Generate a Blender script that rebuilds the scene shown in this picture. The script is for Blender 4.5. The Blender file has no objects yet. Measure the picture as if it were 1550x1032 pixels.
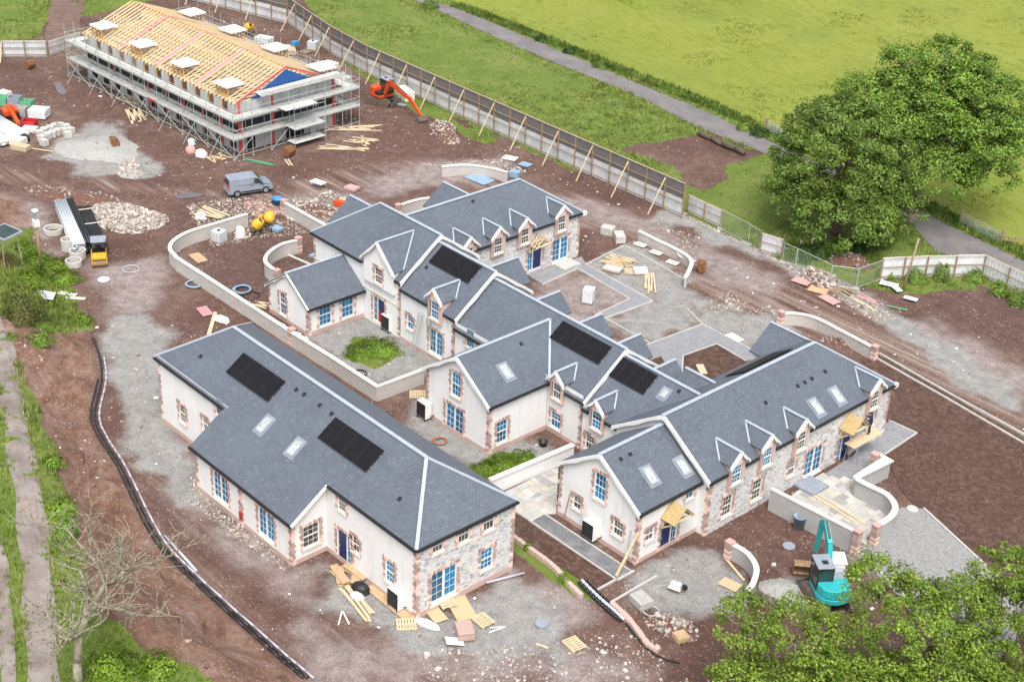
import bpy, math, random
import numpy as np
from mathutils import Vector, Matrix

sc = bpy.context.scene
# ---------------------------------------------------------------- camera
cam_d = bpy.data.cameras.new('camera'); cam_o = bpy.data.objects.new('camera', cam_d)
sc.collection.objects.link(cam_o); sc.camera = cam_o
cam_d.sensor_width = 36.0; cam_d.lens = 54.158; cam_d.clip_start = 1.0; cam_d.clip_end = 6000.0
ROWS = ((0.6722213, 0.7391790, 0.0416281), (0.3814678, -0.2976271, -0.8751574), (-0.6345083, 0.6041792, -0.4820442))
rx, dn, fw = [Vector(r) for r in ROWS]
cam_o.matrix_world = Matrix(((rx.x, -dn.x, -fw.x, 56.813), (rx.y, -dn.y, -fw.y, -47.079), (rx.z, -dn.z, -fw.z, 60.0), (0, 0, 0, 1)))
# ---------------------------------------------------------------- sky, sun, exposure (bright overcast)
SUN_EL, SUN_AZ = math.radians(58), math.radians(128)       # azimuth measured clockwise from +Y
w = bpy.data.worlds.new('World'); sc.world = w; w.use_nodes = True
wn, wl = w.node_tree.nodes, w.node_tree.links
wn.clear()
sky = wn.new('ShaderNodeTexSky'); sky.sky_type = 'NISHITA'; sky.sun_disc = False
sky.sun_elevation = SUN_EL; sky.sun_rotation = SUN_AZ; sky.air_density = 1.0; sky.dust_density = 4.0; sky.ozone_density = 1.0
hs = wn.new('ShaderNodeHueSaturation'); hs.inputs['Saturation'].default_value = 0.35
bg = wn.new('ShaderNodeBackground'); bg.inputs['Strength'].default_value = 0.12
wo = wn.new('ShaderNodeOutputWorld')
wl.new(sky.outputs[0], hs.inputs['Color']); wl.new(hs.outputs[0], bg.inputs['Color']); wl.new(bg.outputs[0], wo.inputs['Surface'])
sd = bpy.data.lights.new('sun', 'SUN'); sd.energy = 1.15; sd.angle = math.radians(26); sd.color = (1.0, 0.975, 0.94)
so = bpy.data.objects.new('sun', sd); sc.collection.objects.link(so)
sdir = Vector((math.sin(SUN_AZ) * math.cos(SUN_EL), math.cos(SUN_AZ) * math.cos(SUN_EL), math.sin(SUN_EL)))
so.rotation_euler = sdir.to_track_quat('Z', 'Y').to_euler(); so.location = (0, 0, 90)
vs = sc.view_settings
vs.view_transform = 'Standard'; vs.look = 'None'; vs.gamma = 1.0; vs.use_curve_mapping = False; vs.exposure = 1.13
sc.render.engine = 'CYCLES'
sc.cycles.max_bounces = 6; sc.cycles.diffuse_bounces = 3; sc.cycles.transparent_max_bounces = 8

# ---------------------------------------------------------------- helpers
COL = sc.collection
rnd = random.Random(7)
ORIG = {}

class MB:
    """collects faces for one mesh (world coordinates unless the parent is a local frame)"""
    def __init__(s): s.v = []; s.f = []; s.uv = []; s.mi = []
    def face(s, pts, uv=None, mi=0):
        n = len(s.v); s.v.extend(tuple(p) for p in pts); s.f.append(tuple(range(n, n + len(pts)))); s.uv.append(uv); s.mi.append(mi)
    def hexa(s, p, mi=0):
        n = len(s.v); s.v.extend(tuple(q) for q in p)
        for q in ((0, 3, 2, 1), (4, 5, 6, 7), (0, 1, 5, 4), (1, 2, 6, 5), (2, 3, 7, 6), (3, 0, 4, 7)):
            s.f.append(tuple(n + i for i in q)); s.uv.append(None); s.mi.append(mi)
    def box(s, x0, x1, y0, y1, z0, z1, mi=0):
        s.hexa([(x0, y0, z0), (x1, y0, z0), (x1, y1, z0), (x0, y1, z0), (x0, y0, z1), (x1, y0, z1), (x1, y1, z1), (x0, y1, z1)], mi)
    def obox(s, c, size, rz=0.0, rx=0.0, ry=0.0, mi=0):
        M = Matrix.Rotation(rz, 3, 'Z') @ Matrix.Rotation(ry, 3, 'Y') @ Matrix.Rotation(rx, 3, 'X'); a, b, d = [k / 2 for k in size]; c = Vector(c)
        s.hexa([c + M @ Vector(q) for q in ((-a, -b, -d), (a, -b, -d), (a, b, -d), (-a, b, -d), (-a, -b, d), (a, -b, d), (a, b, d), (-a, b, d))], mi)
    def beam(s, p0, p1, w, h, up=(0, 0, 1), mi=0):
        p0, p1 = Vector(p0), Vector(p1); d = (p1 - p0)
        if d.length < 1e-6: return
        d.normalize(); up = Vector(up)
        if abs(d.dot(up)) > .99: up = Vector((1, 0, 0))
        x = d.cross(up).normalized() * (w / 2); y = x.cross(d).normalized() * (h / 2)
        s.hexa([p0 - x - y, p0 + x - y, p1 + x - y, p1 - x - y, p0 - x + y, p0 + x + y, p1 + x + y, p1 - x + y], mi)
    def cyl(s, p0, p1, r, n=8, r2=None, caps=True, mi=0):
        p0, p1 = Vector(p0), Vector(p1); r2 = r if r2 is None else r2; d = (p1 - p0)
        if d.length < 1e-6: return
        d.normalize(); a = Vector((0, 0, 1)) if abs(d.z) < .9 else Vector((1, 0, 0))
        x = d.cross(a).normalized(); y = d.cross(x); b = len(s.v)
        for k in range(n):
            t = 2 * math.pi * k / n; o = x * math.cos(t) + y * math.sin(t)
            s.v.append(tuple(p0 + o * r)); s.v.append(tuple(p1 + o * r2))
        for k in range(n):
            j = (k + 1) % n; s.f.append((b + 2 * k, b + 2 * j, b + 2 * j + 1, b + 2 * k + 1)); s.uv.append(None); s.mi.append(mi)
        if caps:
            s.f.append(tuple(b + 2 * k for k in range(n - 1, -1, -1))); s.uv.append(None); s.mi.append(mi)
            s.f.append(tuple(b + 2 * k + 1 for k in range(n))); s.uv.append(None); s.mi.append(mi)
    def tube(s, pts, r, n=6, mi=0):
        for i, (a, b) in enumerate(zip(pts, pts[1:])):
            ra = r if not isinstance(r, (list, tuple)) else r[i]; rb = r if not isinstance(r, (list, tuple)) else r[i + 1]
            s.cyl(a, b, ra, n, rb, mi=mi)
    def prism(s, poly, f0, f1, mi=0):
        """poly: 2D outline; f0/f1 map a 2D point to the two end caps"""
        a = [f0(*p) for p in poly]; b = [f1(*p) for p in poly]; n = len(poly); k = len(s.v)
        s.v.extend(tuple(q) for q in a); s.v.extend(tuple(q) for q in b)
        s.f.append(tuple(range(k + n - 1, k - 1, -1))); s.f.append(tuple(range(k + n, k + 2 * n))); s.uv += [None] * 2; s.mi += [mi] * 2
        for i in range(n):
            j = (i + 1) % n; s.f.append((k + i, k + j, k + n + j, k + n + i)); s.uv.append(None); s.mi.append(mi)
    def slab(s, pts, t=.1, mi=0):
        pts = [Vector(p) for p in pts]
        nrm = Vector((0, 0, 0))
        for i in range(len(pts)): nrm += pts[i].cross(pts[(i + 1) % len(pts)])
        nrm.normalize()
        if nrm.z < 0: pts.reverse(); nrm = -nrm
        e = Vector((0, 0, 1)).cross(nrm)
        e = e.normalized() if e.length > 1e-4 else Vector((1, 0, 0)); f = nrm.cross(e)
        s.face(pts, [(p.dot(e), p.dot(f)) for p in pts], mi)
        lo = [p - Vector((0, 0, t)) for p in pts]
        s.face(lo[::-1], None, mi)
        for i in range(len(pts)):
            j = (i + 1) % len(pts); s.face([pts[i], lo[i], lo[j], pts[j]], None, mi)
    def build(s, name, mat, parent=None, smooth=False, local=False):
        me = bpy.data.meshes.new(name)
        v = s.v
        if parent is not None and not local:
            r = parent
            while r.parent is not None: r = r.parent
            ox, oy, oz = r.location; ca, sa = math.cos(-r.rotation_euler.z), math.sin(-r.rotation_euler.z)
            v = [((x - ox) * ca - (y - oy) * sa, (x - ox) * sa + (y - oy) * ca, z - oz) for x, y, z in v]
        me.from_pydata([tuple(p) for p in v], [], s.f)
        if any(u is not None for u in s.uv):
            L = me.uv_layers.new(name='UVMap'); i = 0; buf = []
            for fc, u in zip(s.f, s.uv):
                for k in range(len(fc)): buf.extend(u[k] if u is not None else (0.0, 0.0))
            L.data.foreach_set('uv', buf)
        mats = mat if isinstance(mat, (list, tuple)) else [mat]
        for m in mats: me.materials.append(m)
        if len(mats) > 1: me.polygons.foreach_set('material_index', s.mi)
        if smooth: me.polygons.foreach_set('use_smooth', [True] * len(s.f))
        me.update()
        o = bpy.data.objects.new(name, me); COL.objects.link(o); o.parent = parent
        return o

def tag(o, label, cat, group=None):
    o['label'] = label; o['category'] = cat
    if group: o['group'] = group
    return o
def thing(name, label, cat, loc=(0, 0, 0), rz=0.0, group=None):
    o = bpy.data.objects.new(name, None); COL.objects.link(o); o.empty_display_size = .3
    o.location = (loc[0], loc[1], loc[2] if len(loc) > 2 else 0.0); o.rotation_euler = (0, 0, rz)
    return tag(o, label, cat, group)
def one(name, mb, mat, label, cat, loc=None, group=None, smooth=False):
    """a thing that is one mesh; its origin goes to loc"""
    if loc is None:
        xs = [p[0] for p in mb.v]; ys = [p[1] for p in mb.v]; zs = [p[2] for p in mb.v]
        loc = ((min(xs) + max(xs)) / 2, (min(ys) + max(ys)) / 2, min(zs))
    if len(loc) == 2: loc = (loc[0], loc[1], 0.0)
    mb.v = [(x - loc[0], y - loc[1], z - loc[2]) for x, y, z in mb.v]
    o = mb.build(name, mat, None, smooth); o.location = loc
    return tag(o, label, cat, group)
def struct(o): o['kind'] = 'structure'; return o
def copy_thing(src, loc, rz, label=None, group=None):
    def rec(o, par):
        c = o.copy(); COL.objects.link(c); c.parent = par
        for ch in KIDS.get(o.name, []): rec(ch, c)
        return c
    KIDS = {}
    for ob in COL.objects:
        if ob.parent is not None: KIDS.setdefault(ob.parent.name, []).append(ob)
    c = rec(src, None); c.location = (loc[0], loc[1], loc[2] if len(loc) > 2 else 0.0); c.rotation_euler = (0, 0, rz)
    if label: c['label'] = label
    if group: c['group'] = group
    return c

# ---------------------------------------------------------------- materials
MATS = {}
def nodes_of(name):
    m = bpy.data.materials.new(name); m.use_nodes = True; nt = m.node_tree
    return m, nt.nodes, nt.links, nt.nodes['Principled BSDF']
def mixrgb(N, L, fac, a, b, mode='MIX'):
    n = N.new('ShaderNodeMix'); n.data_type = 'RGBA'; n.blend_type = mode; n.clamp_factor = True
    for sock, val in ((0, fac), (6, a), (7, b)):
        if hasattr(val, 'is_output'): L.new(val, n.inputs[sock])
        elif sock == 0: n.inputs[0].default_value = val
        else: n.inputs[sock].default_value = (*val[:3], 1.0)
    return n.outputs[2]
def noise(N, L, vec, scale, detail=4.0, rough=.6, out='Fac'):
    n = N.new('ShaderNodeTexNoise'); n.inputs['Scale'].default_value = scale; n.inputs['Detail'].default_value = detail; n.inputs['Roughness'].default_value = rough
    if vec is not None: L.new(vec, n.inputs['Vector'])
    return n.outputs[out]
def ramp(N, L, fac, stops):
    r = N.new('ShaderNodeValToRGB'); e = r.color_ramp.elements
    while len(e) < len(stops): e.new(.5)
    for k, (p, c) in enumerate(stops): e[k].position = p; e[k].color = (c, c, c, 1) if isinstance(c, (int, float)) else (*c, 1)
    L.new(fac, r.inputs[0]); return r.outputs[0]
def bump(N, L, P, h, strength=.4, dist=.03):
    b = N.new('ShaderNodeBump'); b.inputs['Strength'].default_value = strength; b.inputs['Distance'].default_value = dist
    L.new(h, b.inputs['Height']); L.new(b.outputs[0], P.inputs['Normal'])
def coord(N, which='Object'):
    return N.new('ShaderNodeTexCoord').outputs[which]
def wpos(N):
    return N.new('ShaderNodeNewGeometry').outputs['Position']
def mapping(N, L, vec, scale=(1, 1, 1), rz=0.0):
    m = N.new('ShaderNodeMapping'); m.inputs['Scale'].default_value = scale; m.inputs['Rotation'].default_value = (0, 0, rz); L.new(vec, m.inputs['Vector']); return m.outputs[0]
def simple(name, col, rough=.7, metal=0.0, var=.18, scale=3.0, bmp=.15, col2=None, island=False):
    m, N, L, P = nodes_of(name); P.inputs['Roughness'].default_value = rough; P.inputs['Metallic'].default_value = metal
    c2 = col2 or tuple(max(0, k * (1 - 2 * var)) for k in col)
    g = wpos(N); n1 = noise(N, L, g, scale, 5, .65); f = ramp(N, L, n1, [(.3, 0.0), (.7, 1.0)])
    c = mixrgb(N, L, f, c2, col)
    if island:
        ri = N.new('ShaderNodeNewGeometry').outputs['Random Per Island']
        c = mixrgb(N, L, 1.0, c, ramp(N, L, ri, [(0, .5), (.8, 1.05), (1, 1.6)]), 'MULTIPLY')
    L.new(c, P.inputs['Base Color'])
    if bmp: bump(N, L, P, noise(N, L, g, scale * 6, 3, .6), bmp, .02)
    MATS[name] = m; return m

WHITE = simple('white_paint', (.78, .77, .74), .5, var=.06, scale=2, bmp=.05)
CREAM = simple('cream_stone', (.70, .66, .58), .8, var=.08, scale=4)
BLACK = simple('black_gutter', (.018, .018, .02), .4, var=.1)
BLACKP = simple('black_plastic', (.02, .021, .024), .45, var=.2)
LEAD = simple('lead_flashing', (.40, .45, .51), .5, var=.1, scale=3)
CONC = simple('pale_concrete', (.55, .53, .49), .9, var=.14, scale=2.5, bmp=.3)
COPE = simple('wall_coping', (.72, .69, .64), .85, var=.09, scale=1.8, bmp=.2)
BLOCK = simple('concrete_block', (.43, .41, .385), .95, var=.12, scale=3, bmp=.35)
TIMB = simple('fresh_timber', (.76, .60, .39), .75, var=.14, scale=4, island=True)
TIMBO = simple('orange_timber', (.70, .40, .14), .75, var=.15, scale=4, island=True)
TIMBG = simple('weathered_timber', (.40, .29, .19), .85, var=.2, scale=4, island=True)
OSB = simple('chipboard', (.62, .46, .27), .8, var=.14, scale=12)
CARD = simple('cardboard', (.55, .38, .22), .85, var=.15, scale=3)
GALV = simple('galvanised_steel', (.50, .53, .51), .45, .35, var=.1, scale=3)
GALVG = simple('scaffold_tube', (.42, .49, .45), .5, .2, var=.14, scale=3)
BOARDS = simple('scaffold_boards', (.66, .66, .63), .8, var=.13, scale=1.3, island=True)
RUST = simple('rusty_steel', (.26, .11, .045), .85, var=.3, scale=5)
STEELD = simple('dirty_steel', (.20, .16, .13), .7, .2, var=.3, scale=6)
TANB = simple('muddy_bucket', (.38, .24, .13), .8, var=.25, scale=5)
RED = simple('red_paint', (.45, .02, .03), .5, var=.1)
ORANGE = simple('orange_paint', (.68, .085, .015), .42, var=.12, scale=3)
TEAL = simple('teal_paint', (.03, .45, .46), .42, var=.12, scale=3)
YELL = simple('yellow_paint', (.72, .42, .03), .45, var=.12, scale=4)
VANP = simple('grey_metallic_paint', (.34, .38, .45), .25, .3, var=.08, scale=1.5, bmp=0)
GREENP = simple('green_plastic', (.14, .42, .24), .5, var=.12)
BLUEP = simple('blue_plastic', (.05, .25, .5), .45, var=.15, scale=4)
BLUET = simple('blue_sheet', (.30, .45, .60), .5, var=.2, scale=3)
PINKP = simple('pink_boards', (.60, .36, .33), .8, var=.15, scale=2)
GREYP = simple('grey_plastic', (.30, .33, .38), .5, var=.12)
MESHD = simple('dark_mesh_sheet', (.165, .155, .15), .8, var=.12, scale=1.5)
PIPEW = simple('white_pipe', (.62, .66, .70), .4, var=.1, scale=2)
PIPEL = simple('lilac_pipe', (.50, .46, .52), .45, var=.1)
TYRE = simple('tyre_rubber', (.025, .024, .023), .9, var=.2)
SKIN = simple('skin', (.5, .3, .22), .6, var=.05)
NAVY = simple('navy_cloth', (.02, .028, .06), .85, var=.2)
BRICK = simple('brick', (.64, .455, .395), .9, var=.10, scale=9, bmp=.3, island=True)
STONES = simple('loose_stone', (.40, .32, .285), .95, var=.2, scale=2, bmp=.2, island=True)
STONEW = simple('crushed_concrete', (.52, .45, .39), .95, var=.18, scale=3, bmp=.2, island=True)
WRAP = simple('plastic_wrap', (.74, .75, .76), .35, var=.12, scale=5)
SACK = simple('white_sack', (.74, .72, .68), .75, var=.12, scale=5)
BARK = simple('bark', (.16, .12, .085), .95, var=.3, scale=5, bmp=.5)
BARKG = simple('lichen_bark', (.38, .36, .27), .95, var=.3, scale=4, bmp=.4, col2=(.16, .13, .08))
REDT = simple('red_membrane', (.62, .10, .12), .6, var=.12)
PINKM = simple('pink_membrane', (.68, .27, .29), .6, var=.12)
BLUEM = simple('blue_membrane', (.02, .10, .33), .5, var=.15)
BLKM = simple('black_membrane', (.015, .016, .02), .5, var=.2)
SHADEIN = simple('painted_interior_shade', (.03, .028, .025), .9, var=.3)  # near-black colour that paints the shade inside wall openings
DOORB = simple('navy_door', (.012, .03, .12), .35, var=.1, bmp=0)
GUNM = simple('panel_frame', (.05, .05, .055), .4, .4, var=.1)
GREYL = simple('grey_flashing', (.24, .27, .30), .5, var=.1)
PORCHB = simple('porch_boards', (.62, .45, .21), .8, var=.18, scale=5, island=True)
CONCR = simple('grey_cement_render', (.42, .415, .40), .92, var=.1, scale=1.2, bmp=.15)
TERRA = simple('terracotta', (.45, .2, .12), .8, var=.2)

def mk_render():
    m, N, L, P = nodes_of('cream_render'); P.inputs['Roughness'].default_value = .92
    g = wpos(N); a = noise(N, L, g, .5, 6, .65); b = noise(N, L, g, 6, 4, .6)
    c = mixrgb(N, L, ramp(N, L, a, [(.35, 0.0), (.68, 1.0)]), (.70, .695, .68), (.79, .79, .78))
    c = mixrgb(N, L, ramp(N, L, b, [(.35, .14), (.6, 0.0)]), c, (.55, .53, .49))
    st = noise(N, L, mapping(N, L, g, (2.2, 2.2, .25)), 1.0, 5, .7); c = mixrgb(N, L, ramp(N, L, st, [(.55, 0.0), (.75, .5)]), c, (.50, .47, .42))
    L.new(c, P.inputs['Base Color']); bump(N, L, P, noise(N, L, g, 25, 3, .6), .25, .01)
    return m
REND = mk_render()
def mk_stone():
    m, N, L, P = nodes_of('rubble_stone'); P.inputs['Roughness'].default_value = .95
    g = mapping(N, L, wpos(N), (2.6, 2.6, 5.2))
    dn_ = N.new('ShaderNodeVectorMath'); dn_.operation = 'MULTIPLY_ADD'
    nz = noise(N, L, g, 1.2, 2, .5, 'Color'); L.new(nz, dn_.inputs[0]); dn_.inputs[1].default_value = (.35, .35, .35); L.new(g, dn_.inputs[2])
    v1 = N.new('ShaderNodeTexVoronoi'); L.new(dn_.outputs[0], v1.inputs['Vector']); v1.inputs['Scale'].default_value = 1.0
    v2 = N.new('ShaderNodeTexVoronoi'); v2.feature = 'DISTANCE_TO_EDGE'; L.new(dn_.outputs[0], v2.inputs['Vector']); v2.inputs['Scale'].default_value = 1.0
    sep = N.new('ShaderNodeSeparateColor'); L.new(v1.outputs['Color'], sep.inputs[0])
    c = ramp(N, L, sep.outputs[0], [(0, (.27, .275, .295)), (.3, (.48, .48, .495)), (.7, (.62, .61, .60)), (1, (.52, .46, .43))])
    mort = ramp(N, L, v2.outputs['Distance'], [(.03, 1.0), (.10, 0.0)])
    c = mixrgb(N, L, mort, c, (.70, .68, .65))
    L.new(c, P.inputs['Base Color']); bump(N, L, P, ramp(N, L, v2.outputs['Distance'], [(0, 0.0), (.2, 1.0)]), .6, .04)
    return m
STONE = mk_stone()
def mk_slate():
    m, N, L, P = nodes_of('roof_slate'); P.inputs['Roughness'].default_value = .55
    uv = coord(N, 'UV')
    b = N.new('ShaderNodeTexBrick'); b.offset = .5; L.new(uv, b.inputs['Vector'])
    for k, v in (('Scale', 1.0), ('Brick Width', .27), ('Row Height', .19), ('Mortar Size', .014), ('Mortar Smooth', .3), ('Bias', 0.0)): b.inputs[k].default_value = v
    b.inputs['Color1'].default_value = (.092, .107, .133, 1); b.inputs['Color2'].default_value = (.120, .138, .169, 1); b.inputs['Mortar'].default_value = (.055, .062, .075, 1)
    n = noise(N, L, wpos(N), .35, 5, .6)
    c = mixrgb(N, L, ramp(N, L, n, [(.35, 0.0), (.7, .55)]), b.outputs[0], (.122, .14, .171))
    sp = N.new('ShaderNodeTexWhiteNoise'); sp.noise_dimensions = '2D'
    sn = N.new('ShaderNodeVectorMath'); sn.operation = 'SNAP'; sn.inputs[1].default_value = (.27, .19, 1); L.new(uv, sn.inputs[0]); L.new(sn.outputs[0], sp.inputs['Vector'])
    c = mixrgb(N, L, ramp(N, L, sp.outputs['Value'], [(.9, 0.0), (1, .12)]), c, (.30, .34, .40))
    L.new(c, P.inputs['Base Color'])
    bump(N, L, P, b.outputs['Fac'], .7, -.03)
    return m
SLATE = mk_slate()
def mk_glass(name, col, rough=.08, col2=None):
    m, N, L, P = nodes_of(name); P.inputs['Roughness'].default_value = rough; P.inputs['Specular IOR Level'].default_value = .7
    g = wpos(N); n = noise(N, L, g, 3.5, 3, .55)
    L.new(mixrgb(N, L, ramp(N, L, n, [(.38, 0.0), (.62, 1.0)]), col2 or tuple(k * .5 for k in col), col), P.inputs['Base Color'])
    if rough > .1: bump(N, L, P, noise(N, L, g, 5, 3, .6), .3, .02)
    return m
FILM = mk_glass('blue_protective_film', (.006, .22, .42), .25, (.002, .10, .22))
_n, _l = FILM.node_tree.nodes, FILM.node_tree.links; _p = _n['Principled BSDF']; _src = _p.inputs['Base Color'].links[0].from_socket; _oi = _n.new('ShaderNodeObjectInfo')
_l.new(mixrgb(_n, _l, 1.0, _src, ramp(_n, _l, _oi.outputs['Random'], [(0, .55), (.5, 1.0), (1, 1.35)]), 'MULTIPLY'), _p.inputs['Base Color'])
GLASS = mk_glass('window_glass', (.10, .105, .09), .05, (.035, .04, .035))
CABGL = mk_glass('cab_glass', (.03, .06, .055), .05)
SKYGL = mk_glass('rooflight_glass', (.30, .35, .34), .06, (.48, .53, .52))
PVM = mk_glass('solar_cells', (.014, .013, .016), .5, (.010, .010, .012)); PVM.node_tree.nodes['Principled BSDF'].inputs['Specular IOR Level'].default_value = .12
def mk_paver(name, c1, c2, mort, bw=.2, rh=.1):
    m, N, L, P = nodes_of(name); P.inputs['Roughness'].default_value = .9
    b = N.new('ShaderNodeTexBrick'); L.new(wpos(N), b.inputs['Vector'])
    for k, v in (('Scale', 1.0), ('Brick Width', bw), ('Row Height', rh), ('Mortar Size', .008)): b.inputs[k].default_value = v
    b.inputs['Color1'].default_value = (*c1, 1); b.inputs['Color2'].default_value = (*c2, 1); b.inputs['Mortar'].default_value = (*mort, 1)
    n = noise(N, L, wpos(N), 1.1, 5, .7)
    c = mixrgb(N, L, ramp(N, L, n, [(.45, 0.0), (.8, .5)]), b.outputs[0], (.36, .35, .335))
    L.new(c, P.inputs['Base Color']); bump(N, L, P, b.outputs['Fac'], .3, -.01)
    return m
PAVE = mk_paver('grey_block_paving', (.20, .205, .22), (.28, .285, .30), (.17, .17, .17))
PAVED = mk_paver('charcoal_block_paving', (.12, .125, .135), (.20, .20, .21), (.10, .10, .10))
def mk_brickwall():
    m, N, L, P = nodes_of('blockwork_wall'); P.inputs['Roughness'].default_value = .95
    g = wpos(N); cx = N.new('ShaderNodeSeparateXYZ'); L.new(g, cx.inputs[0]); ad = N.new('ShaderNodeMath'); L.new(cx.outputs[0], ad.inputs[0]); L.new(cx.outputs[1], ad.inputs[1])
    cb = N.new('ShaderNodeCombineXYZ'); L.new(ad.outputs[0], cb.inputs[0]); L.new(cx.outputs[2], cb.inputs[1])
    b = N.new('ShaderNodeTexBrick'); L.new(cb.outputs[0], b.inputs['Vector'])
    for k, v in (('Scale', 1.0), ('Brick Width', .45), ('Row Height', .15), ('Mortar Size', .012)): b.inputs[k].default_value = v
    b.inputs['Color1'].default_value = (.40, .37, .34, 1); b.inputs['Color2'].default_value = (.49, .45, .42, 1); b.inputs['Mortar'].default_value = (.55, .53, .5, 1)
    n = noise(N, L, g, 1.5, 4, .6)
    L.new(mixrgb(N, L, ramp(N, L, n, [(.4, 0.0), (.7, .5)]), b.outputs[0], (.52, .49, .46)), P.inputs['Base Color']); bump(N, L, P, b.outputs['Fac'], .4, -.01)
    return m
BWALL = mk_brickwall()
def mk_corr(lo=(.50, .52, .53), hi=(.66, .68, .69)):
    m, N, L, P = nodes_of('corrugated_sheet'); P.inputs['Roughness'].default_value = .55; P.inputs['Metallic'].default_value = .15
    g = wpos(N); n = noise(N, L, mapping(N, L, g, (1, 1, .4)), 1.2, 5, .65)
    c = mixrgb(N, L, ramp(N, L, n, [(.35, 0.0), (.65, 1.0)]), lo, hi)
    r = noise(N, L, g, .7, 4, .7); c = mixrgb(N, L, ramp(N, L, r, [(.62, 0.0), (.78, .5)]), c, (.46, .40, .33))
    L.new(c, P.inputs['Base Color']); return m
CORR = mk_corr(); CORRW = mk_corr((.62, .64, .66), (.76, .77, .78))

# ================================================================ terrain
def poly_sdf(poly, X, Y):
    """signed distance, positive inside"""
    n = len(poly); d = np.full(X.shape, 1e9); ins = np.zeros(X.shape, bool)
    for i in range(n):
        ax, ay = poly[i]; bx, by = poly[(i + 1) % n]
        ex, ey = bx - ax, by - ay; t = np.clip(((X - ax) * ex + (Y - ay) * ey) / (ex * ex + ey * ey + 1e-12), 0, 1)
        d = np.minimum(d, np.hypot(X - ax - t * ex, Y - ay - t * ey))
        c = ((ay > Y) != (by > Y)) & (X < (bx - ax) * (Y - ay) / (by - ay + 1e-12) + ax); ins ^= c
    return np.where(ins, d, -d)
def sstep(a, b, x):
    t = np.clip((x - a) / (b - a), 0, 1); return t * t * (3 - 2 * t)
RS = np.random.RandomState(11)
_perm = RS.rand(64, 64)
def vnoise(X, Y, s):
    x = X / s; y = Y / s; xi = np.floor(x).astype(int); yi = np.floor(y).astype(int); fx = x - xi; fy = y - yi
    fx = fx * fx * (3 - 2 * fx); fy = fy * fy * (3 - 2 * fy); p = _perm
    a = p[xi % 64, yi % 64]; b = p[(xi + 1) % 64, yi % 64]; c = p[xi % 64, (yi + 1) % 64]; d = p[(xi + 1) % 64, (yi + 1) % 64]
    return (a * (1 - fx) + b * fx) * (1 - fy) + (c * (1 - fx) + d * fx) * fy
def fbm(X, Y, s, o=4):
    r = 0; a = .5
    for k in range(o): r = r + a * vnoise(X + 17.3 * k, Y - 9.1 * k, s); s *= .5; a *= .5
    return r / (1 - .5 ** o)

TOE = [(-77.78,1.57),(-75.7,6.41),(-73.81,9.46),(-70.89,10),(-65.14,8.52),(-58.84,6.54),(-53.68,5.86),(-48.69,4.37),(-43.06,1.87),(-40.21,0.87),(-36.98,-0.76),(-32.76,-3.69),(-29.54,-4.79),(-25.75,-5.59),(-17.18,-7.93),(-12.58,-8.33),(-4.45,-8.4),(0.1,-8.36),(6.08,-8.12),(15.74,-7.04)]
BANK = TOE + [(23.31,-23.51),(-1.14,-51.97),(-86.04,-36.3),(-85.6,-16.22)]
FLATS = []      # paved or bedded areas, kept level
def height(X, Y):
    X = np.asarray(X, float); Y = np.asarray(Y, float)
    d = poly_sdf(BANK, X, Y) + (fbm(X, Y, 5.0) - .5) * 1.6
    amp = 1.9 + 1.4 * sstep(-52, -22, X)
    z = amp * sstep(-.2, 6.5, d)
    z = z + np.where(d > 0.3, ((fbm(X, Y, 2.4) - .5) * 1.3 + (np.abs(fbm(X + 80, Y, 3.2) - .5) - .12) * 1.2) * sstep(0.3, 2, d) * (1 - sstep(6.5, 9, d)), 0)
    rough = (fbm(X, Y, 6.0) - .5) * .10 + (fbm(X + 50, Y, 1.3) - .5) * .10
    k = np.ones(X.shape)
    for p in FLATS: k = np.minimum(k, 1 - sstep(-1.0, .2, poly_sdf(p, X, Y)))
    z = z + (rough - .03) * k - .03 * (1 - k)
    return z
def hz(x, y): return float(height(np.array([x]), np.array([y]))[0])

PATHS = {
 'path_n': [(-30.23,37.26),(-29.89,43.6),(-28.44,42.84),(-19.89,42.32),(-20.24,36.89),(-21.17,36.65),(-21.41,41.05),(-28.37,41.61),(-28,37)],
 'path_s': [(-14.91,35.99),(-14.45,42.54),(-7.51,42.45),(-8.12,40.63),(-11.46,40.94),(-11.83,37.28),(-8.88,33.79),(-10.39,33.84),(-11.32,35),(-12.88,35.76),(-13.01,34.74),(-14.24,34.9)],
 'path_r': [(4.6,42.21),(6.98,42.37),(7.18,38.03),(7.66,33.97),(7.67,31.36),(6.08,31.47),(5.8,36.01)],
 'path_g': [(-2.95,13.6),(5.1,13.61),(5.1,12.25),(-2.89,12.3)]}
BEDS = {
 'bed_lawn': [(-2.35,48.16),(-1.3,50.38),(13.21,47.85),(21.68,33.84),(19.69,31.84),(13.01,34.05),(10.89,34.97),(8.98,36.56),(7.92,37.56),(7.38,37.99),(6.98,42.37),(4.6,42.21),(2.59,46.07)],
 'bed_n': [(-28,37),(-28.37,41.61),(-21.41,41.05),(-21.17,36.65),(-21.2,34.13),(-27.52,34.14)],
 'bed_s': [(-11.83,37.28),(-11.46,40.94),(-8.12,40.63),(-7.13,37.15),(-8.79,33.91)],
 'bed_small': [(-13.01,34.74),(-12.95,35.84),(-11.9,35.63),(-11.39,34.92),(-12.04,34.09)],
 'bed_f': [(-4.61,12.13),(5.1,12.25),(5.08,10.58),(-2.72,10.3)]}
PATIOS = {'patio_g': [(-6.57,13.52),(-6.45,18.24),(-2.53,14.3),(-2.95,13.6),(-2.89,12.3),(-4.66,12.27)], 'patio_r': [(6.18,28.47),(5.85,32.52),(7.64,33.69),(9.44,33.56),(10.91,33.07),(11.9,32.3),(12.12,31.23),(12.69,27.77),(8.24,28.26)]}
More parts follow.
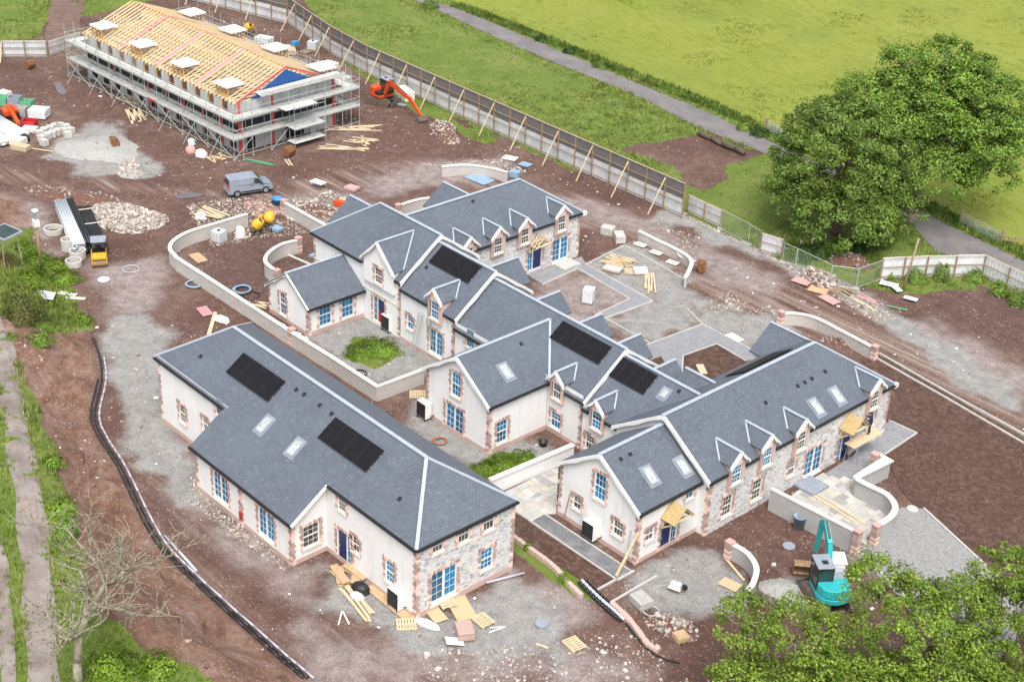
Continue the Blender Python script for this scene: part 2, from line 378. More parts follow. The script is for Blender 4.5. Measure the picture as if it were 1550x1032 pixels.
FLATS = list(PATHS.values()) + list(BEDS.values()) + list(PATIOS.values()) + [[(-30, -3), (.5, -3), (.5, 8), (-30, 8)]]

GRAVEL = [[(-32.46,15.64),(-32.76,21.32),(-22.02,22.72),(-22.98,19.48),(-23.15,15.2)], [(-19.16,16.34),(-10.5,15.61),(-11.02,20.61),(-7.11,19.86),(-8.01,13.4),(-12.12,13.59),(-17.59,13.81)],
 [(-45.5,4.7),(-44.07,8.43),(-35.32,3.77),(-28.57,-0.02),(-21.42,-2.01),(-17.03,-4.01),(-21.3,-4.42),(-29.69,-2.86),(-37.78,0.64)], [(-79.24,17.4),(-85.27,24.72),(-82.62,26.72),(-74.23,25.69),(-68.14,24.66),(-68.61,21.26),(-73.44,17.52)],
 [(-28.42,42.65),(-29.43,50.45),(-20.85,48.63),(-16.09,44.56),(-14.08,43.12),(-14.62,36.54),(-17.22,36.46),(-20.24,36.89),(-19.93,42.36)], [(12.76,27.39),(12.06,33),(13.11,34.3),(19.98,31.86),(21.05,29.4),(20.15,24.18),(14.1,26.3)],
 [(-8.3,-1.24),(-3.54,1.39),(0.5,0.21),(0.42,7.3),(6.29,6.3),(8.71,4.51),(2.61,-1.52),(-4.3,-3.16)], [(5.15,13.55),(5.56,20.14),(7.66,20.64),(10.99,18.66),(12.32,13.64),(9.05,12.14),(6.91,10.54)],
 [(-30.86,55.13),(-17.42,56.36),(-5.17,54.38),(11.26,50.14),(9.11,53.67),(-8.12,58.47),(-18.17,59.19),(-32.59,57.94)], [(11.75,19.06),(11.77,21.02),(13.41,21.1),(14.27,19.54),(13.08,18.08)],
 [(-18,42.1),(-12.07,49.75),(-9.44,47.38),(-8.62,42.97),(-14.49,42.59)]]
GRASS = [[(4.74,71.47),(49.22,80.63),(62.54,22.17),(42.35,8.87),(28.75,28.82)], [(10.25,-7.79),(35.99,23.03),(44.69,6.27),(20.8,-21.66)], [(-119.75,75.12),(-85.98,58.22),(-78.98,57.55),(-62,57.07),(-47.38,57.01),(-30.87,58.41),(-18.38,58.01),(-9.05,59.75),(0.93,68.15),(15.65,79.62),(-187.7,476.08),(-319.88,186.2)],
 [(-79.2,57.24),(-69.95,58.04),(-61.39,56.55),(-54.9,56.95),(-55.31,54.8),(-60.32,54.7),(-71.68,55.64)], [(-28.3,16.07),(-29.85,18.62),(-28.22,20.36),(-26.18,19.81),(-26,16.97)], [(-10.72,13.32),(-10.19,16.28),(-8.73,18.66),(-7.62,14.28),(-9.36,12.75)],
 [(-151.32,39.71),(-143.71,51.24),(-119.36,38.13),(-113.51,32.75),(-117.59,24.28)], [(-133.36,48.92),(-132.51,68.2),(-119.03,53.7),(-118.15,41.82)], [(-2.56,10.12),(-1.07,10.11),(2.71,10.33),(6.25,10.04),(6.13,9.58),(3.13,9.35),(-0.79,9.55)],
 [(-67.93,1.81),(-64.19,7.48),(-54.93,4.88),(-49.94,4.82),(-44.11,2.81),(-44.67,2.08),(-43.28,-1.49),(-44.87,-1.78),(-50.91,-5.98)], [(-36.63,-6.86),(-30.65,-8.11),(-21.43,-11.44),(-14.73,-13.79),(-12.57,-15.23),(-14.4,-15.45),(-22.02,-12.78),(-30.08,-10.16)],
 [(-4.74,-21.42),(-7.44,-19.22),(-8.08,-16.43),(1.47,-13.9),(3.8,-15.43),(-2.25,-22.72)], [(-52.21,-8.39),(-46.7,-3.44),(-36.86,-6.54),(-29.1,-8.92),(-21.37,-11.37),(-14.73,-13.79),(-10.58,-15.72),(-3.87,-19.96),(-4.92,-28.9)]]
BARE = [[(-45.78,65.59),(-44.74,71.12),(-42.24,76.83),(-36.4,76.46),(-35.74,72.46),(-33.92,64.23),(-37.58,65.83)], [(-6.3,62.27),(-4.39,69.2),(0.93,68.15),(11.92,63.92),(16.09,56.22),(0.97,59.82),(-3.92,59.29)]]
SOILZ = [[(-6.3,62.27),(-4.39,69.2),(0.93,68.15),(11.92,63.92),(7.16,57.85),(0.97,59.82),(-3.92,59.29)], [(-72.7,12.27),(-69.01,17.21),(-66.2,17.03),(-66.05,12.16),(-66.82,9.91),(-70.94,10.7)], [(-53.88,18.69),(-50.77,25.14),(-43.39,23.51),(-38.65,15.43),(-45.02,15.07)]]
HAUL = [[(-30.33,-2.23),(-21.02,-4.08),(-6.87,-4.78),(3.73,-2.44),(4.08,-4.68),(-5.02,-8.44),(-15.18,-8.6),(-24.63,-6.02)], [(-56.39,46.91),(-38.56,53.94),(-20.81,53.04),(-6.18,55.78),(10.09,53),(12.61,48.84),(-1.87,49.82),(-18.75,47.15),(-33.62,49.01),(-45.2,47.76),(-51.74,43.09)], [(-84.32,9.06),(-60.98,26.1),(-56.39,46.91),(-50.47,42.05),(-56.68,29.23),(-66.19,19.13),(-80.43,7.28)]]

def axis_vals(lo, hi, step, far):
    c = np.arange(lo, hi + step / 2, step); e = []; x = step
    while x < far: x *= 1.35; e.append(x)
    e = np.cumsum(e); e = e[e < far]
    return np.concatenate([lo - e[::-1], c, hi + e])
us = axis_vals(-136, 38, .42, 3000); vv = axis_vals(-34, 104, .42, 3000)
GX, GY = np.meshgrid(us, vv, indexing='ij'); GZ = height(GX, GY)
far = np.maximum(np.abs(GX + 49) - 87, np.abs(GY - 35) - 69)
GZ = np.where(far > 20, np.minimum(GZ, 3.3), GZ)
def zone(polys, soft, wob, X, Y):
    z = np.zeros(X.shape); wv = (fbm(X + 31, Y + 7, 3.0) - .5) * wob
    for p in polys: z = np.maximum(z, sstep(-soft, soft, poly_sdf(p, X, Y) + wv))
    return z
zg = zone(GRAVEL, 1.2, 4.0, GX, GY); zgr = zone(GRASS, .5, 2.2, GX, GY) * (1 - zone(BARE, .8, 4, GX, GY)); zs = zone(SOILZ, 1.5, 4, GX, GY); zh = zone(HAUL, 1.2, 3, GX, GY)
PALE = [BEDS['bed_n'], [(-28.43,0.17),(-20.25,-2.49),(-8.91,-2.85),(-7.78,-0.59),(-6.36,-4.15),(-10.36,-4.85),(-16.93,-5.08),(-24.38,-3.08)], [(-3.04,-5.55),(2.61,-1.52),(8.08,5.13),(12.6,8.31),(13.78,7.05),(1.21,-8.15)], [(-52.91,37.43),(-50.47,42.05),(-48.68,50.89),(-51.81,54.62),(-55.3,46.01),(-54.85,38.92)], [(-4.6,53.6),(11.58,50.54),(7.16,57.85),(-3.56,58.77)], [(-71.67,9.73),(-69.85,12.15),(-59.34,6.99),(-65.21,8.43)], [(-56.56,29.91),(-53.8,34.91),(-49.2,34.56),(-49.04,29.82)], [(0.08,3.73),(3.56,10.09),(6.68,8.74),(7.23,2.71),(2.95,1.26)], [(-54.42,9.08),(-50.66,14),(-43.91,8.64),(-45.5,4.7)], [(-42.86,50.89),(-29.83,54.02),(-16.13,54.77),(-13.21,50.27),(-30.83,51.47),(-40.13,49.21)]]
WET = [[(-30.48,-2.41),(-21.5,-4.04),(-16.04,-5.14),(-7.14,-4.59),(0.63,-3.92),(0.81,-5.98),(-6.04,-7.75),(-14.95,-7.78),(-23.51,-5.91)], [(-73.4,53.24),(-63.61,52.84),(-55.34,51.35),(-57.99,44.74),(-63.47,38.8),(-65.41,47.08)], [(-97.59,30.65),(-77.98,29.86),(-81.62,28.09),(-92.71,26.41)], [(5.33,26.15),(13.54,25.62),(18.02,19.61),(12.44,18.86),(7.93,20.98),(5.42,22.57)], [(-63.63,20.47),(-60.29,24.92),(-54.61,21.25),(-55.3,16.82)], [(-55.94,43.11),(-48.77,45.7),(-48.61,40.52),(-54.2,38.42)], [(-45.32,12.66),(-39.97,13.72),(-35.91,9.8),(-42.59,8.46)], [(-81.31,13.14),(-81.4,17.45),(-71.52,17.89),(-73.05,13.13)]]
zp = zone(PALE, 1.4, 5, GX, GY); zw = zone(WET, 1.6, 5, GX, GY); db = poly_sdf(BANK, GX, GY); zb = sstep(-.2, .6, db) * (1 - sstep(6.5, 8.0, db))
zgr = np.where((far > 6) & (zgr < .5), np.where(GX < -100, zgr, 1.0), zgr)
nu, nv = GX.shape
me = bpy.data.meshes.new('ground'); V = np.stack([GX, GY, GZ], -1).reshape(-1, 3)
idx = np.arange(nu * nv).reshape(nu, nv); Fq = np.stack([idx[:-1, :-1], idx[1:, :-1], idx[1:, 1:], idx[:-1, 1:]], -1).reshape(-1, 4)
def mesh_np(me, V, F):
    me.vertices.add(len(V)); me.vertices.foreach_set('co', V.astype(np.float32).ravel())
    k = F.shape[1]; me.loops.add(F.size); me.loops.foreach_set('vertex_index', F.astype(np.int32).ravel())
    me.polygons.add(len(F)); me.polygons.foreach_set('loop_start', np.arange(0, F.size, k, dtype=np.int32)); me.polygons.foreach_set('loop_total', np.full(len(F), k, dtype=np.int32))
    me.update(calc_edges=True); me.validate()
mesh_np(me, V, Fq)
me.polygons.foreach_set('use_smooth', [True] * len(Fq))
at = me.attributes.new('zone', 'FLOAT_COLOR', 'POINT')
at.data.foreach_set('color', np.stack([zg, zgr, zs, zh], -1).reshape(-1).astype(np.float32))
at = me.attributes.new('zone2', 'FLOAT_COLOR', 'POINT')
at.data.foreach_set('color', np.stack([zp, zw, zb, zb * 0], -1).reshape(-1).astype(np.float32))
ground = bpy.data.objects.new('ground', me); COL.objects.link(ground); struct(ground)

def mk_ground():
    m, N, L, P = nodes_of('site_ground'); P.inputs['Roughness'].default_value = .95
    g = wpos(N); a = N.new('ShaderNodeAttribute'); a.attribute_name = 'zone'
    sp = N.new('ShaderNodeSeparateColor'); L.new(a.outputs['Color'], sp.inputs[0])
    big = noise(N, L, g, .10, 6, .62); mid = noise(N, L, g, .9, 6, .7); fin = noise(N, L, g, 7, 4, .7)
    mud = ramp(N, L, big, [(.28, (.072, .032, .022)), (.44, (.120, .060, .042)), (.56, (.172, .100, .075)), (.70, (.235, .168, .135))])
    mud = mixrgb(N, L, ramp(N, L, mid, [(.38, .6), (.6, 0.0)]), mud, (.075, .04, .032))
    st = noise(N, L, mapping(N, L, g, (.035, 1.5, 1), .03), 1.0, 4, .6)
    hl = ramp(N, L, st, [(.34, (.088, .044, .032)), (.46, (.158, .092, .070)), (.56, (.225, .155, .124)), (.68, (.33, .27, .235))])
    mud = mixrgb(N, L, a.outputs['Alpha'], mud, hl)
    soil = ramp(N, L, mid, [(.3, (.07, .034, .025)), (.7, (.145, .08, .065))])
    mud = mixrgb(N, L, sp.outputs[2], mud, soil)
    a2 = N.new('ShaderNodeAttribute'); a2.attribute_name = 'zone2'; q2 = N.new('ShaderNodeSeparateColor'); L.new(a2.outputs['Color'], q2.inputs[0])
    mud = mixrgb(N, L, q2.outputs[1], mud, ramp(N, L, mid, [(.3, (.078, .036, .027)), (.55, (.125, .066, .050)), (.8, (.185, .115, .092))]))
    mud = mixrgb(N, L, q2.outputs[0], mud, ramp(N, L, mid, [(.28, (.16, .115, .10)), (.5, (.27, .215, .20)), (.75, (.40, .345, .325))]))
    bk = noise(N, L, mapping(N, L, g, (.5, .5, 2.5)), .9, 6, .72)
    mud = mixrgb(N, L, q2.outputs[2], mud, ramp(N, L, bk, [(.3, (.10, .045, .028)), (.46, (.19, .098, .062)), (.58, (.26, .155, .115)), (.72, (.31, .235, .225))]))
    gr = ramp(N, L, mid, [(.28, (.21, .20, .19)), (.5, (.29, .285, .27)), (.75, (.37, .365, .35))])
    gq = N.new('ShaderNodeMath'); gq.operation = 'MULTIPLY_ADD'; L.new(noise(N, L, g, .6, 8, .72), gq.inputs[0]); gq.inputs[1].default_value = 1.7; gq.inputs[2].default_value = -.85
    gz = N.new('ShaderNodeMath'); L.new(sp.outputs[0], gz.inputs[0]); L.new(gq.outputs[0], gz.inputs[1])
    gf = N.new('ShaderNodeMath'); gf.operation = 'MULTIPLY'; L.new(ramp(N, L, gz.outputs[0], [(.22, 0.0), (.85, .95)]), gf.inputs[0]); gf.inputs[1].default_value = 1.0
    c = mixrgb(N, L, gf.outputs[0], mud, gr)
    v = N.new('ShaderNodeTexVoronoi'); v.inputs['Scale'].default_value = 7.0; L.new(g, v.inputs['Vector'])
    sc_ = N.new('ShaderNodeSeparateColor'); L.new(v.outputs['Color'], sc_.inputs[0])
    sp1 = N.new('ShaderNodeMath'); sp1.operation = 'MULTIPLY'; L.new(ramp(N, L, sc_.outputs[0], [(.78, 0.0), (.84, 1.0)]), sp1.inputs[0]); L.new(ramp(N, L, v.outputs['Distance'], [(.35, .45), (.6, 0.0)]), sp1.inputs[1])
    sp2 = N.new('ShaderNodeMath'); sp2.operation = 'MULTIPLY'; L.new(sp1.outputs[0], sp2.inputs[0]); L.new(ramp(N, L, noise(N, L, g, .25, 4, .6), [(.35, .1), (.65, 1.0)]), sp2.inputs[1])
    c = mixrgb(N, L, sp2.outputs[0], c, (.50, .43, .39))
    v2 = N.new('ShaderNodeTexVoronoi'); v2.inputs['Scale'].default_value = 16.0; L.new(g, v2.inputs['Vector'])
    s2 = N.new('ShaderNodeSeparateColor'); L.new(v2.outputs['Color'], s2.inputs[0])
    c = mixrgb(N, L, .55, c, ramp(N, L, s2.outputs[1], [(0, .6), (.5, 1.0), (1, 1.4)]), 'MULTIPLY')
    gn = noise(N, L, g, .18, 5, .65)
    grs = ramp(N, L, gn, [(.3, (.095, .155, .018)), (.48, (.145, .205, .028)), (.62, (.20, .23, .05)), (.76, (.24, .22, .085))])
    grs = mixrgb(N, L, ramp(N, L, fin, [(.3, .6), (.6, 0.0)]), grs, (.07, .11, .016))
    gm = N.new('ShaderNodeMath'); gm.operation = 'MULTIPLY_ADD'; L.new(mid, gm.inputs[0]); gm.inputs[1].default_value = .7; gm.inputs[2].default_value = -.35
    ga = N.new('ShaderNodeMath'); L.new(sp.outputs[1], ga.inputs[0]); L.new(gm.outputs[0], ga.inputs[1])
    c = mixrgb(N, L, ramp(N, L, ga.outputs[0], [(.42, 0.0), (.58, 1.0)]), c, grs)
    L.new(c, P.inputs['Base Color'])
    sm_ = N.new('ShaderNodeMath'); sm_.operation = 'MULTIPLY'; L.new(st, sm_.inputs[0]); L.new(a.outputs['Alpha'], sm_.inputs[1])
    hb = N.new('ShaderNodeMath'); L.new(mid, hb.inputs[0]); L.new(fin, hb.inputs[1]); hc = N.new('ShaderNodeMath'); hc.operation = 'MULTIPLY_ADD'; L.new(sm_.outputs[0], hc.inputs[0]); hc.inputs[1].default_value = 2.0; L.new(hb.outputs[0], hc.inputs[2]); bump(N, L, P, hc.outputs[0], .9, .16)
    return m
GROUNDM = mk_ground(); ground.data.materials.append(GROUNDM)

def mk_soil():
    m, N, L, P = nodes_of('tilled_topsoil'); P.inputs['Roughness'].default_value = .97
    g = wpos(N); a = noise(N, L, mapping(N, L, g, (1, 1, 1)), 1.6, 5, .7); b = noise(N, L, g, 9, 4, .7)
    dn_ = N.new('ShaderNodeTexNoise'); dn_.inputs['Scale'].default_value = 1.3; dn_.inputs['Distortion'].default_value = 2.2; dn_.inputs['Detail'].default_value = 4; L.new(g, dn_.inputs['Vector'])
    c = ramp(N, L, dn_.outputs[0], [(.34, (.070, .035, .025)), (.5, (.098, .051, .037)), (.62, (.15, .086, .062)), (.8, (.18, .108, .08))])
    c = mixrgb(N, L, ramp(N, L, b, [(.3, .6), (.55, 0.0)]), c, (.05, .025, .018))
    L.new(c, P.inputs['Base Color']); hb = N.new('ShaderNodeMath'); L.new(dn_.outputs[0], hb.inputs[0]); L.new(b, hb.inputs[1]); bump(N, L, P, hb.outputs[0], .8, .15)
    return m
SOILM = mk_soil()
def sheet(name, poly, z, mat, t=.12):
    mb = MB(); mb.prism(poly, lambda x, y: (x, y, z - t), lambda x, y: (x, y, z)); return struct(mb.build(name, mat))
for k, p in BEDS.items():
    if k != 'bed_n': sheet('soil_bed', p, .03, SOILM)
sheet('path', PATHS['path_n'], .055, PAVE); sheet('path', PATHS['path_s'], .055, PAVE); sheet('path', PATHS['path_r'], .055, PAVE); sheet('path', PATHS['path_g'], .055, PAVED)
sheet('path', [(13.06,27.06),(12.43,30.04),(12.05,32.24),(11.93,33.34),(12.95,34.36),(19.94,31.92),(24.31,30.26),(25.21,23.6),(20.15,24.18),(15.28,25.76)], .035, simple('pale_drive_gravel', (.34, .335, .325), .95, var=.24, scale=5, bmp=.6))
# kerb edgings along paths and beds
def kerb(poly, closed, label, zt=.10, wd=.10, mat=CONC):
    mb = MB(); pts = poly + ([poly[0]] if closed else [])
    for a, b in zip(pts, pts[1:]): mb.beam((a[0], a[1], zt / 2 - .03), (b[0], b[1], zt / 2 - .03), wd, zt + .06)
    return one('kerb', mb, mat, label, 'kerb')
kerb(PATHS['path_n'][2:6] + [PATHS['path_n'][5]], False, 'pale edging around the outer corner of the courtyard path by the timber packs')
kerb(PATHS['path_n'][5:9], False, 'pale edging round the stony bed in front of the far stone wing')
kerb(PATHS['path_s'][0:3], False, 'pale edging on the outer side of the lower courtyard path')
kerb(PATHS['path_s'][3:7], False, 'pale edging round the brown bed behind the lower terrace')
kerb(PATHS['path_r'][0:3], False, 'pale edging round the paved corner at the right end of the stone wing')
kerb(PATHS['path_g'][2:4], False, 'pale edging between the charcoal path and the brown planting strip')
kerb(PATHS['path_g'][0:2], False, 'pale edging between the charcoal path and the white gable')
kerb([(-17.12,43.62),(-14.49,42.59)], False, 'short pale kerb by the courtyard gravel')
kerb([(-20.24,36.89),(-14.77,36.7)], False, 'thin kerb behind the terrace between the two courtyard paths', .09, .1, CONC)
kerb([(-28.51,42.74),(-29.18,48.43),(-20.32,47.61)], False, 'pale edging behind the gravel bay with the timber packs')
kerb([(-1.81,49.38),(5.29,48.52),(12.89,47.46),(16.98,46.94)], False, 'long pale kerb between the haul road and the brown lawn', .14, .14)
kerb([(-2.1,50.23),(5.14,49.29),(12.81,48.51),(16.42,47.91)], False, 'second outer kerb line beside the haul road', .14, .14, CONC)
kerb([(6.51,10.36),(6.48,14.53)], False, 'single straight kerb laid in gravel before the white gable', .1, .14)
kerb([(5.08,10.58),(5.09,12.28)], False, 'short end kerb of the brown planting strip', .1, .12)
kerb([(5.19,12.3),(5.19,13.81)], False, 'short kerb at the end of the charcoal path', .1, .12)
kerb([(13.38,26.77),(16.32,25.73),(18.1,25.15)], False, 'kerb along the gravel drive beside the teal excavator', .12, .14)
kerb([(13.01,34.43),(19.94,31.92),(22.41,31.06)], False, 'kerb between the gravel drive and the brown lawn', .12, .14)

# patios of individual slabs
def mk_slab():
    m, N, L, P = nodes_of('sandstone_slab'); P.inputs['Roughness'].default_value = .88
    oi = N.new('ShaderNodeObjectInfo'); g = wpos(N)
    c = ramp(N, L, oi.outputs['Random'], [(0, (.27, .27, .28)), (.25, (.40, .385, .36)), (.5, (.50, .455, .38)), (.75, (.44, .44, .43)), (1, (.56, .52, .46))])
    c = mixrgb(N, L, ramp(N, L, noise(N, L, g, .9, 5, .7), [(.45, 0.0), (.7, .55)]), c, (.30, .27, .23))
    L.new(c, P.inputs['Base Color']); bump(N, L, P, noise(N, L, g, 8, 3, .6), .2, .02); return m
SLABM = mk_slab()
sm = MB(); sm.box(0, 1, 0, 1, -.05, 0); tmp = sm.build('slab', SLABM); SLAB_ME = tmp.data; bpy.data.objects.remove(tmp)
PATN = [(0, 0, 2, 2), (2, 0, 3, 2), (5, 0, 1, 1), (5, 1, 1, 2), (0, 2, 2, 1), (2, 2, 3, 2), (0, 3, 2, 2), (5, 3, 1, 1), (2, 4, 2, 2), (4, 4, 2, 2), (0, 5, 2, 1)]
def patio(poly, label):
    base = MB(); base.prism(poly, lambda x, y: (x, y, -.1), lambda x, y: (x, y, .03)); b = struct(base.build('patio', CONC))
    xs = [p[0] for p in poly]; ys = [p[1] for p in poly]; un = .31
    X0, Y0 = min(xs), min(ys)
    for I in range(int((max(xs) - X0) / (6 * un)) + 1):
        for J in range(int((max(ys) - Y0) / (6 * un)) + 1):
            for a, c, wd, dp in PATN:
                x0 = X0 + (I * 6 + a) * un; y0 = Y0 + (J * 6 + c) * un
                if poly_sdf(poly, np.array([x0 + wd * un / 2]), np.array([y0 + dp * un / 2]))[0] < .12: continue
                o = bpy.data.objects.new('slab', SLAB_ME); COL.objects.link(o); o.parent = b
                o.location = (x0 + .01, y0 + .01, .075 + rnd.uniform(-.006, .006)); o.scale = (wd * un - .02, dp * un - .02, 1)
patio(PATIOS['patio_g'], ''); patio(PATIOS['patio_r'], '')

# public road, field beyond it, farm track on the bank
def mk_asphalt():
    m, N, L, P = nodes_of('old_asphalt'); P.inputs['Roughness'].default_value = .9
    g = wpos(N); a = noise(N, L, g, .35, 6, .7); b = noise(N, L, g, 14, 3, .6)
    c = ramp(N, L, a, [(.3, (.115, .105, .105)), (.5, (.165, .152, .15)), (.66, (.21, .185, .18)), (.8, (.15, .11, .10))])
    c = mixrgb(N, L, .5, c, ramp(N, L, b, [(.3, .7), (.7, 1.25)]), 'MULTIPLY')
    L.new(c, P.inputs['Base Color']); bump(N, L, P, b, .2, .02); return m
ASPH = mk_asphalt()
RL = [(-138.06,83.2),(-117.02,82.24),(-100.25,81.32),(-94.88,80.75),(-83.4,79.64),(-70.82,78.85),(-58.1,78.65),(-44.99,76.71),(-34.29,76.84),(-24.06,76.05),(-16.82,75.01),(-10.52,70.62),(-6.85,71.97),(-2.66,72.97),(7.08,72.88),(38.89,71.8)]
RR = [(-135.92,86.5),(-113.09,83.89),(-99.15,82.93),(-94.07,83.48),(-83.98,83.09),(-69.58,82.32),(-59.18,81.78),(-49.17,81.42),(-37.77,80),(-25.22,78.72),(-16.06,77.57),(-12.48,76.72),(-9.31,76.47),(-4.26,75.59),(5.6,75.62),(38.1,74.29)]
mb = MB()
for i in range(len(RL) - 1): mb.face([(*RL[i], .03), (*RL[i + 1], .03), (*RR[i + 1], .03), (*RR[i], .03)])
struct(mb.build('road', ASPH))
def mk_field():
    m, N, L, P = nodes_of('pasture'); P.inputs['Roughness'].default_value = .95
    g = wpos(N); a = noise(N, L, g, .05, 6, .65); b = noise(N, L, mapping(N, L, g, (.5, 1.2, 1), .5), .9, 5, .7); d = noise(N, L, g, 6, 3, .7)
    c = ramp(N, L, a, [(.3, (.18, .22, .024)), (.5, (.235, .268, .034)), (.7, (.28, .295, .05))])
    c = mixrgb(N, L, ramp(N, L, b, [(.30, .8), (.5, 0.0)]), c, (.12, .165, .016)); c = mixrgb(N, L, ramp(N, L, d, [(.3, .4), (.55, 0.0)]), c, (.06, .10, .01))
    c = mixrgb(N, L, ramp(N, L, noise(N, L, g, .4, 5, .7), [(.6, 0.0), (.8, .5)]), c, (.27, .25, .06))
    L.new(c, P.inputs['Base Color']); hb = N.new('ShaderNodeMath'); L.new(b, hb.inputs[0]); L.new(d, hb.inputs[1]); bump(N, L, P, hb.outputs[0], .8, .2); return m
FIELDM = mk_field()
mb = MB()
RF = [(-94.98,84.25),(-84.42,84.4),(-70.1,83.74),(-59.74,83.38),(-49.73,83.18),(-38.08,81.85),(-25.55,80.29),(-16.22,78.93),(-11.97,77.64),(-8.93,77.45),(-4.34,76.86),(5.07,76.6),(37.62,75.82)]
mb.face([(x, y, .02) for x, y in RF] + [(900, 420, .02), (2500, 2500, .02), (-1200, 2800, .02), (-700, 400, .02)][::1])
struct(mb.build('field', FIELDM))
def mk_track():
    m, N, L, P = nodes_of('farm_track_gravel'); P.inputs['Roughness'].default_value = .95
    g = wpos(N); a = noise(N, L, g, .5, 6, .7); b = noise(N, L, g, 9, 4, .7)
    c = ramp(N, L, a, [(.3, (.15, .115, .095)), (.5, (.23, .19, .168)), (.72, (.31, .28, .26))])
    c = mixrgb(N, L, .6, c, ramp(N, L, b, [(.3, .6), (.7, 1.35)]), 'MULTIPLY'); L.new(c, P.inputs['Base Color']); bump(N, L, P, b, .5, .05); return m
TRACKM = mk_track()
def strip(name, ctr, wd, mat, dz, n=60):
    pts = [Vector((*p, 0)) for p in ctr]; L_ = [0]
    for a, b in zip(pts, pts[1:]): L_.append(L_[-1] + (b - a).length)
    rows = []
    for i in range(n + 1):
        t = L_[-1] * i / n; k = max(j for j in range(len(L_)) if L_[j] <= t + 1e-9); k = min(k, len(pts) - 2)
        f = (t - L_[k]) / (L_[k + 1] - L_[k]); p = pts[k].lerp(pts[k + 1], f); d = (pts[k + 1] - pts[k]).normalized(); q = Vector((-d.y, d.x, 0))
        row = []
        for j in range(7):
            s_ = (j / 6 - .5) * wd * (1 + .12 * math.sin(i * .7)); x, y = p.x + q.x * s_, p.y + q.y * s_; row.append((x, y, hz(x, y) + dz))
        rows.append(row)
    mb = MB()
    for r0, r1 in zip(rows, rows[1:]):
        for j in range(6): mb.face([r0[j], r0[j + 1], r1[j + 1], r1[j]])
    return struct(mb.build(name, mat))
TR1 = [(-51.46,-3.35),(-45.38,-4.64),(-41.57,-5.87),(-33.76,-8.92),(-27.22,-11.62),(-22.25,-13.53),(-14.84,-16.8),(-9.21,-19.42),(-5.55,-21.16),(-0.2,-23.79)]; TR2 = [(-28.15,-15.31),(-20.32,-17.26),(-15.96,-18.38),(-10.4,-20.88),(-6.71,-22.55),(-1.29,-25.1)]
strip('track', TR1, 1.7, TRACKM, .05); strip('track', TR2, .8, TRACKM, .05, 30)
MUDT = simple('mud_track', (.20, .125, .10), .95, var=.25, scale=.8, bmp=.5)
strip('track', [(-110.63,35.99),(-115.88,38.44),(-120.14,40.89),(-125.25,44.55),(-132.54,50.14)], 4.2, MUDT, .06, 24)
# puddles
def puddle(poly):
    mb = MB(); mb.face([(x, y, .05) for x, y in poly]); o = mb.build('puddle', PUD); struct(o); return o
m, N, L, P = nodes_of('puddle_water'); P.inputs['Base Color'].default_value = (.12, .10, .11, 1); P.inputs['Roughness'].default_value = .04; PUD = m
puddle([(-98.25,27.83),(-97.59,28.37),(-94.53,27.47),(-93.76,26.73),(-94.69,26.52),(-96.57,27.19)]); puddle([(-63.22,21.8),(-62.85,23.6),(-61.76,24.53),(-61.54,23.51),(-62.25,21.78)])

# ================================================================ houses
def FV(v0): return lambda s, z, d: (s, v0 - d, z)      # wall facing -Y, s runs along X
def FVB(v0): return lambda s, z, d: (s, v0 + d, z)     # wall facing +Y
def FU(u0): return lambda s, z, d: (u0 + d, s, z)      # wall facing +X, s runs along Y
def FUB(u0): return lambda s, z, d: (u0 - d, s, z)     # wall facing -X
def fbox(mb, F, s0, s1, z0, z1, d0, d1, mi=0):
    mb.hexa([F(s0, z0, d0), F(s1, z0, d0), F(s1, z0, d1), F(s0, z0, d1), F(s0, z1, d0), F(s1, z1, d0), F(s1, z1, d1), F(s0, z1, d1)], mi)
def clip(poly, a, b):
    """keep z <= a + b*s"""
    out = []
    for i in range(len(poly)):
        p, q = poly[i], poly[(i + 1) % len(poly)]; fp = p[1] - a - b * p[0]; fq = q[1] - a - b * q[0]
        if fp <= 1e-9: out.append(p)
        if (fp < -1e-9 and fq > 1e-9) or (fp > 1e-9 and fq < -1e-9):
            t = fp / (fp - fq); out.append((p[0] + (q[0] - p[0]) * t, p[1] + (q[1] - p[1]) * t))
    return out
def wall(root, mat, F, s0, s1, ztop, ops=(), planes=(), z0=-.35, name='wall'):
    mb = MB(); holes = [(o['s'] - o['w'] / 2, o['s'] + o['w'] / 2, o['z'] - o['h'] / 2, o['z'] + o['h'] / 2) for o in ops]
    xs = sorted({s0, s1, *[h[0] for h in holes], *[h[1] for h in holes]}); zs = sorted({z0, ztop, *[h[2] for h in holes], *[h[3] for h in holes]})
    for a, b in zip(xs, xs[1:]):
        for c, d in zip(zs, zs[1:]):
            ms, mz = (a + b) / 2, (c + d) / 2
            if any(h[0] < ms < h[1] and h[2] < mz < h[3] for h in holes): continue
            poly = [(a, c), (b, c), (b, d), (a, d)]
            for pa, pb in planes: poly = clip(poly, pa, pb) if poly else poly
            if len(poly) > 2: mb.face([F(s, z, 0) for s, z in poly])
    for h in holes:
        c = [(h[0], h[2]), (h[1], h[2]), (h[1], h[3]), (h[0], h[3])]
        for i in range(4): mb.face([F(*c[i], 0), F(*c[(i + 1) % 4], 0), F(*c[(i + 1) % 4], -.16), F(*c[i], -.16)])
    o = mb.build(name, mat, root)
    for q in ops: opening(root, F, **q, zmax=ztop)
    return o
def O(kind, sz, w, h, film=True, sur=True, hand=1): return dict(kind=kind, s=sz[0], z=sz[1], w=w, h=h, film=film, sur=sur, hand=hand)
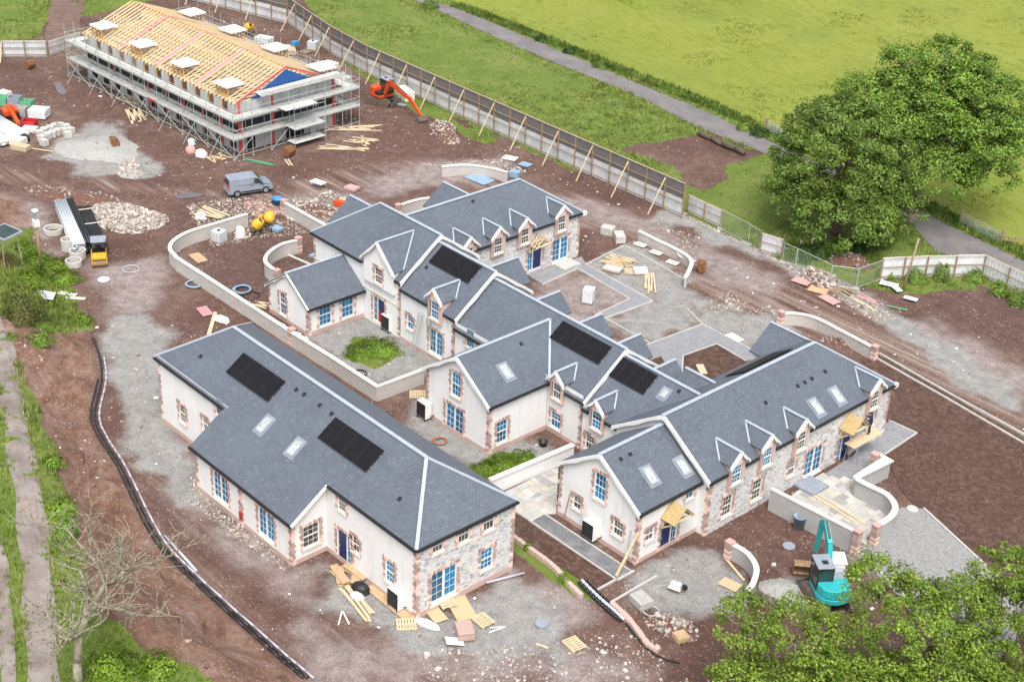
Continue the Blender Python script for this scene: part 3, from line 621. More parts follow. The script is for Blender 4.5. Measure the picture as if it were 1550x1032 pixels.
def opening(root, F, kind, s, z, w, h, film, sur, hand, zmax=99):
    a, b, c, d = s - w / 2, s + w / 2, z - h / 2, z + h / 2; fm = .06; glass = FILM if film else GLASS
    mb = MB()
    fbox(mb, F, a, a + fm, c, d, -.13, -.03); fbox(mb, F, b - fm, b, c, d, -.13, -.03); fbox(mb, F, a + fm, b - fm, d - fm, d, -.13, -.03); fbox(mb, F, a + fm, b - fm, c, c + fm, -.13, -.03)
    panes = []
    def bars(x0, x1, z0, z1, nx, nz):
        for i in range(1, nx): x = x0 + (x1 - x0) * i / nx; fbox(mb, F, x - .010, x + .010, z0, z1, -.097, -.072)
        for i in range(1, nz): q = z0 + (z1 - z0) * i / nz; fbox(mb, F, x0, x1, q - .010, q + .010, -.098, -.073)
    if kind == 'sash':
        m = z; fbox(mb, F, a + fm, b - fm, m - .04, m + .04, -.12, -.05)
        nx = 3 if w > .75 else 2
        bars(a + fm, b - fm, m + .04, d - fm, nx, 2); bars(a + fm, b - fm, c + fm, m - .04, nx, 2 if h > 1.3 else 1)
        panes = [(a + fm, b - fm, m, d - fm), (a + fm, b - fm, c + fm, m)]
    elif kind == 'french':
        fbox(mb, F, s - .08, s + .08, c + fm, d - fm, -.12, -.04)
        for x0, x1 in ((a + fm, s - .08), (s + .08, b - fm)): bars(x0, x1, c + fm + .12, d - fm, 2, 4); panes.append((x0, x1, c + fm + .12, d - fm))
        fbox(mb, F, a + fm, b - fm, c + fm, c + fm + .12, -.12, -.05)
    elif kind == 'door':
        x = a + .36 * w if hand > 0 else b - .36 * w
        fbox(mb, F, x - .05, x + .05, c, d - fm, -.12, -.04)
        sl = (a + fm, x - .05) if hand > 0 else (x + .05, b - fm); dl = (x + .05, b - fm) if hand > 0 else (a + fm, x - .05)
        bars(*sl, c + fm, d - fm, 2, 4); panes.append((*sl, c + fm, d - fm))
    o = mb.build('door' if kind == 'door' else 'window', WHITE, root)
    for p in panes:
        mp = MB(); fbox(mp, F, p[0], p[1], p[2], p[3], -.105, -.09); mp.build('pane', glass, o)
    if kind == 'door':
        ml = MB(); fbox(ml, F, dl[0], dl[1], c + .02, d - fm, -.115, -.075); wdl = dl[1] - dl[0]
        for r0, r1 in ((.08, .42), (.5, .94)):
            for q0, q1 in ((.1, .46), (.54, .9)): fbox(ml, F, dl[0] + wdl * q0, dl[0] + wdl * q1, c + (h * r0), c + (h * r1), -.075, -.062)
        ml.build('door_leaf', DOORB, o)
        mh = MB(); fbox(mh, F, dl[0] + .08, dl[0] + .14, c + 1.0, c + 1.12, -.07, -.02); mh.build('handle', GALV, o)
    else:
        ms = MB(); fbox(ms, F, a - .12, b + .12, c - .16, c - .005, -.03, .10); ms.build('sill', CREAM, o)
    if sur:
        lint = d + .25 < zmax; mr = MB(); ml_ = mr if lint else MB(); k = 0; q = c - (.0 if kind in ('door', 'french') else .16)
        while q < min(d + .02, zmax - .05):
            e = min(q + .22, d + .02, zmax - .03); wd = (.19, .29)[k % 2]
            fbox(mr, F, a - wd, a - .005, q + .004, e, -.02, .035); fbox(ml_, F, b + .005, b + wd, q + .004, e, -.02, .035); q += .22; k += 1
        n = max(3, int((w + .5) / .16)); x0 = a - .25; st = (w + .5) / n
        for i in range(n if lint else 0): fbox(mr, F, x0 + i * st + .004, x0 + (i + 1) * st - .004, d + .024, d + .25, -.02, .035)
        mr.build('brick_surround' if lint else 'brick_jamb', BRICK, o)
        if not lint: ml_.build('brick_jamb', BRICK, o)
def quoin(root, Fa, sa, da, Fb, sb, db, z1, z0=-.2):
    """toothed brick corner; da/db: +1/-1 is the direction along each face away from the corner"""
    mb = MB(); q = z0; k = 0
    while q < z1:
        e = min(q + .22, z1); w1, w2 = ((.30, .19), (.19, .30))[k % 2]
        fbox(mb, Fa, min(sa, sa + da * w1), max(sa, sa + da * w1), q + .004, e, -.02, .03)
        if Fb: fbox(mb, Fb, min(sb, sb + db * w2), max(sb, sb + db * w2), q + .004, e, -.02, .032)
        q += .22; k += 1
    mb.build('quoin', BRICK, root)
def plinth(root, F, s0, s1, skip=(), h=.32):
    mb = MB(); xs = [s0] + [x for o in skip for x in o] + [s1]
    for a, b in zip(xs[::2], xs[1::2]):
        if b - a > .05: fbox(mb, F, a, b, -.3, h, -.02, .024)
    mb.build('plinth', BRICK, root)
def roof(root, axis, a0, a1, c0, c1, ze, zr, hip0=False, hip1=False, ridge=(True, True), strips=True, lo=0.0, hi=0.0):
    cm = (c0 + c1) / 2; hd = abs(c1 - c0) / 2
    M = (lambda a, c, z: (a, c, z)) if axis == 0 else (lambda a, c, z: (c, a, z))
    r0 = a0 + (hd if hip0 else 0); r1 = a1 - (hd if hip1 else 0)
    mb = MB()
    mb.slab([M(a0, c0, ze), M(a1, c0, ze), M(r1, cm, zr), M(r0, cm, zr)], .12); mb.slab([M(a0, c1, ze), M(a1, c1, ze), M(r1, cm, zr), M(r0, cm, zr)], .12)
    if hip0: mb.slab([M(a0, c0, ze), M(a0, c1, ze), M(r0, cm, zr)], .12)
    if hip1: mb.slab([M(a1, c0, ze), M(a1, c1, ze), M(r1, cm, zr)], .12)
    o = mb.build('roof', SLATE, root)
    t = MB(); up = .035
    t.beam(M(r0 - .02 + lo, cm, zr + up), M(r1 + .02 - hi, cm, zr + up), .27, .07); t.build('ridge_tile', LEAD, o)
    for hp, r, a in ((hip0, r0, a0), (hip1, r1, a1)):
        if hp:
            for c in (c0, c1): t = MB(); t.beam(M(r, cm, zr + up - .01), M(a, c, ze + up - .01), .22, .07); t.build('hip_tile', LEAD, o)
    return o
def gutter(root, p0, p1, off):
    mb = MB(); mb.beam((p0[0] + off[0], p0[1] + off[1], p0[2] - .12), (p1[0] + off[0], p1[1] + off[1], p1[2] - .12), .14, .15); mb.build('gutter', BLACK, root)
def barge(root, F, se, ze, sp, zp, d=.30, dp=.30, wave=.10, parent=None):
    """scalloped white bargeboard from eave (se,ze) to peak (sp,zp) on wall frame F, projecting d"""
    n = 14; top = []; bot = []
    for i in range(n + 1):
        t = i / n; s = se + (sp - se) * t; z = ze + (zp - ze) * t; top.append((s, z + .03)); bot.append((s, z - dp + wave * abs(math.sin(t * math.pi * 2)) * (1 if t < .97 else 0)))
    mb = MB()
    for i in range(n): mb.hexa([F(*bot[i], d - .05), F(*bot[i + 1], d - .05), F(*bot[i + 1], d), F(*bot[i], d), F(*top[i], d - .05), F(*top[i + 1], d - .05), F(*top[i + 1], d), F(*top[i], d)])
    # white verge cap seen from above
    for i in range(n): mb.hexa([F(top[i][0], top[i][1] - .02, d - .15), F(top[i + 1][0], top[i + 1][1] - .02, d - .15), F(top[i + 1][0], top[i + 1][1] - .02, d - .051), F(top[i][0], top[i][1] - .02, d - .051), F(top[i][0], top[i][1] + .02, d - .15), F(top[i + 1][0], top[i + 1][1] + .02, d - .15), F(top[i + 1][0], top[i + 1][1] + .02, d - .051), F(top[i][0], top[i][1] + .02, d - .051)])
    mb.build('bargeboard', WHITE, parent or root)
def slope_pt(sl, a, d, up=0.0):
    """sl=(axis,c0,ze,p): point at a along the eave, d in from it, up above the slates (along normal)"""
    ax, c0, ze, p = sl; k = 1 / math.sqrt(1 + p * p)
    if ax == 0: return (a, c0 + d - up * p * k, ze + p * d + up * k)
    return (c0 - d + up * p * k, a, ze + p * d + up * k)
def roof_item(mb, sl, a0, a1, d0, d1, u0, u1):
    mb.hexa([slope_pt(sl, a0, d0, u0), slope_pt(sl, a1, d0, u0), slope_pt(sl, a1, d1, u0), slope_pt(sl, a0, d1, u0), slope_pt(sl, a0, d0, u1), slope_pt(sl, a1, d0, u1), slope_pt(sl, a1, d1, u1), slope_pt(sl, a0, d1, u1)])
def solar(root, sl, a0, a1, d0, d1, nx, ny=1):
    for i in range(nx):
        for j in range(ny):
            x0, x1 = a0 + (a1 - a0) * i / nx + .012, a0 + (a1 - a0) * (i + 1) / nx - .012; y0, y1 = d0 + (d1 - d0) * j / ny + .012, d0 + (d1 - d0) * (j + 1) / ny - .012
            f = MB(); roof_item(f, sl, x0, x1, y0, y1, .10, .14); o = f.build('solar_panel', BLACK, root)
            g = MB(); roof_item(g, sl, x0 + .03, x1 - .03, y0 + .03, y1 - .03, .14, .145); g.build('solar_cells', PVM, o)
    for y in (d0 + (d1 - d0) * .25, d0 + (d1 - d0) * .75):
        r = MB(); roof_item(r, sl, a0 - .06, a1 + .06, y - .02, y + .02, .02, .10); r.build('mounting_rail', GALV, root)
def skylight(root, sl, ad, w=.78, h=1.05):
    a, d = ad; f = MB(); w2, h2 = w / 2, h / 2
    for q in ((a - w2, a - w2 + .09, d - h2, d + h2), (a + w2 - .09, a + w2, d - h2, d + h2), (a - w2 + .09, a + w2 - .09, d - h2, d - h2 + .09), (a - w2 + .09, a + w2 - .09, d + h2 - .09, d + h2)): roof_item(f, sl, *q, 0, .10)
    o = f.build('skylight', GREYP, root); g = MB(); roof_item(g, sl, a - w2 + .09, a + w2 - .09, d - h2 + .09, d + h2 - .09, .04, .06); g.build('pane', SKYGL, o)
    fl = MB(); roof_item(fl, sl, a - w2 - .12, a + w2 + .12, d - h2 - .14, d + h2 + .10, .004, .02); fl.build('flashing', GREYL, o)
def vent(root, sl, ad):
    f = MB(); roof_item(f, sl, ad[0] - .12, ad[0] + .12, ad[1] - .11, ad[1] + .11, 0, .07); f.build('roof_vent', BLACKP, root)
def dormer(root, sl, F, s, wd, zp, win, wallmat=BRICK, over=.34, sur=False):
    """gabled wall-dormer on frame F (its wall plane), centred at s, eave width wd, peak height zp"""
    ax, c0, ze, p = sl; hw = wd / 2; q = .95; zed = zp - hw * q                       # dormer eave height
    def Q(a, d, z): return (a, c0 + d, z) if ax == 0 else (c0 - d, a, z)
    fr = -over; rend = (zp - ze) / p; eend = max(0.05, (zed - ze) / p)
    wm = MB(); hb = hw - .14; zb = win[1] - win[3] / 2 - .3
    ops = [(s - win[2] / 2, s + win[2] / 2, win[1] - win[3] / 2, win[1] + win[3] / 2)]
    pl = [(zp - .1 - q * (-s) - 0, 0)]
    xs = [s - hb, ops[0][0], ops[0][1], s + hb]; zs = [zb, ops[0][2], ops[0][3], zp]
    for i in range(3):
        for j in range(3):
            if i == 1 and j == 1: continue
            poly = [(xs[i], zs[j]), (xs[i + 1], zs[j]), (xs[i + 1], zs[j + 1]), (xs[i], zs[j + 1])]
            poly = clip(poly, zp - .06 + q * s, -q); poly = clip(poly, zp - .06 - q * s, q) if poly else poly
            if len(poly) > 2: wm.face([F(x, z, .24) for x, z in poly])
    for sg in (-1, 1):
        x = s + sg * hb; wm.face([F(x, zb, .24), F(x, zed + .1, .24), Q(x, eend + .6, zed + .1), Q(x, eend + .6, zb)])
    o = wm.build('dormer', wallmat, root)
    rm = MB()
    for sg in (-1, 1): rm.slab([Q(s, fr, zp), Q(s + sg * hw, fr, zed), Q(s + sg * hw, eend, zed), Q(s, rend, zp)], .07)
    rm.build('dormer_roof', SLATE, o)
    t = MB(); t.beam(Q(s, fr, zp + .03), Q(s, rend, zp + .03), .22, .06); t.build('ridge_tile', LEAD, o)
    for sg in (-1, 1):
        t = MB(); t.beam(Q(s, rend, zp + .03), Q(s + sg * hw, eend, zed + .04), .10, .05); t.build('valley_flashing', LEAD, o)
    for sg in (-1, 1):
        n = 8; mb = MB()
        for i in range(n):
            pts = []
            for t_ in (i / n, (i + 1) / n):
                a = s + sg * (hw + .05) * (1 - t_); z = zed - .05 + (zp + .03 - zed + .05) * t_; b_ = z - .20 + .07 * math.sin(t_ * math.pi * 2.2); pts.append((a, z, b_))
            (x0, z0, b0), (x1, z1, b1) = pts
            mb.hexa([Q(x0, fr - .05, b0), Q(x1, fr - .05, b1), Q(x1, fr + .16, b1), Q(x0, fr + .16, b0), Q(x0, fr - .05, z0 + .04), Q(x1, fr - .05, z1 + .04), Q(x1, fr + .16, z1 + .04), Q(x0, fr + .16, z0 + .04)])
        mb.build('bargeboard', WHITE, o)
    opening(root, lambda a, z, d: F(a, z, d + .24), 'sash', win[0], win[1], win[2], win[3], win[4], sur, 1)
def rear_gable(root, axis, a, c_in, c_out, hw, zp, ze):
    """small gabled roof running out from the rear slope (mostly hidden behind the ridge)"""
    M = (lambda x, c, z: (x, c, z)) if axis == 0 else (lambda x, c, z: (c, x, z))
    rm = MB()
    for sg in (-1, 1): rm.slab([M(a, c_in, zp), M(a + sg * hw, c_in, ze), M(a + sg * hw, c_out, ze), M(a, c_out, zp)], .1)
    o = rm.build('rear_gable_roof', SLATE, root)
    t = MB(); t.beam(M(a, c_in, zp + .03), M(a, c_out, zp + .03), .24, .06); t.build('ridge_tile', LEAD, o)
    wm = MB(); q = c_out - (.3 if c_out > c_in else -.3)
    wm.face([M(a - hw + .2, q, -.3), M(a + hw - .2, q, -.3), M(a + hw - .2, q, ze - .1), M(a, q, zp - .1), M(a - hw + .2, q, ze - .1)])
    for sg in (-1, 1): wm.face([M(a + sg * (hw - .2), q, -.3), M(a + sg * (hw - .2), q, ze - .1), M(a + sg * (hw - .2), c_in, ze - .1), M(a + sg * (hw - .2), c_in, -.3)])
    wm.build('wall', REND, root)

# ---- front house: two hips and a catslide over the projecting room
SF = (0, -.12, 5.3, .677)
H = thing('house', 'long cream hipped slate house in front with two black solar arrays and a stone end', 'house', (-14.5, 3.9, 0))
roof(H, 0, -29.2, .2, -.12, 8.02, 5.3, 8.05, True, True)
mb = MB(); mb.slab([(-20.25, -.115, 5.302), (-8.62, -.115, 5.302), (-8.62, -2.92, 3.40), (-20.25, -2.92, 3.40)], .12); mb.build('catslide_roof', SLATE, H)
FW, FE, FS, FR = FV(0), FV(-2.7), FU(-8.95), FU(.08)
wall(H, REND, FW, -29.0, -19.9, 5.2, [O('sash', (-26.02,1.99), .85, 1.5, False), O('sash', (-21.06,4.83), .95, 1.3, False), O('sash', (-22.96,2.57), .8, 1.1, False)])
wall(H, REND, FW, -8.95, .08, 5.2, [O('sash', (-7.28,4.57), .8, 1.35, False), O('door', (-7.05, 1.22), 1.5, 2.35, True, True, -1), O('sash', (-5.87,2.14), .72, 1.15, False), O('sash', (-2.46,2.03), .85, 1.6, True)])
wall(H, REND, FE, -20.0, -8.95, 3.45, [O('french', (-17.01,1.6), 1.75, 2.15), O('french', (-11.74,1.56), 1.75, 2.15)])
wall(H, REND, FS, -2.7, 0.0, 5.25, [O('sash', (-1.19,1.7), 1.25, 1.65, False)], [(5.38, .677)])
wall(H, REND, FUB(-20.0), -2.7, 0, 5.25, (), [(5.38, .677)])
wall(H, STONE, FR, 0, 7.9, 5.2, [O('sash', (1.65,4.73), .85, .95, False), O('sash', (3.71,4.62), .9, 1.15, False), O('sash', (5.73,4.66), .9, 1.3, False), O('french', (2.19,1.6), 2.0, 2.3), O('sash', (5.67,1.87), 1.0, 1.55)])
wall(H, REND, FVB(7.9), -29, .08, 5.2); wall(H, REND, FUB(-29.0), 0, 7.9, 5.2)
quoin(H, FW, .08, -1, FR, 0, 1, 5.15); quoin(H, FR, 7.9, -1, None, 0, 0, 5.15); quoin(H, FW, -29.0, 1, None, 0, 0, 5.15); quoin(H, FE, -8.95, -1, FS, -2.7, 1, 3.4); quoin(H, FE, -20.0, 1, None, 0, 0, 3.4)
quoin(H, FE, -14.6, -1, FE, -14.6, 1, 3.3)
plinth(H, FW, -29, -20); plinth(H, FE, -20, -8.95); plinth(H, FS, -2.7, 0); plinth(H, FW, -8.95, .08); plinth(H, FR, 0, 7.9, (), .4)
gutter(H, (-29.2, -.12, 5.3), (-20.2, -.12, 5.3), (0, -.06)); gutter(H, (-8.6, -.12, 5.3), (.2, -.12, 5.3), (0, -.06)); gutter(H, (.2, -.12, 5.3), (.2, 8.02, 5.3), (.06, 0)); gutter(H, (-20.3, -2.92, 3.4), (-8.6, -2.92, 3.4), (0, -.06))
t = MB(); t.beam((-8.58, -.12, 5.22), (-8.58, -2.95, 3.30), .07, .24); t.build('bargeboard', WHITE, H)
def arr(sl, p, nx, root, ny=1):
    a = [q[0] for q in p]; d = [q[1] for q in p]; a.sort(); d.sort(); solar(root, sl, (a[0] + a[1]) / 2, (a[2] + a[3]) / 2, (d[0] + d[1]) / 2, (d[2] + d[3]) / 2, nx, ny)
arr(SF, [(-22.42,3.15), (-17.68,3.21), (-17.16,1.66), (-22.42,1.65)], 4, H)
arr(SF, [(-11.74,3.2), (-6.73,3.05), (-6.75,1.62), (-11.9,1.67)], 4, H)
skylight(H, SF, (-16.28,0.57)); skylight(H, SF, (-12.8,0.55))
for q in ((-25.52,1.58), (-16.24,3.14), (-15.41,3.17), (-13.69,3.17), (-12.34,3.15), (-3.33,1.56)): vent(H, SF, q)
mb = MB(); fbox(mb, FE, *(lambda p: (p[0] - .13, p[0] + .13, p[1] - .28, p[1] + .28))((-14.58,0.82)), 0, .14); mb.build('meter_box', RED, H)
mb = MB(); fbox(mb, FW, -26.2, -26.0, 2.6, 2.75, 0, .12); mb.build('overflow_pipe', TERRA, H)

# ---- terrace house 1 (hip at far left, gable on the step)
S1 = (0, 21.15, 5.1, .72); FM1 = FV(21.3)
H = thing('house', 'tallest terrace house at the far end with flush front gable and lower annex', 'house', (-33.9, 25, 0))
roof(H, 0, -39.9, -27.85, 21.15, 29.4, 5.1, 8.07, True, False)
wall(H, REND, FM1, -39.7, -28.1, 5.0, [O('door', (-30.84,1.36), 1.5, 2.2, True, True, 1)])
wall(H, REND, FVB(29.2), -39.7, -28.1, 5.0); wall(H, REND, FUB(-39.7), 21.3, 29.2, 5.0)
wall(H, REND, FU(-28.1), 21.3, 29.25, 8.1, (), [(8.0 - .72 * -25.28 * -1 + .72 * 25.28 * 0, 0.0)] if False else [(4.98 - .72 * 21.15, .72), (4.98 + .72 * 29.4, -.72)])
quoin(H, FM1, -28.1, -1, FU(-28.1), 21.3, 1, 4.9); quoin(H, FM1, -39.7, 1, None, 0, 0, 4.9)
gutter(H, (-39.9, 21.15, 5.1), (-32.9, 21.15, 5.1), (0, -.06)); gutter(H, (-28.6, 21.15, 5.1), (-27.85, 21.15, 5.1), (0, -.06))
barge(H, FU(-28.1), 21.1, 5.05, 25.28, 8.07); barge(H, FU(-28.1), 29.45, 5.05, 25.28, 8.07)
dormer(H, S1, FM1, -30.6, 4.1, 7.65, ((-30.62,4.65)[0], (-30.62,4.65)[1], .95, 1.35, False), REND, .34, True)
dq = (-30.84,1.36); mb = MB(); fbox(mb, FM1, dq[0] - .12, dq[0] + .66, dq[1] - 1.05, dq[1] - .1, -.062, -.05); mb.build('red_door_sheet', RED, H)
mb = MB(); fbox(mb, FM1, -39.7, -28.1, 2.75, 2.87, 0, .05); mb.build('string_course', CREAM, H)
rear_gable(H, 1, 25.8, -36.4, -40.6, 2.3, 6.95, 5.2)
rear_gable(H, 0, -21.9, 27, 30.6, 1.6, 6.2, 4.4) if False else None

# ---- single-storey annex in front of it
FA, FAR = FV(15.72), FU(-32.85)
H = thing('annex', 'low single-storey cream annex with small slate gable roof beside the gravel court', 'house', (-35.5, 18.5, 0))
mb = MB()
for c0, c1 in ((-32.6, -35.55), (-38.5, -35.55)): mb.slab([(c0, 15.45, 2.55), (c0, 21.28, 2.55), (c1, 21.28, 4.62), (c1, 15.45, 4.62)], .12)
rf = mb.build('roof', SLATE, H); t = MB(); t.beam((-35.55, 15.45, 4.65), (-35.55, 21.28, 4.65), .24, .07); t.build('ridge_tile', LEAD, rf)
wall(H, REND, FA, -38.3, -32.85, 4.6, [O('sash', (-36.33,1.48), .9, 2.0)], [(2.5 + .70 * 38.5, .70), (2.5 - .70 * 32.6, -.70)])
wall(H, REND, FAR, 15.72, 21.28, 2.5, [O('sash', (17.43,1.41), 1.2, 1.9), O('sash', (19.67,1.43), 1.2, 1.9)])
wall(H, REND, FUB(-38.3), 15.72, 21.28, 2.5)
quoin(H, FA, -32.85, -1, FAR, 15.72, 1, 2.4); quoin(H, FA, -38.3, 1, None, 0, 0, 2.4); plinth(H, FA, -38.3, -32.85); plinth(H, FAR, 15.72, 21.28)
gutter(H, (-32.6, 15.45, 2.55), (-32.6, 21.28, 2.55), (.06, 0))
barge(H, FA, -38.55, 2.5, -35.55, 4.62, .25, .28); barge(H, FA, -32.55, 2.5, -35.55, 4.62, .25, .28)

# ---- terrace houses 2 to 4
def row_house(label, u0, u1, v0, ze, p, vr, zr, ops, wallv):
    H = thing('house', label, 'house', ((u0 + u1) / 2, vr, 0)); c1 = 2 * vr - v0
    roof(H, 0, u0, u1, v0, c1, ze, zr)
    wall(H, REND, FV(wallv), u0, u1 - .22, ze - .05, ops); wall(H, REND, FVB(c1 - .2), u0, u1 - .22, ze - .05)
    wall(H, REND, FU(u1 - .22), wallv, c1 - .2, zr, (), [(ze - .1 - p * v0, p), (ze - .1 + p * c1, -p)])
    quoin(H, FV(wallv), u1 - .22, -1, FU(u1 - .22), wallv, 1, ze - .1); plinth(H, FV(wallv), u0, u1 - .22)
    barge(H, FU(u1 - .22), v0 - .05, ze - .03, vr, zr); barge(H, FU(u1 - .22), c1 + .05, ze - .03, vr, zr)
    return H
S2 = (0, 21.1, 4.62, .72)
H = row_house('terrace house with a black solar array, blue-filmed dormer and two ladders on it', -27.9, -21.15, 21.1, 4.62, .72, 25.12, 7.515,
  [O('sash', (-26.71,2.05), .75, 1.2, True), O('french', (-23.52,1.56), 1.6, 2.15)], 21.2)
dormer(H, S2, FV(21.2), -23.5, 1.9, 6.4, (-23.45, 4.55, .95, 1.5, True))
gutter(H, (-27.9, 21.1, 4.62), (-24.45, 21.1, 4.62), (0, -.06)); gutter(H, (-22.5, 21.1, 4.62), (-21.1, 21.1, 4.62), (0, -.06))
arr(S2, [(-27.39,3.89), (-22.6,3.87), (-22.51,2.45), (-27.22,2.43)], 4, H)
vent(H, S2, (-27.16,2.09)); rear_gable(H, 0, -24.3, 26.5, 30.4, 1.6, 6.0, 4.4)
S3 = (0, 21.0, 4.02, .72)
H = row_house('longest terrace house with solar array above a small plain-glass dormer', -21.2, -7.05, 21.0, 4.02, .72, 25.07, 6.95,
  [O('sash', (-19.49,3.71), .9, 1.5, True), O('sash', (-9.88,1.15), 1.0, 1.3, True)], 21.15)
dormer(H, S3, FV(21.15), -9.75, 1.6, 5.38, (-9.7, 3.75, .85, 1.25, False))
gutter(H, (-21.2, 21.0, 4.02), (-17.9, 21.0, 4.02), (0, -.06)); gutter(H, (-10.95, 21.0, 4.02), (-10.55, 21.0, 4.02), (0, -.06)); gutter(H, (-8.95, 21.0, 4.02), (-7.0, 21.0, 4.02), (0, -.06))
arr(S3, [(-13.14,3.76), (-8.14,3.73), (-8.1,2.39), (-13.25,2.39)], 5, H)
for u_, zz in ((-18.5, 5.55), (-13.9, 5.45), (-9.8, 5.5)): rear_gable(H, 0, u_, 25.8, 29.6, 1.35, zz, zz - 1.3)
S4 = (0, 20.9, 3.64, .72)
H = row_house('last terrace house with solar array and small square rooflight, next to the right wing', -7.1, 1.0, 20.9, 3.64, .72, 24.94, 6.55,
  [O('sash', (-6.27,1.06), .8, 1.2, False)], 21.05)
dormer(H, S4, FV(21.05), -5.6, 1.6, 5.02, (-5.55, 3.35, .95, 1.4, True))
gutter(H, (-7.1, 20.9, 3.64), (-6.4, 20.9, 3.64), (0, -.06)); gutter(H, (-4.8, 20.9, 3.64), (-2.6, 20.9, 3.64), (0, -.06))
arr(S4, [(-7.33,3.93), (-3.6,3.79), (-3.62,2.47), (-7.27,2.38)], 4, H)
skylight(H, S4, (-2.33,3.12), .62, .62); vent(H, S4, (-1.49,3.65)); rear_gable(H, 0, -5.9, 25.4, 29.2, 1.3, 5.2, 4.0)

# ---- gabled wing in the middle, projecting to the front
def gable_wing(label, u0, u1, v0, v1, ze, zr, front, side, vend):
    um = (u0 + u1) / 2; H = thing('gabled_wing', label, 'house', (um, (v0 + v1) / 2, 0)); ov = .16; p = (zr - ze) / ((u1 - u0) / 2 + ov)
    mb = MB()
    for c in (u0 - ov, u1 + ov): mb.slab([(c, v0 - .28, ze), (c, v1, ze), (um, vend, zr), (um, v0 - .28, zr)], .12)
    rf = mb.build('roof', SLATE, H); t = MB(); t.beam((um, v0 - .28, zr + .035), (um, vend, zr + .035), .26, .07); t.build('ridge_tile', LEAD, rf)
    Fg, Fr = FV(v0), FU(u1)
    wall(H, REND, Fg, u0, u1, zr, front, [(ze - .1 - p * (u0 - ov), p), (ze - .1 + p * (u1 + ov), -p)])
    wall(H, REND, Fr, v0, v1, ze - .05, side); wall(H, REND, FUB(u0), v0, v1, ze - .05)
    quoin(H, Fg, u1, -1, Fr, v0, 1, ze - .15); quoin(H, Fg, u0, 1, None, 0, 0, ze - .15); plinth(H, Fg, u0, u1); plinth(H, Fr, v0, v1)
    barge(H, Fg, u0 - ov - .05, ze - .03, um, zr, .32); barge(H, Fg, u1 + ov + .05, ze - .03, um, zr, .32)
    gutter(H, (u1 + ov, v0 - .28, ze), (u1 + ov, v1 - .1, ze), (.06, 0))
    return H, (1, u1 + ov, ze, p)
H, SP = gable_wing('cream gabled wing in the middle with blue french doors under a tall upper window', -17.75, -10.83, 15.5, 21.1, 4.05, 6.52,
  [O('sash', (-14.49,4.06), 1.0, 1.95), O('french', (-14.57,1.06), 1.9, 2.25)], [O('sash', (16.78,1.45), 1.0, 1.85)], 24.4)
t = MB(); t.beam((-14.29, 24.42, 6.56), (-10.67, 21.06, 4.12), .16, .06); t.build('valley_flashing', LEAD, H)
skylight(H, SP, (18.26,1.62)); vent(H, SP, (20.83,2.86))
# ---- gabled wing on the right
H, SG = gable_wing('cream gabled wing with timber porch, two skylights and a white heat pump at its gable', -2.47, 4.75, 14.35, 20.15, 4.1, 6.68,
  [O('sash', (1.16,4.09), 1.0, 2.0), O('sash', (-0.77,1.81), .72, 1.0, False), O('sash', (3.01,1.84), .85, 1.15, False)],
  [O('sash', (15.52,1.86), .75, 1.0, False), O('door', (17.4,0.98), 1.6, 2.2, True, True, -1), O('sash', (19.12,3.54), .75, 1.0)], 20.15)
skylight(H, SG, (16.62,1.57)); skylight(H, SG, (19.38,1.2)); vent(H, SG, (15.34,3.05)); vent(H, SG, (16.22,3.06))
# ---- right wing of stone
SR = (1, 5.62, 4.4, .682); FRW = FU(5.5)
H = thing('stone_wing', 'right stone wing with four dormers, two skylights and brown lawn at its end', 'house', (1.3, 30, 0))
roof(H, 1, 19.85, 40.35, 5.62, -3.2, 4.4, 7.41, False, True)
wall(H, STONE, FRW, 20.15, 40.15, 4.3, [O('sash', (22.28,1.53), .95, 1.65, False), O('sash', (25.36,1.5), .95, 1.65, False), O('sash', (29.05,1.67), .8, 1.2, False), O('french', (31.59,1.23), 1.9, 2.25), O('door', (35.14,0.88), 1.6, 2.25, True, True, 1), O('sash', (38.07,2.26), .9, 1.3, False)])
wall(H, REND, FV(20.15), -3.0, 5.5, 7.3, (), [(4.3 + .682 * 3.2, .682), (4.3 + .682 * 5.62, -.682)]); wall(H, STONE, FVB(40.15), -3.0, 5.5, 4.3); wall(H, STONE, FUB(-3.0), 20.15, 40.15, 4.3)
quoin(H, FRW, 20.15, 1, FV(20.15), 5.5, -1, 4.2); quoin(H, FRW, 40.15, -1, None, 0, 0, 4.2)
barge(H, FV(20.15), 5.68, 4.37, 1.21, 7.41, .32); barge(H, FV(20.15), -3.26, 4.37, 1.21, 7.41, .32)
mb = MB(); mb.box(5.45, 5.75, 40.2, 40.62, 4.1, 4.42); mb.build('eave_box', WHITE, H)
for s_, z_, fl in ((22.6, 5.78, True), (25.75, 5.85, True), (29.45, 5.65, False), (37.85, 5.78, False)): dormer(H, SR, FRW, s_, 1.75, z_, (s_, z_ - 1.75, .9, 1.4, fl))
for a_, b_ in ((19.85, 21.7), (23.5, 24.85), (26.65, 28.55), (30.35, 36.95), (38.75, 40.35)): gutter(H, (5.62, a_, 4.4), (5.62, b_, 4.4), (.06, 0))
skylight(H, SR, (32.16,0.95)); skylight(H, SR, (34.57,0.99))
for q in ((31.85,2.55), (32.64,2.55), (33.45,2.56), (34.99,2.57), (28.32,2.51)): vent(H, SR, q)
SRB = (1, -3.2, 4.4, -.682)
def rear_pv(root):
    for i in range(4):
        v0 = 29.6 + i * 1.35; f = MB()
        f.hexa([(-1.6, v0, 5.58), (-1.6, v0 + 1.3, 5.58), (.1, v0 + 1.3, 6.74), (.1, v0, 6.74), (-1.62, v0, 5.62), (-1.62, v0 + 1.3, 5.62), (.08, v0 + 1.3, 6.78), (.08, v0, 6.78)]); f.build('solar_panel', PVM, root)
rear_pv(H)
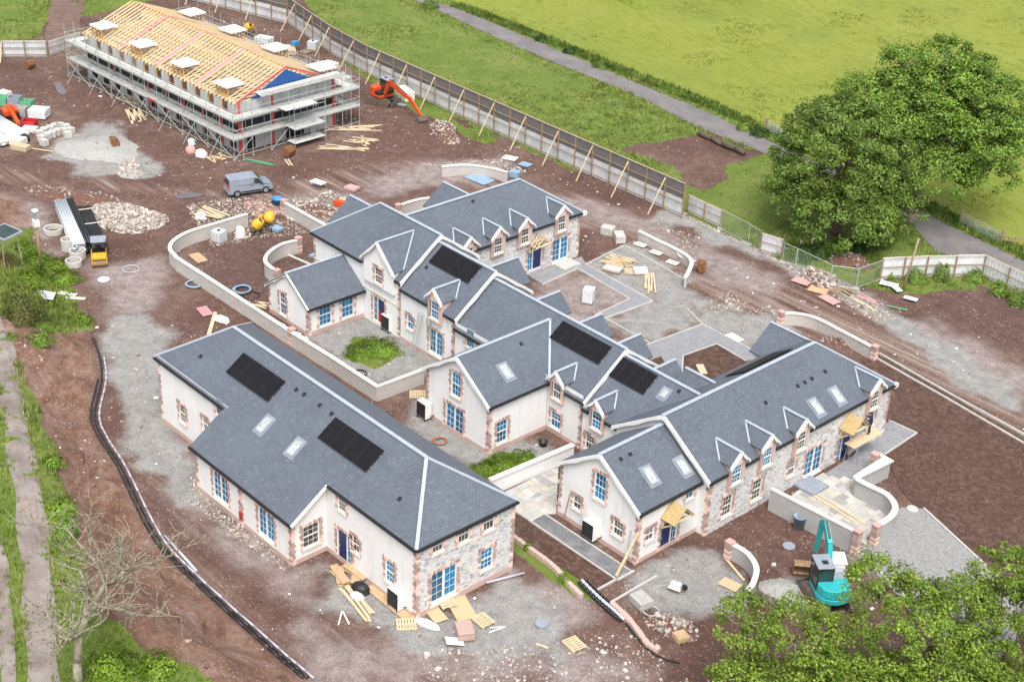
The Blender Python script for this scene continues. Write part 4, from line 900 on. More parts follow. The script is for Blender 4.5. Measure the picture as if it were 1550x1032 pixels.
rear_gable(H, 1, 37.9, 0.0, -4.3, 2.2, 6.1, 4.4); rear_gable(H, 1, 28.3, 0.0, -4.2, 1.7, 5.6, 4.1)
# ---- far stone wing
SN = (1, -30.1, 4.33, .678); FN = FU(-30.25)
H = thing('stone_wing', 'far stone wing with four plain-glass dormers and an unroofed timber porch', 'house', (-34.2, 36, 0))
roof(H, 1, 25.3, 43.7, -30.1, -38.3, 4.33, 7.11, False, True)
wall(H, STONE, FN, 29.0, 43.5, 4.25, [O('french', (41.2,1.3), 1.9, 2.25), O('door', (38.1,1.42), 1.7, 2.3, True, True, 1)])
wall(H, STONE, FVB(43.5), -38.1, -30.25, 4.25); wall(H, STONE, FUB(-38.1), 25.3, 43.5, 4.25)
quoin(H, FN, 43.5, -1, None, 0, 0, 4.2); mb = MB(); mb.box(-30.3, -29.95, 43.55, 44.0, 4.0, 4.34); mb.build('eave_box', WHITE, H)
for s_ in (30.2, 33.5, 36.6, 41.0): dormer(H, SN, FN, s_, 1.85, 5.75, (s_, 4.0, .9, 1.4, False))
for a_, b_ in ((29.4, 32.6), (34.4, 35.7), (37.5, 40.1), (41.9, 43.7)): gutter(H, (-30.1, a_, 4.33), (-30.1, b_, 4.33), (.06, 0))
vent(H, SN, (33.66,3.56)); rear_gable(H, 1, 35.1, -35, -39.3, 2.3, 6.25, 4.6)

# ---- timber porches
def porch(label, F, s, zb, roofed, cat='porch', group=None):
    c = F(s, 0, .6); H = thing('porch', label, cat, (c[0], c[1], 0)); hw = .95; zp = zb + .85; dout = 1.15
    for sg in (-1, 1):
        b = MB(); b.hexa([F(s + sg * .78 - .06, zb - .85, .04), F(s + sg * .78 + .06, zb - .85, .04), F(s + sg * .78 + .06, zb - .85, .16), F(s + sg * .78 - .06, zb - .85, .16), F(s + sg * .78 - .06, zb - .05, .04), F(s + sg * .78 + .06, zb - .05, .04), F(s + sg * .78 + .06, zb - .05, .16), F(s + sg * .78 - .06, zb - .05, .16)]); b.build('post', TIMB, H)
        b = MB(); b.beam(F(s + sg * .78, zb - .8, .1), F(s + sg * .78, zb - .08, 1.0), .09, .1); b.build('brace', TIMB, H)
        b = MB(); b.beam(F(s + sg * .78, zb - .02, .04), F(s + sg * .78, zb - .02, dout), .1, .12); b.build('beam', TIMB, H)
    for k, d in enumerate((.08, .42, .76, 1.1)):
        b = MB()
        for sg in (-1, 1): b.beam(F(s + sg * hw, zb - .05, d), F(s, zp, d), .06, .11)
        if k in (0, 3): b.beam(F(s - .78, zb + .06, d), F(s + .78, zb + .06, d), .06, .1)
        b.build('rafter', TIMB, H)
    if roofed:
        n = 8
        for sg in (-1, 1):
            for i in range(n):
                t0, t1 = i / n, (i + 1) / n - .012; b = MB()
                q = lambda t, up, d: F(s + sg * (hw + .08) * (1 - t), zb - .02 + (zp + .1 - zb) * t + up, d)
                b.hexa([q(t0, .02, .02), q(t1, .02, .02), q(t1, .02, dout + .12), q(t0, .02, dout + .12), q(t0, .055, .02), q(t1, .05, .02), q(t1, .05, dout + .12), q(t0, .055, dout + .12)]); b.build('roof_board', PORCHB, H)
    return H
porch('new timber porch roof boarded over the door of the right gabled wing', FU(4.75), (17.4,0.98)[0], 2.75, True)
porch('boarded timber porch over the door of the right stone wing where a worker stands', FRW, (35.14,0.88)[0], 2.95, True)
porch('bare rafters of an unboarded timber porch on the far stone wing', FN, (38.1,1.42)[0], 2.95, False)

# ---- air-source heat pumps
def heat_pump(label, loc, rz, feet=True):
    H = thing('heat_pump', label, 'heat pump', loc, rz, 'white heat pumps against the house walls')
    b = MB(); b.box(-.52, .52, -.30, .30, .14, 1.42); o = b.build('casing', WHITE, H, local=True)
    md = o.modifiers.new('bev', 'BEVEL'); md.width = .04; md.segments = 2
    g = MB(); g.box(-.49, .49, -.325, -.295, .22, 1.38); gr = g.build('fan_grille', BLACKP, H, local=True)
    r = MB(); r.cyl((0, -.335, .8), (0, -.326, .8), .40, 20); r.build('fan_ring', BLACK, gr, local=True)
    for x in (-.42, .42): f = MB(); f.box(x - .05, x + .05, -.34, .34, 0, .15); f.build('foot', BLACKP, H, local=True)
    p = MB(); p.tube([(.56, .1, .35), (.72, .15, .35), (.78, .3, .5), (.78, .34, .5)], .03); p.build('pipe', BLACKP, H, local=True)
    return H
PI = math.pi
heat_pump('white heat pump by the stone-ended corner of the front house', (-1.55,-0.2), 0)
heat_pump('white heat pump at the gable of the middle wing facing the ladder frame', (-17.5,15.11), -.02)
heat_pump('white heat pump in the gravel court beside the red and blue door', (-29.71,21.34), 0)
heat_pump('white heat pump under the small windows of the right gabled wing', (0.92,14.06), 0)

# ================================================================ garden walls
def smooth_path(pts, n=6):
    """Catmull-Rom through points"""
    P_ = [Vector((*p, 0)) for p in pts]; P_ = [P_[0] * 2 - P_[1]] + P_ + [P_[-1] * 2 - P_[-2]]; out = []
    for i in range(1, len(P_) - 2):
        p0, p1, p2, p3 = P_[i - 1:i + 3]
        for k in range(n):
            t = k / n; out.append(.5 * ((2 * p1) + (-p0 + p2) * t + (2 * p0 - 5 * p1 + 4 * p2 - p3) * t * t + (-p0 + 3 * p1 - 3 * p2 + p3) * t ** 3))
    out.append(P_[-2]); return [(p.x, p.y) for p in out]
def ribbon(mb, pts, w, z0, z1):
    n = len(pts); offs = []
    for i in range(n):
        a = Vector((*pts[max(0, i - 1)], 0)); b = Vector((*pts[min(n - 1, i + 1)], 0)); d = (b - a).normalized(); q = Vector((-d.y, d.x, 0))
        if 0 < i < n - 1:
            d1 = (Vector((*pts[i], 0)) - a).normalized(); c = max(.5, q.dot(Vector((-d1.y, d1.x, 0))))
            q = q / c
        offs.append(q * (w / 2))
    for i in range(n - 1):
        p, r = Vector((*pts[i], 0)), Vector((*pts[i + 1], 0)); a, b = offs[i], offs[i + 1]
        c = [p - a, r - b, r + b, p + a]
        mb.hexa([(*q.xy, z0) for q in c] + [(*q.xy, z1) for q in c])
def garden_wall(label, pts, h, body=BWALL, curve=False, pillars=(), cope=.34, n=6, ptop=.12):
    if curve: pts = smooth_path(pts, n)
    H = thing('garden_wall', label, 'wall', (pts[len(pts) // 2][0], pts[len(pts) // 2][1], 0))
    m = MB(); ribbon(m, pts, .22, -.3, h - .1); m.build('wall_body', body, H)
    m = MB(); ribbon(m, pts, cope, h - .1, h); m.build('coping', COPE, H)
    for p in pillars:
        m = MB(); m.box(p[0] - .22, p[0] + .22, p[1] - .22, p[1] + .22, -.3, h + ptop); o = m.build('pillar', BRICK, H)
        m = MB(); q = 0.0
        while q < h + ptop - .05: m.box(p[0] - .235, p[0] + .235, p[1] - .235, p[1] + .235, q + .01, q + .085); q += .105
        m.build('brick_course', BRICK, o)
        m = MB(); m.box(p[0] - .27, p[0] + .27, p[1] - .27, p[1] + .27, h + ptop, h + ptop + .08); m.build('cap', PINKP, o)
garden_wall('long S-shaped garden wall with pale coping behind the front house', smooth_path([(-53.28,23.58),(-53.27,19.77),(-53.18,17.31),(-52.42,15.36),(-51.12,14.18),(-49.43,13.8)], 5)[:-1] + [(-49.33,13.74),(-42.65,13.78),(-36.12,13.77),(-32.65,13.77),(-27.38,13.88),(-21.53,13.88),(-21.39,18.22)], 1.3, BWALL, False, [(-32.5,13.86)])
garden_wall('small C-shaped garden wall left of the low annex', [(-45.95,24.1),(-46.08,22.36),(-45.32,20.47),(-43.96,19.24),(-41.91,18.98)], 1.3, BWALL, True, [(-45.95,24.1),(-41.8,18.91)])
garden_wall('straight garden wall running from the concrete mixer area to the far terrace end', [(-53.51,27.75),(-48.28,27.8),(-45.25,27.79)], 1.3, BWALL, False, [(-53.51,27.75)])
garden_wall('curved garden wall peeking over the roofs behind the far wing', [(-46.56,35.63),(-46.66,37.78),(-46.21,39.42),(-45,40.77)], 1.2, BWALL, True, [(-46.45,35.78)])
garden_wall('low curved wall on its own by the blue tarpaulins', [(-51.65,45.46),(-50.6,47.59),(-48.67,49.05),(-46.68,49.74)], 1.1, BWALL, True)
garden_wall('hook-shaped low wall around the courtyard gravel bay', [(-29.18,50.33),(-26.83,50.22),(-24.85,50.19),(-22.96,49.96),(-21.7,49.17),(-20.77,47.78),(-20.07,46.57)], 1.0, BWALL, True)
garden_wall('sweeping curved wall between the courtyard and the haul road', [(-10.4,47.74),(-9.89,48.59),(-8.34,49.44),(-5.77,49.37),(-1.92,49.06)], 1.1, BWALL, True, [(-10.4,47.74),(-1.88,49.1)])
garden_wall('straight rendered patio wall with a brick end pillar beside the teal excavator', [(6.23,25.99),(12.89,26.42)], 1.75, CONCR, False, [(13.14,26.37)], .3)
garden_wall('rendered patio wall that bends out and curves round the slab patio', [(8.02,35.67),(8.91,35.69),(8.86,31.91)] + smooth_path([(9.05,31.88),(9.83,31.87),(11.42,31.95),(12.59,31.28),(13.15,30.16),(13.26,28.35)], 6), 1.5, CONCR, False, [(8.06,35.3),(13.33,28.2)], .42)
garden_wall('short curved rendered wall with one brick pillar in the mud', [(8.14,19.68),(9.5,19.67),(10.84,18.95),(11.71,17.63),(12,16.73)], 1.2, CONCR, True, [(8.13,19.55)], .36)
garden_wall('straight white rendered wall between the two gabled wings', [(-7,12.24),(-6.62,19.78)], 1.3, REND, False, (), .4)
# stone-edged retaining kerb round the planting strip
def edging(label, pts, mat, n, size):
    H = thing('stone_edging', label, 'edging', (*pts[0], 0)); P_ = smooth_path(pts, 4) if len(pts) > 2 else pts
    L_ = [0]
    for a, b in zip(P_, P_[1:]): L_.append(L_[-1] + math.dist(a, b))
    for i in range(n):
        t = L_[-1] * (i + .5) / n; k = max(j for j in range(len(L_) - 1) if L_[j] <= t); f = (t - L_[k]) / (L_[k + 1] - L_[k]); a, b = P_[k], P_[k + 1]
        m = MB(); m.obox((a[0] + (b[0] - a[0]) * f, a[1] + (b[1] - a[1]) * f, .13), (L_[-1] / n * .93, size * rnd.uniform(.85, 1.1), .34), math.atan2(b[1] - a[1], b[0] - a[0]) + rnd.uniform(-.05, .05)); m.build('stone', mat, H)
edging('row of brick-coloured edging stones below the brown planting strip', [(-2.53,10.15),(-0.73,10.08),(1.55,9.99),(3.54,9.53),(5.01,9.25)], BRICK, 22, .3)
edging('row of loose pink edging stones beside the black pipes', [(6.65,10.22),(8.3,9.92),(9.58,9.52),(10.8,9.09),(11.62,9.14)], BRICK, 17, .34)

# ================================================================ timber hoarding
def hoarding(label, base, h, spacing, mats=(CORR, MESHD), split=.52, brace=True, side=-1, rails=4, sheet_dir=1):
    H = thing('hoarding', label, 'fence', (*base[0], 0)); pts = []; acc = 0
    for a, b in zip(base, base[1:]):
        n = max(1, round(math.dist(a, b) / spacing))
        for i in range(n): pts.append((a[0] + (b[0] - a[0]) * i / n, a[1] + (b[1] - a[1]) * i / n))
    pts.append(base[-1]); post = MB(); post.box(-.06, .06, -.06, .06, -.1, h); pme = post.build('post', TIMBG, H, local=True); first = True
    Mx = Matrix.Rotation(0, 3, 'Z')
    for i, p in enumerate(pts):
        o = pme if i == 0 else pme.copy()
        if i: COL.objects.link(o)
        o.location = (p[0] - base[0][0], p[1] - base[0][1], 0)
    for i, (a, b) in enumerate(zip(pts, pts[1:])):
        d = Vector((b[0] - a[0], b[1] - a[1], 0)); q = Vector((-d.y, d.x, 0)).normalized() * .075 * -side; j = rnd.uniform(-.12, .12)
        def sheet_(z0, z1, mat, corr):
            m = MB(); n = 14 if corr else 1
            for k in range(n):
                t0, t1 = k / n, (k + 1) / n; o0 = q * (1 + (.45 if k % 2 else 0) * corr); o1 = q * (1 + (.45 if (k + 1) % 2 else 0) * corr)
                p0 = Vector((*a, 0)) + d * t0 + o0; p1 = Vector((*a, 0)) + d * t1 + o1
                m.hexa([(p0.x, p0.y, z0), (p1.x, p1.y, z0), (p1.x + q.x * .1, p1.y + q.y * .1, z0), (p0.x + q.x * .1, p0.y + q.y * .1, z0), (p0.x, p0.y, z1), (p1.x, p1.y, z1), (p1.x + q.x * .1, p1.y + q.y * .1, z1), (p0.x + q.x * .1, p0.y + q.y * .1, z1)])
            m.build('sheet', mat, H)
        if split < 1:
            sheet_(.03, h * split + j, mats[0], 1); sheet_(h * split + j + .01, h - .04, mats[1], 0)
        else: sheet_(.03, h - .02 + j * .3, mats[0], 1)
        for k in range(rails):
            z = .35 + (h - .4) * k / (rails - 1); m = MB(); r_ = q * -.9
            m.beam((a[0] + r_.x, a[1] + r_.y, z), (b[0] + r_.x, b[1] + r_.y, z), .05, .09 if k < rails - 1 else .07); m.build('rail', TIMB if k == rails - 1 else TIMBG, H)
        if brace and i % 2 == 1:
            w_ = q.normalized() * -2.1; m = MB(); m.beam((a[0] - q.x, a[1] - q.y, h * .92), (a[0] + w_.x, a[1] + w_.y, 0), .09, .09); m.build('brace', TIMB, H)
    return H
hoarding('tall timber-framed hoarding with grey sheets below and dark mesh above along the grass', [(-101, 61.5), (-88.5, 58.9), (-80.0, 57.9), (-30.2, 57.4)], 3.6, 2.45)
hoarding('hoarding along the far top edge behind the unfinished building', [(-132, 50.5), (-118, 56.5), (-101, 61.4)], 3.6, 2.6)
hoarding('low pale sheet fence continuing from the tall hoarding', [(-30.68,58.67),(-26.29,58.45)], 1.9, 2.3, (CORR, CORR), 1.0, False, -1, 3)
hoarding('single pale sheet panel standing between two wire fence bays', [(-20.59,57.4),(-18.49,57.87)], 2.0, 1.5, (CORRW, CORRW), 1.0, False, -1, 3)
hoarding('crooked white sheet fence beside the road on the right', [(-10.27,61.54),(-8.04,65.31),(-4.91,69.6),(0.45,68.95),(5.8,68.5)], 2.2, 2.6, (CORRW, CORRW), 1.0, False, -1, 3)
hoarding('short pale sheet fence at the upper left edge by the dirt track', [(-109.68,24.63),(-109.26,27.27),(-106.39,31.36)], 2.0, 2.3, (CORR, CORR), 1.0, True, -1, 3)
hoarding('leaning pale sheet fence joining the scaffold at upper left', [(-106.51,31.59),(-107.8,36.54)], 1.8, 2.3, (CORR, CORR), 1.0, False, -1, 3)
def heras(label, a, b, group='wire fence panels on the right'):
    H = thing('wire_fence_panel', label, 'fence', (*a, 0), 0, group); h = 2.0; hz0 = .1
    fr = MB()
    for p, q in (((*a, hz0), (*a, h)), ((*b, hz0), (*b, h)), ((*a, h), (*b, h)), ((*a, hz0), (*b, hz0))): fr.cyl(p, q, .032, 6)
    fr.build('frame', GALV, H); L_ = math.dist(a, b); w_ = MB(); n = int(L_ / .22)
    for i in range(1, n): t = i / n; x, y = a[0] + (b[0] - a[0]) * t, a[1] + (b[1] - a[1]) * t; w_.cyl((x, y, hz0), (x, y, h), .006, 3, caps=False)
    for k in range(1, 9): z = hz0 + (h - hz0) * k / 9; w_.cyl((*a, z), (*b, z), .006, 3, caps=False)
    o = w_.build('wire_mesh', GALV, H); o['kind'] = 'stuff'
    for p in (a, b): f = MB(); f.box(p[0] - .3, p[0] + .3, p[1] - .1, p[1] + .1, 0, .12); f.build('foot', CONC, H)
heras('wire fence panel between the pale sheet fence and the lone sheet panel', (-26.19,58.34), (-22.47,57.95)); heras('wire fence panel left of the lone pale sheet', (-22.38,57.84), (-20.81,57.57))
heras('wire fence panel right of the lone pale sheet', (-17.89,57.31), (-16.4,57.25)); heras('wire fence panel over the rubble bank', (-16.36,57.3), (-12.41,57.06)); heras('wire fence panel reaching the corner by the leaning pole', (-12.29,57), (-10.48,58.31)); heras('wire fence panel turning up to the white sheet fence', (-10.52,58.46), (-10.2,61.64))
# field gates and roadside rail
def gate(label, a, b, h=1.15):
    H = thing('field_gate', label, 'gate', (*a, 0))
    for k in range(6): m = MB(); z = .15 + (h - .15) * (k / 5) ** 1.2; m.cyl((*a, z), (*b, z), .035, 6); m.build('bar', GALV, H)
    for t in (0, .33, .66, 1): m = MB(); x, y = a[0] + (b[0] - a[0]) * t, a[1] + (b[1] - a[1]) * t; m.cyl((x, y, .12), (x, y, h), .035, 6); m.build('upright', GALV, H)
    for p in (a, b): m = MB(); d = Vector((b[0] - a[0], b[1] - a[1], 0)).normalized() * (.25 if p is b else -.25); m.box(p[0] + d.x - .1, p[0] + d.x + .1, p[1] + d.y - .1, p[1] + d.y + .1, -.1, 1.4); m.build('gate_post', TIMBG, H)
gate('grey metal field gate across the road left of the big trees', (-40.19,82.28), (-37.23,81.7)); gate('grey metal field gate right of the road below the big trees', (-12.57,78.1), (-7.97,77.28))
def rail_fence(label, pts, h=.8):
    H = thing('rail_fence', label, 'fence', (*pts[0], 0))
    for i, p in enumerate(pts): m = MB(); m.cyl((*p, -.1), (*p, h), .07, 6); m.build('post', TIMBG if h > .9 else WHITE, H)
    for a, b in zip(pts, pts[1:]):
        for z in ((h * .55, h * .9) if h > .9 else (h * .8,)): m = MB(); m.beam((*a, z), (*b, z), .05, .1); m.build('rail', TIMBG, H)
rail_fence('weathered rail fence right of the lower field gate', [(-7.68,77.17),(-6.58,77.67),(-5.44,78.69)], 1.0)
for k, q in enumerate([(-19.16,61.6),(-18.79,62.79),(-18.3,64.15),(-17.77,65.57),(-17.27,66.95),(-16.98,68.3)]):
    m = MB(); m.cyl((*q, -.05), (*q, .55), .07, 7, .06); m.cyl((*q, .55), (*q, .6), .06, 7, .02); one('marker_post', m, WHITE, ('leftmost', 'second', 'third', 'fourth', 'fifth', 'rightmost')[k] + ' short white marker post in the weeds under the big trees', 'post', (*q, 0), 'white marker posts under the trees')

# ================================================================ unfinished timber-roofed building
U0 = (-67.23,31.34); UR = .035
def UL(x, y, z): c, s = math.cos(UR), math.sin(UR); return (U0[0] + x * c - y * s, U0[1] + x * s + y * c, z)
B = thing('unfinished_building', 'unfinished block building with open timber roof trusses inside scaffolding', 'building', (*U0, 0), UR)
x0, x1, y0, y1 = -30.2, -1.4, 1.5, 13.9; ym = (y0 + y1) / 2; ze, zr = 5.25, 7.75
GBLK = simple('grey_blockwork', (.50, .50, .50), .9, var=.12, scale=2)
def ulocal(mb, name, mat, par=B): return mb.build(name, mat, par, local=True)
m = MB(); m.box(x0, x1, y0, y0 + .25, 0, 2.35); m.box(x0, x1, y1 - .25, y1, 0, 4.0); m.box(x0, x0 + .25, y0 + .26, y1 - .26, 0, 5.2); m.box(x1 - .25, x1, y0 + .26, y1 - .26, 0, 2.5); ulocal(m, 'lower_wall', GBLK)
m = MB(); m.box(x1 - .22, x1 - .02, y0 + .1, y1 - .1, 3.25, 5.2); ulocal(m, 'upper_end_wall', GBLK)
m = MB(); m.box(x0, x1, y0 + .06, y0 + .24, 2.35, 2.9); ulocal(m, 'membrane_band', BLKM); m = MB(); m.box(x1 - .24, x1 - .05, y0 + .1, y1 - .1, 2.5, 3.25); ulocal(m, 'membrane_band', BLKM)
for i in range(12):
    a = x0 + .8 + i * 2.4; m = MB(); m.box(a, a + 1.2, y0 + .05, y0 + .23, 3.55, 4.95); ulocal(m, 'wall_panel', GBLK)
    for s_ in (-.12, 1.25): m = MB(); m.box(a + s_, a + s_ + .1, y0 + .08, y0 + .2, 2.9, 5.1); ulocal(m, 'stud', TIMBO)
    m = MB(); m.box(a + .1, a + 1.3, y0 - .03, y0 - .005, .35, 2.1); ulocal(m, 'painted_dark_opening', SHADEIN)  # dark sheet on the solid wall, interior shade painted as colour
for q in ((x0 + .1, x1 - .1, y0 + .05, 5.12), ): m = MB(); m.box(q[0], q[1], q[2], q[2] + .2, q[3], q[3] + .12); ulocal(m, 'wall_plate', TIMB)
for y_ in (y0 + .1, y0 + 4.2, y1 - .3):
    m = MB(); m.box(x1 - .02, x1 + .06, y_, y_ + .32, 0, 5.15); ulocal(m, 'red_strip', REDT)
for k in range(9): m = MB(); a = x0 + 2.2 + k * 3.4; m.box(a, a + .3, y0 - .06, y0 - .035, .1, 3.4); ulocal(m, 'red_strip', REDT)
for a, b_ in ((2.6, 3.6), (7.5, 9.8)): m = MB(); m.box(x1 - .01, x1 + .02, a, b_, .1, 2.1); ulocal(m, 'painted_dark_opening', SHADEIN)  # end wall is solid too; dark sheets paint the shaded openings
# trusses
tm = MB(); e = .35
tm.beam((0, y0 - e, ze - e * .4 + .1), (0, ym, zr), .09, .16); tm.beam((0, y1 + e, ze - e * .4 + .1), (0, ym, zr), .09, .16); tm.beam((0, y0, ze + .05), (0, y1, ze + .05), .045, .12)
for f in (.3, .7):
    yy = y0 + (y1 - y0) * f; zz = ze + (zr - ze) * .6; tm.beam((0, yy, ze + .05), (0, yy, zz), .045, .1); tm.beam((0, yy, zz), (0, ym, ze + .05), .045, .09)
tr0 = ulocal(tm, 'roof_truss', simple('truss_timber', (.86, .68, .42), .75, var=.12, scale=4, island=True)); n = 44
for i in range(n):
    o = tr0 if i == 0 else tr0.copy()
    if i: COL.objects.link(o)
    o.location = (x0 + .15 + (x1 - x0 - .3) * i / (n - 1), 0, 0)
for sg in (-1, 1):
    for f in (.06, .34, .62, .9):
        yy = ym + sg * (ym - y0) * (1 - f); zz = zr - (zr - ze) * (1 - f) - .06
        m = MB(); m.beam((x0, yy, zz), (x1, yy, zz), .04, .1); ulocal(m, 'roof_batten', TIMBO)
m = MB(); m.beam((x0, ym, zr + .02), (x1, ym, zr + .02), .07, .16); ulocal(m, 'ridge_board', TIMBO)
m = MB(); m.beam((x0 + 2, y0 + .1, zr - 2.0), (x1, y0 + .1, ze + .2), .04, .08) if False else None
for f in (.26, .5, .755):
    a = x0 + (x1 - x0) * f
    for yy in (y0, y1): m = MB(); m.beam((a, yy, ze + .14), (a, ym, zr + .11), .42, .03); ulocal(m, 'party_wall_strip', PINKM)
for sg, yy in ((0, y0), (1, y1)): m = MB(); m.beam((x1 + .03, yy, ze + .05), (x1 + .03, ym, zr + .05), .06, .2); ulocal(m, 'red_verge', REDT)
m = MB(); m.face([(x1 + .01, y0 + 1.6, ze + .02), (x1 + .01, y1 - 1.6, ze + .02), (x1 + .01, ym, zr - .2)]); ulocal(m, 'gable_membrane', BLUEM)
def flat_dormer(cx_, sg):
    yo = y0 - .15 if sg < 0 else y1 + .15; yi = yo + 2.1 * -sg if False else (yo + 2.2 if sg < 0 else yo - 2.2); zt = 6.45
    a, b_ = min(yo, yi), max(yo, yi)
    m = MB(); m.box(cx_ - 1.15, cx_ + 1.15, a, b_, zt, zt + .16); o = ulocal(m, 'flat_dormer_roof', WHITE)
    for s_ in (-.95, -.3, .35, .95): m = MB(); yy = y0 + .1 if sg < 0 else y1 - .1; m.box(cx_ + s_ - .06, cx_ + s_ + .06, yy - .06, yy + .06, 5.2, zt); m.build('stud', TIMBO, o, local=True)
for s_ in (-1.05, ):
    pass
for k in range(4):
    flat_dormer(x0 + 2.6 + k * 7.9, -1)
for k in range(4):
    flat_dormer(x0 + 4.2 + k * 7.9, 1)
# scaffolding
SC = thing('scaffolding', 'two-lift tube scaffolding with pale boards around the unfinished building', 'scaffolding', (*U0, 0), UR)
XL, YW, D = -32.0, 16.2, 1.15
def sl_(mb, name, mat, par=SC): return mb.build(name, mat, par, local=True)
stm = MB(); stm.cyl((0, 0, 0), (0, 0, 6.1), .036, 5); stm.box(-.12, .12, -.12, .12, 0, .05); st0 = sl_(stm, 'standard', GALVG); used = [0]
def standard(x, y):
    o = st0 if not used[0] else st0.copy()
    if used[0]: COL.objects.link(o)
    used[0] = 1; o.location = (x, y, 0)
nx, ny = 14, 7
for i in range(nx + 1):
    x = XL * i / nx
    for y in (0, D): standard(x, y)
    for y in (YW, YW - D): standard(x, y)
for j in range(1, ny):
    y = YW * j / ny
    for x in (0, -D): standard(x, y)
    if 1 < j < ny - 1:
        for x in (XL, XL + D): standard(x, y)
for lift in (2.05, 4.05):
    for side in range(4):
        for k in range(5):
            off = .06 + k * .225
            segs = 7 if side % 2 == 0 else 4
            for s_ in range(segs):
                m = MB(); t0, t1 = s_ / segs, (s_ + 1) / segs - .003; zz = lift + .06 + rnd.uniform(0, .012)
                if side == 0: m.box(XL * t1, XL * t0, off, off + .21, zz, zz + .04)
                elif side == 2: m.box(XL * t1, XL * t0, YW - off - .21, YW - off, zz, zz + .04)
                elif side == 1: m.box(-off - .21, -off, YW * t0, YW * t1, zz + .045, zz + .085)
                else: m.box(XL + off, XL + off + .21, YW * t0, YW * t1, zz + .045, zz + .085)
                sl_(m, 'board', BOARDS)
    for z in (lift, lift + .55, lift + 1.05):
        for a, b_ in (((0, 0), (XL, 0)), ((0, D), (XL, D)), ((0, 0), (0, YW)), ((-D, 0), (-D, YW)), ((0, YW), (XL, YW)), ((XL, 0), (XL, YW))):
            if z > lift and (a[1] == D or a[0] == -D): continue
            m = MB(); m.cyl((*a, z), (*b_, z), .032, 5); sl_(m, 'ledger', GALVG)
    for a, b_ in (((0, -.04), (XL, -.04)), ((.04, 0), (.04, YW)), ((0, YW + .04), (XL, YW + .04))):
        m = MB(); m.beam((*a, lift + .2), (*b_, lift + .2), .04, .22); sl_(m, 'toe_board', BOARDS)
for i in range(nx + 1):
    x = XL * i / nx; m = MB()
    for z in (.35, 2.0, 4.0): m.cyl((x, -.1, z), (x, D + .2, z), .026, 5)
    sl_(m, 'transom', GALVG)
for a, b_ in (((0, 0), (XL, 0)), ((0, 0), (0, YW))): m = MB(); m.cyl((*a, .35), (*b_, .35), .032, 5); sl_(m, 'ledger', GALVG)
for i in range(0, nx, 2):
    xa, xb = XL * i / nx, XL * (i + 2) / nx; m = MB(); m.cyl((xa, -.05, .1), (xb, -.05, 2.0), .032, 5); sl_(m, 'brace', GALVG)
    m = MB(); m.cyl((xb, -.05, 2.05), ((xa + xb) / 2, -.05, 5.0), .032, 5); sl_(m, 'brace', GALVG)
    m = MB(); m.cyl(((xa + xb) / 2, 0, 2.0), ((xa + xb) / 2, -1.5, 0), .03, 5); sl_(m, 'raker', GALVG)
for j in range(0, ny - 1, 2): m = MB(); m.cyl((.05, YW * j / ny, .1), (.05, YW * (j + 1) / ny, 2.0), .032, 5); sl_(m, 'brace', GALVG)
for z, yy in ((.5, 6.5), (2.05, 6.5), (4.3, 5.5)):
    for k in range(6): m = MB(); m.box(.1 + k * .225, .3 + k * .225, yy, yy + 4.0, z + .06, z + .1); sl_(m, 'loading_board', BOARDS)
for x in (1.45, ):
    for yy in (6.5, 10.5): m = MB(); m.cyl((x, yy, 0), (x, yy, 5.6), .03, 5); sl_(m, 'standard', GALVG)
for z in (2.05, 3.1, 4.3): m = MB(); m.cyl((1.45, 6.5, z), (1.45, 10.5, z), .032, 5); sl_(m, 'ledger', GALVG)
m = MB(); m.cyl((1.2, 8.8, .6), (.7, 9.6, 4.9), .03, 5); m.cyl((1.2, 9.2, .6), (.7, 10.0, 4.9), .03, 5)
for k in range(12): t = k / 12; m.cyl((1.2 - .5 * t, 8.8 + .8 * t, .6 + 4.3 * t), (1.2 - .5 * t, 9.2 + .8 * t, .6 + 4.3 * t), .015, 4)
sl_(m, 'access_ladder', GALV)
for k in range(12): m = MB(); yy = 3.6 + (k % 3) * 3.5; zz = 5.95 + .012 * k; r_ = k // 3; m.box(-.1 - r_ * .26 - .25, -.1 - r_ * .26, yy, yy + 3.46, zz, zz + .04); sl_(m, 'gable_deck_board', BOARDS)
m = MB(); m.beam((.02, 3.5, 6.1), (.02, 14.2, 6.1), .04, .4); sl_(m, 'toe_board', BOARDS)
m = MB(); m.box(XL + 16.5, XL + 18.2, -.075, -.062, 2.1, 2.32); sl_(m, 'banner', REDT)
m = MB(); m.box(XL * .03, XL * .97, D + .02, D + .30, 3.2, 4.1) if False else None

